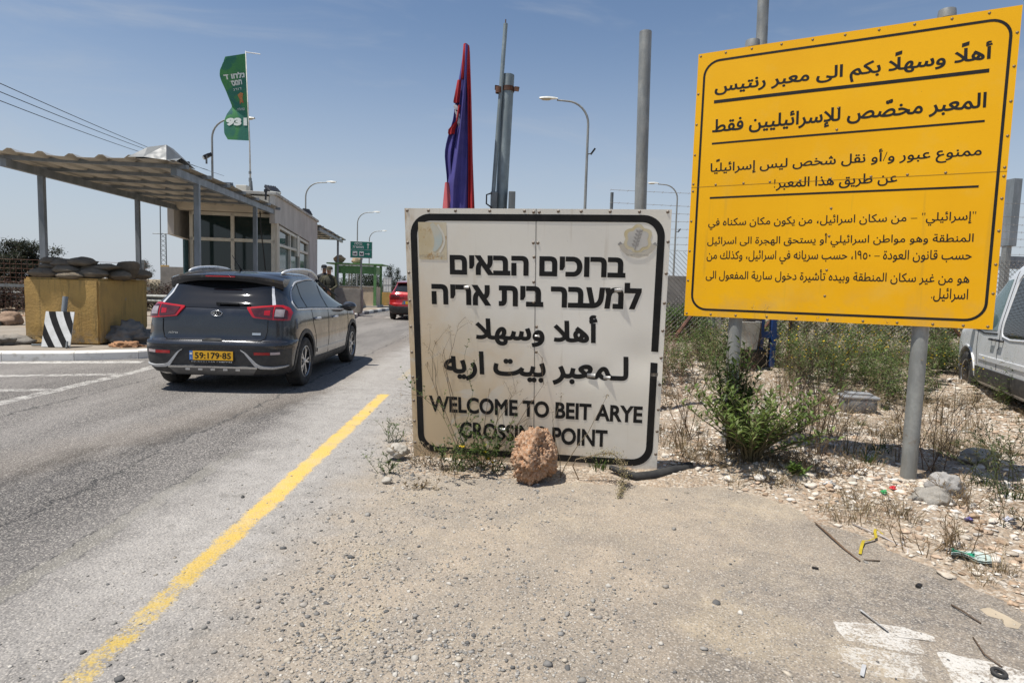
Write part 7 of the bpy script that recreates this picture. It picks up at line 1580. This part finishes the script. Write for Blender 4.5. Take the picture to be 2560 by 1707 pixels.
# ------------------------------------------------------------ two soldiers and small things on the ground
OLIVE = mat('olive_uniform', (.070, .066, .038), (.052, .048, .028), 9, .9, 0, .4, 14); SKIN = mat('skin', (.42, .23, .15), (.36, .19, .12), 9, .55); NAVY = mat('dark_uniform', (.030, .034, .042), (.022, .025, .032), 9, .9, 0, .4, 14)
VEST = mat('vest_fabric', (.030, .031, .022), (.045, .043, .03), 14, .9, 0, .6, 40); BOOT = mat('boot', (.02, .018, .016), None, 5, .6)
def person(loc, rz, H, label, cloth_m, pose, seed):
    s = H/1.75; J = {}; R_ = []; E_ = []
    def jt(n, p, r, par=None):
        J[n] = len(R_); R_.append((Vector(p)*s, (r[0]*s, r[1]*s) if isinstance(r, tuple) else (r*s, r*s)))
        if par is not None: E_.append((J[par], J[n]))
    jt('pel', (0, 0, .95), (.165, .115)); jt('waist', (0, -.0, 1.10), (.145, .105), 'pel'); jt('chest', (0, .01, 1.28), (.175, .125), 'waist'); jt('sh', (0, .01, 1.42), (.13, .09), 'chest'); jt('neck', (0, 0, 1.50), .058, 'sh')
    jt('jaw', (pose['hx']*.3, -.02, 1.565), (.065, .075), 'neck'); jt('head', (pose['hx'], -.015, 1.645), (.078, .095), 'jaw'); jt('crown', (pose['hx'], .0, 1.725), (.062, .075), 'head'); jt('nose', (pose['hx'], -.115, 1.625), .014, 'head')
    for sg, k_ in ((-1, 'r'), (1, 'l')):
        a = pose[k_]
        jt('s'+k_, (sg*.175, .01, 1.405), .066, 'sh'); jt('e'+k_, a[0], .050, 's'+k_); jt('w'+k_, a[1], .032, 'e'+k_); d = (Vector(a[2])-Vector(a[1])); L = d.length; d.normalize(); pm = Vector(a[1])+d*.06
        jt('p'+k_, pm, (.040, .020), 'w'+k_); sd = d.cross(Vector((0, 1, 0.3))).normalized()
        for i, (o, l) in enumerate(((-.028, .075), (-.010, .085), (.010, .080), (.027, .062))):
            b = pm+d*.035+sd*o; q = b+d*l*.5+Vector((0, .010, -.01)); t = q+d*l*.35+Vector((0, .03, -.02)); jt(f'f{i}{k_}', b, .0095, 'p'+k_); jt(f'g{i}{k_}', q, .009, f'f{i}{k_}'); jt(f'h{i}{k_}', t, .0075, f'g{i}{k_}')
        b = Vector(a[1])+d*.03-sd*.035; jt('t0'+k_, b, .011, 'p'+k_); jt('t1'+k_, b+d*.03-sd*.02+Vector((0, .01, 0)), .0095, 't0'+k_)
        lx = sg*pose['st']; jt('h'+k_, (sg*.095, 0, .88), (.10, .105), 'pel'); jt('k'+k_, (sg*.10+lx*.4, pose['kn']*(1 if sg > 0 else -.4), .50), .066, 'h'+k_); jt('a'+k_, (sg*.10+lx, pose['kn']*(.4 if sg > 0 else -.2)+.02, .09), .045, 'k'+k_); jt('ft'+k_, (sg*.11+lx*1.15, -.13+pose['kn']*.3, .04), (.045, .032), 'a'+k_)
    me = bpy.data.meshes.new('p'); me.from_pydata([p for p, r in R_], E_, []); o = bpy.data.objects.new('p', me); col.objects.link(o); md = o.modifiers.new('s', 'SKIN'); md.use_smooth_shade = True
    for i, (p, r) in enumerate(R_): me.skin_vertices[0].data[i].radius = r; me.skin_vertices[0].data[i].use_root = i == 0
    sb = o.modifiers.new('d', 'SUBSURF'); sb.levels = 2; dg = bpy.context.evaluated_depsgraph_get(); dg.update(); m2 = bpy.data.meshes.new_from_object(o.evaluated_get(dg)); bpy.data.objects.remove(o)
    m2.materials.clear(); [m2.materials.append(q) for q in (cloth_m, SKIN, BOOT)]
    wr = [R_[J['w'+k_]][0] for k_ in 'rl']; pr = [R_[J['p'+k_]][0] for k_ in 'rl']; hc = R_[J['head']][0]
    for p in m2.polygons:
        c_ = p.center; mi = 0
        if c_.z > 1.515*s: mi = 1
        for w_, q in zip(wr, pr):
            if (c_-w_).dot((q-w_).normalized()) > .005 and (c_-w_).length < .24: mi = 1
        if c_.z < .17*s: mi = 2
        p.material_index = mi
    m2.shade_smooth(); e = bpy.data.objects.new('person', m2); col.objects.link(e); e.location = loc; e.rotation_euler = (0, 0, rz); tag(e, label, 'person')
    mb = MB(); mb.lathe([(0, .125), (.05, .122), (.092, .10), (.106, .06), (.108, .02), (.106, .0)], 22, Matrix.Translation(hc+Vector((0, .012, .025)))@Matrix.Diagonal((.92, 1.08, .95, 1)))
    mb.grid([[hc+Vector((x, -.10-.085*(1-(x/.085)**2)*t, .035-.018*t)) for x in np.linspace(-.085, .085, 9)] for t in (0, .5, 1)]); mb.build('cap', pose['cap'], e, smooth=True)
    for sg in (-1, 1): mb = MB(); mb.lathe([(0, -.012), (.02, -.006), (.024, .0), (.018, .008), (0, .01)], 10, Matrix.Translation(hc+Vector((sg*.088, .01, -.02)))@Matrix.Rotation(radians(90), 4, 'Y')@Matrix.Diagonal((1.5, .8, 1, 1))); mb.build('ear', SKIN, e, smooth=True)
    mb = MB(); [mb.box(hc+Vector((sg*.032, -.098, .0)), (.026, .012, .009), bev=.003) for sg in (-1, 1)]; mb.build('eyes', BLACK, e); mb = MB(); mb.box(hc+Vector((0, -.094, -.062)), (.042, .012, .007), bev=.002); mb.build('mouth', mat('lips', (.30, .12, .10), None, 5, .5), e)
    # load-bearing vest following the chest, with pouches
    mb = MB(); A = []
    for z, rx, ry in ((1.03, .185, .15), (1.10, .185, .152), (1.22, .198, .165), (1.34, .198, .160), (1.42, .150, .128), (1.45, .10, .10)): A.append([Vector((rx*s*cos(t), ry*s*sin(t)+.005, z*s)) for t in np.linspace(0, 2*pi, 25)])
    mb.grid(A); vs_ = mb.build('vest', VEST, e, smooth=True)
    for x, z in ((-.10, 1.10), (-.03, 1.10), (.04, 1.10), (.11, 1.10), (-.08, 1.28), (.09, 1.27)): mb = MB(); mb.box((x*s, -.175*s, z*s), (.06*s, .05*s, .12*s), bev=.01); mb.build('pouch', VEST, vs_)
    return e
def rifle(loc, rot, label):
    e = empty('rifle', loc, 0, label, 'rifle'); e.rotation_euler = rot
    mb = MB(); mb.box((0, 0, 0), (.24, .04, .07), bev=.008); mb.build('receiver', BLACK, e); mb = MB(); mb.tube([(.12, 0, .01), (.44, 0, .01)], .010, 8); mb.box((.22, 0, .01), (.2, .045, .05), bev=.01); mb.build('barrel', BLACK, e)
    mb = MB(); mb.box((-.22, 0, -.01), (.22, .035, .09), bev=.01); mb.build('stock', BLACK, e); mb = MB(); mb.box((.03, 0, -.10), (.05, .025, .15), Euler((0, radians(-15), 0)).to_matrix(), bev=.005); mb.build('magazine', BLACK, e)
CAPO = mat('olive_cap', (.075, .065, .042), None, 5, .9); CAPD = mat('dark_cap', (.018, .02, .026), None, 5, .9)
q = P(823, 700, 20.4)
person((q.x, 20.4, .14), radians(-8), 1.76, 'soldier in olive uniform, dark vest and cap with a rifle across the chest', OLIVE, dict(r=((-.27, -.02, 1.16), (-.10, -.20, 1.10), (-.02, -.23, 1.08)), l=((.28, -.01, 1.15), (.14, -.20, 1.02), (.06, -.25, 1.00)), hx=.015, st=.05, kn=.05, cap=CAPO), 1)
rifle((q.x+.02, 20.13, .14+1.06), (0, radians(38), radians(2)), 'black rifle held across the front soldier')
q = P(811, 700, 21.2)
person((q.x, 21.2, .14), radians(25), 1.83, 'soldier in dark cap and jacket standing behind the first soldier', NAVY, dict(r=((-.28, .02, 1.15), (-.26, -.12, .95), (-.25, -.17, .87)), l=((.28, .02, 1.15), (.24, -.14, .98), (.20, -.20, .92)), hx=-.01, st=.04, kn=.03, cap=CAPD), 2)

# ---- rocks
boulder('red_rock', (.235, 4.36, .0), (.172, .14, .20), (.48, .245, .125), (.62, .45, .32), 'rough pitted reddish orange rock leaning at the foot of the white sign', 3, 6, .40, .26, rz=.4)
boulder('rock', (2.82, 3.95, .0), (.13, .10, .08), (.40, .38, .34), (.33, .30, .26), 'grey broken concrete lump right of the white rubble', 15, 4, .4); boulder('rock', (3.03, 4.12, .03), (.10, .09, .085), (.42, .41, .39), (.34, .32, .30), 'small angular grey stone at the foot of the right sign post', 16, 4, .45)
boulder('rock', (-.83, 4.82, .02), (.085, .07, .055), (.50, .47, .42), (.42, .38, .32), 'white fist sized stone at the left edge of the white sign', 17, 4, .35); boulder('rock', (-.80, 4.22, .0), (.035, .03, .022), (.48, .45, .40), (.4, .36, .3), 'little white stone on the gravel left of the weeds', 18, 3, .35)
boulder('rock', (3.9, 4.95, .06), (.14, .11, .06), (.44, .41, .36), (.36, .33, .28), 'flat pale stone in the shade right of the sign post', 19, 4, .35); boulder('rock', (2.12, 4.28, .02), (.07, .055, .05), (.52, .47, .40), (.45, .38, .3), 'cream stone on the rubble left of the dead tuft', 20, 3, .4)
# ---- moulded grey plastic case on the bank
gc = empty('plastic_case', (4.12, 7.12, float(soil_h(4.12, 7.12))-.02), radians(-12), 'grey moulded plastic case lying on the stony bank', 'case')
mb = MB(); mb.box((0, 0, .11), (.37, .28, .22), bev=.075); mb.build('shell', mat('grey_case_plastic', (.20, .205, .21), (.14, .14, .14), 6, .5), gc, smooth=50)
mb = MB(); mb.box((0, 0, .19), (.385, .295, .03), bev=.014); mb.box((0, 0, .225), (.26, .17, .02), bev=.008); mb.build('lid_rim', mat('grey_case_rim', (.27, .275, .28), None, 5, .45), gc, smooth=50)
# ---- litter on the lay-by
def litter(name, pts, r, c, label, cat, rough=.6, n=6): mb = MB(); mb.tube(pts, r, n); return tag(mb.build(name, mat(name+'_surface', c, tuple(q*.7 for q in c), 30, rough), smooth=True), label, cat)
def g3(px, py, z): q = G(px, py); return Vector((q.x, q.y, z))
e = empty('black_pipe', (0, 0, 0), 0, 'bent piece of black plastic pipe lying at the right foot of the white sign', 'pipe'); mb = MB(); mb.tube([Vector((.80, 4.50, .075)), Vector((.88, 4.45, .055)), Vector((.97, 4.415, .035)), Vector((1.10, 4.44, .04)), Vector((1.26, 4.53, .05)), Vector((1.40, 4.60, .06))], [.018, .026, .032, .036, .037, .037], 12); mb.build('tube', RUBBER, e, smooth=50)
mb = MB(); mb.tube([Vector((1.395, 4.597, .0598)), Vector((1.43, 4.613, .0625))], .041, 12); mb.build('collar', BLACK, e, smooth=50)
litter('stick', [g3(2037, 1310, .012), g3(2075, 1345, .016), g3(2110, 1375, .010), g3(2150, 1405, .008)], [.004, .006, .005, .004], (.16, .10, .06), 'long thin brown stick on the sandy asphalt', 'stick')
litter('stick', [g3(2378, 1515, .008), g3(2410, 1535, .012), g3(2452, 1560, .006)], .004, (.13, .09, .06), 'short brown twig by the cement spill', 'stick'); litter('stick', [g3(2432, 1595, .006), g3(2460, 1640, .01), g3(2505, 1670, .006)], .003, (.12, .08, .05), 'thin curved twig by the painted block at the corner', 'stick'); litter('stick', [g3(2160, 1401, .006), g3(2200, 1404, .006)], .004, (.15, .11, .08), 'stubby twig beside the long brown stick', 'stick')
litter('rod', [g3(2130, 1317, .02), g3(2200, 1348, .025), g3(2270, 1380, .014), g3(2268, 1388, .004)], .0045, (.50, .46, .44), 'thin pale rod under the yellow ribbon', 'rod')
def ribbon(name, pts, wd, c, label, cat='ribbon'):
    rows = []
    for i, p in enumerate(pts): d = (pts[min(i+1, len(pts)-1)]-pts[max(i-1, 0)]).normalized(); s_ = d.cross(Vector((sin(i*1.3)*.5, .2, 1))).normalized()*wd; rows.append([p-s_, p+s_])
    mb = MB(); mb.grid(rows); mb.grid([[p+Vector((0, 0, .0015)) for p in r_] for r_ in rows], flip=True); return tag(mb.build(name, mat(name+'_film', c, tuple(q*.8 for q in c), 20, .4), smooth=True), label, cat)
ribbon('yellow_ribbon', [g3(2150, 1387, .006), g3(2153, 1372, .012), g3(2158, 1360, .02), g3(2172, 1356, .012), g3(2190, 1352, .02), g3(2186, 1342, .03), g3(2188, 1334, .03), g3(2200, 1338, .02), g3(2216, 1347, .015), g3(2243, 1358, .012)], .0075, (.48, .37, .02), 'crumpled yellow plastic ribbon on the asphalt edge')
ribbon('plastic_strip', [g3(2150, 1530, .012), g3(2185, 1556, .010), g3(2220, 1582, .008)], .006, (.50, .50, .49), 'narrow white plastic strip across the painted block', 'strip'); ribbon('plastic_strip', [g3(2160, 1667, .01), g3(2154, 1694, .008)], .007, (.46, .47, .48), 'short white plastic strip below the painted blocks', 'strip')
mb = MB()
for i in range(33):
    pass
mb.tube([g3(2497, 1688, .012)+Vector((.021*cos(t), .021*sin(t), .003*sin(t))) for t in np.linspace(0, 2*pi, 25)], .007, 8, cap=False); tag(mb.build('rubber_ring', RUBBER, smooth=True), 'black rubber ring lying on the corner painted block', 'ring')
mb = MB(); mb.box(g3(2297, 1467, .008), (.035, .02, .014), Euler((0, 0, .6)).to_matrix(), bev=.003); tag(mb.build('plastic_chip', BLACK), 'small black plastic chip right of the long stick', 'plastic piece'); mb = MB(); mb.box(g3(2038, 1422, .006), (.03, .012, .010), Euler((0, 0, -.4)).to_matrix(), bev=.003); tag(mb.build('plastic_chip', BLACK), 'small black plastic chip below the long stick', 'plastic piece')
pk = empty('flattened_packet', g3(2425, 1412, float(soil_h(2.46, 3.1))+.02), radians(-35), 'flattened green and white packet on the gravel edge', 'packet')
mb = MB(); mb.grid([[Vector((-.085+.17*i/6, -.045+.09*j/4, .010*sin(i*1.1)*cos(j*.9)+.01)) for i in range(7)] for j in range(5)]); mb.grid([[Vector((-.085+.17*i/6, -.045+.09*j/4, .010*sin(i*1.1)*cos(j*.9)-.0)) for i in range(7)] for j in range(5)], flip=True); mb.build('sleeve', mat('packet_pale', (.50, .60, .56), (.42, .50, .46), 12, .4), pk, smooth=True)
mb = MB(); mb.grid([[Vector((-.085+.10*i/6, -.030+.07*j/4*(1-.5*i/6), .012+.010*sin(i*.65)*cos(j*.7))) for i in range(7)] for j in range(5)]); mb.build('green_print', mat('packet_green', (.02, .28, .16), None, 5, .4), pk, smooth=True)
for px, py, c, nm, lb in ((2230, 1252, (.55, .02, .03), 'red_scrap', 'tiny red wrapper scrap on the rubble by the post'), (2207, 1262, (.03, .35, .10), 'green_scrap', 'tiny green wrapper scrap on the white rubble'), (2520, 1328, (.52, .52, .58), 'foil_wrapper', 'pale crumpled foil wrapper in the weeds at the right'), (2070, 1245, (.55, .54, .52), 'paper_strip', 'pale paper strip lying on the white rubble'), (1990, 1065, (.58, .62, .66), 'plastic_bag', 'crumpled pale plastic bag on the bank right of the shrub'), (2420, 1328, (.10, .08, .25), 'purple_scrap', 'dark purple scrap among the dry weeds')):
    q = G(px, py); crumple(nm, (q.x, q.y, float(soil_h(q.x, q.y))+.015), (.05 if nm in ('foil_wrapper', 'plastic_bag', 'paper_strip') else .02, .02, .018), .3, lb, 'litter', px % 17, mat(nm+'_film', c, tuple(w_*.7 for w_ in c), 30, .4), .6)
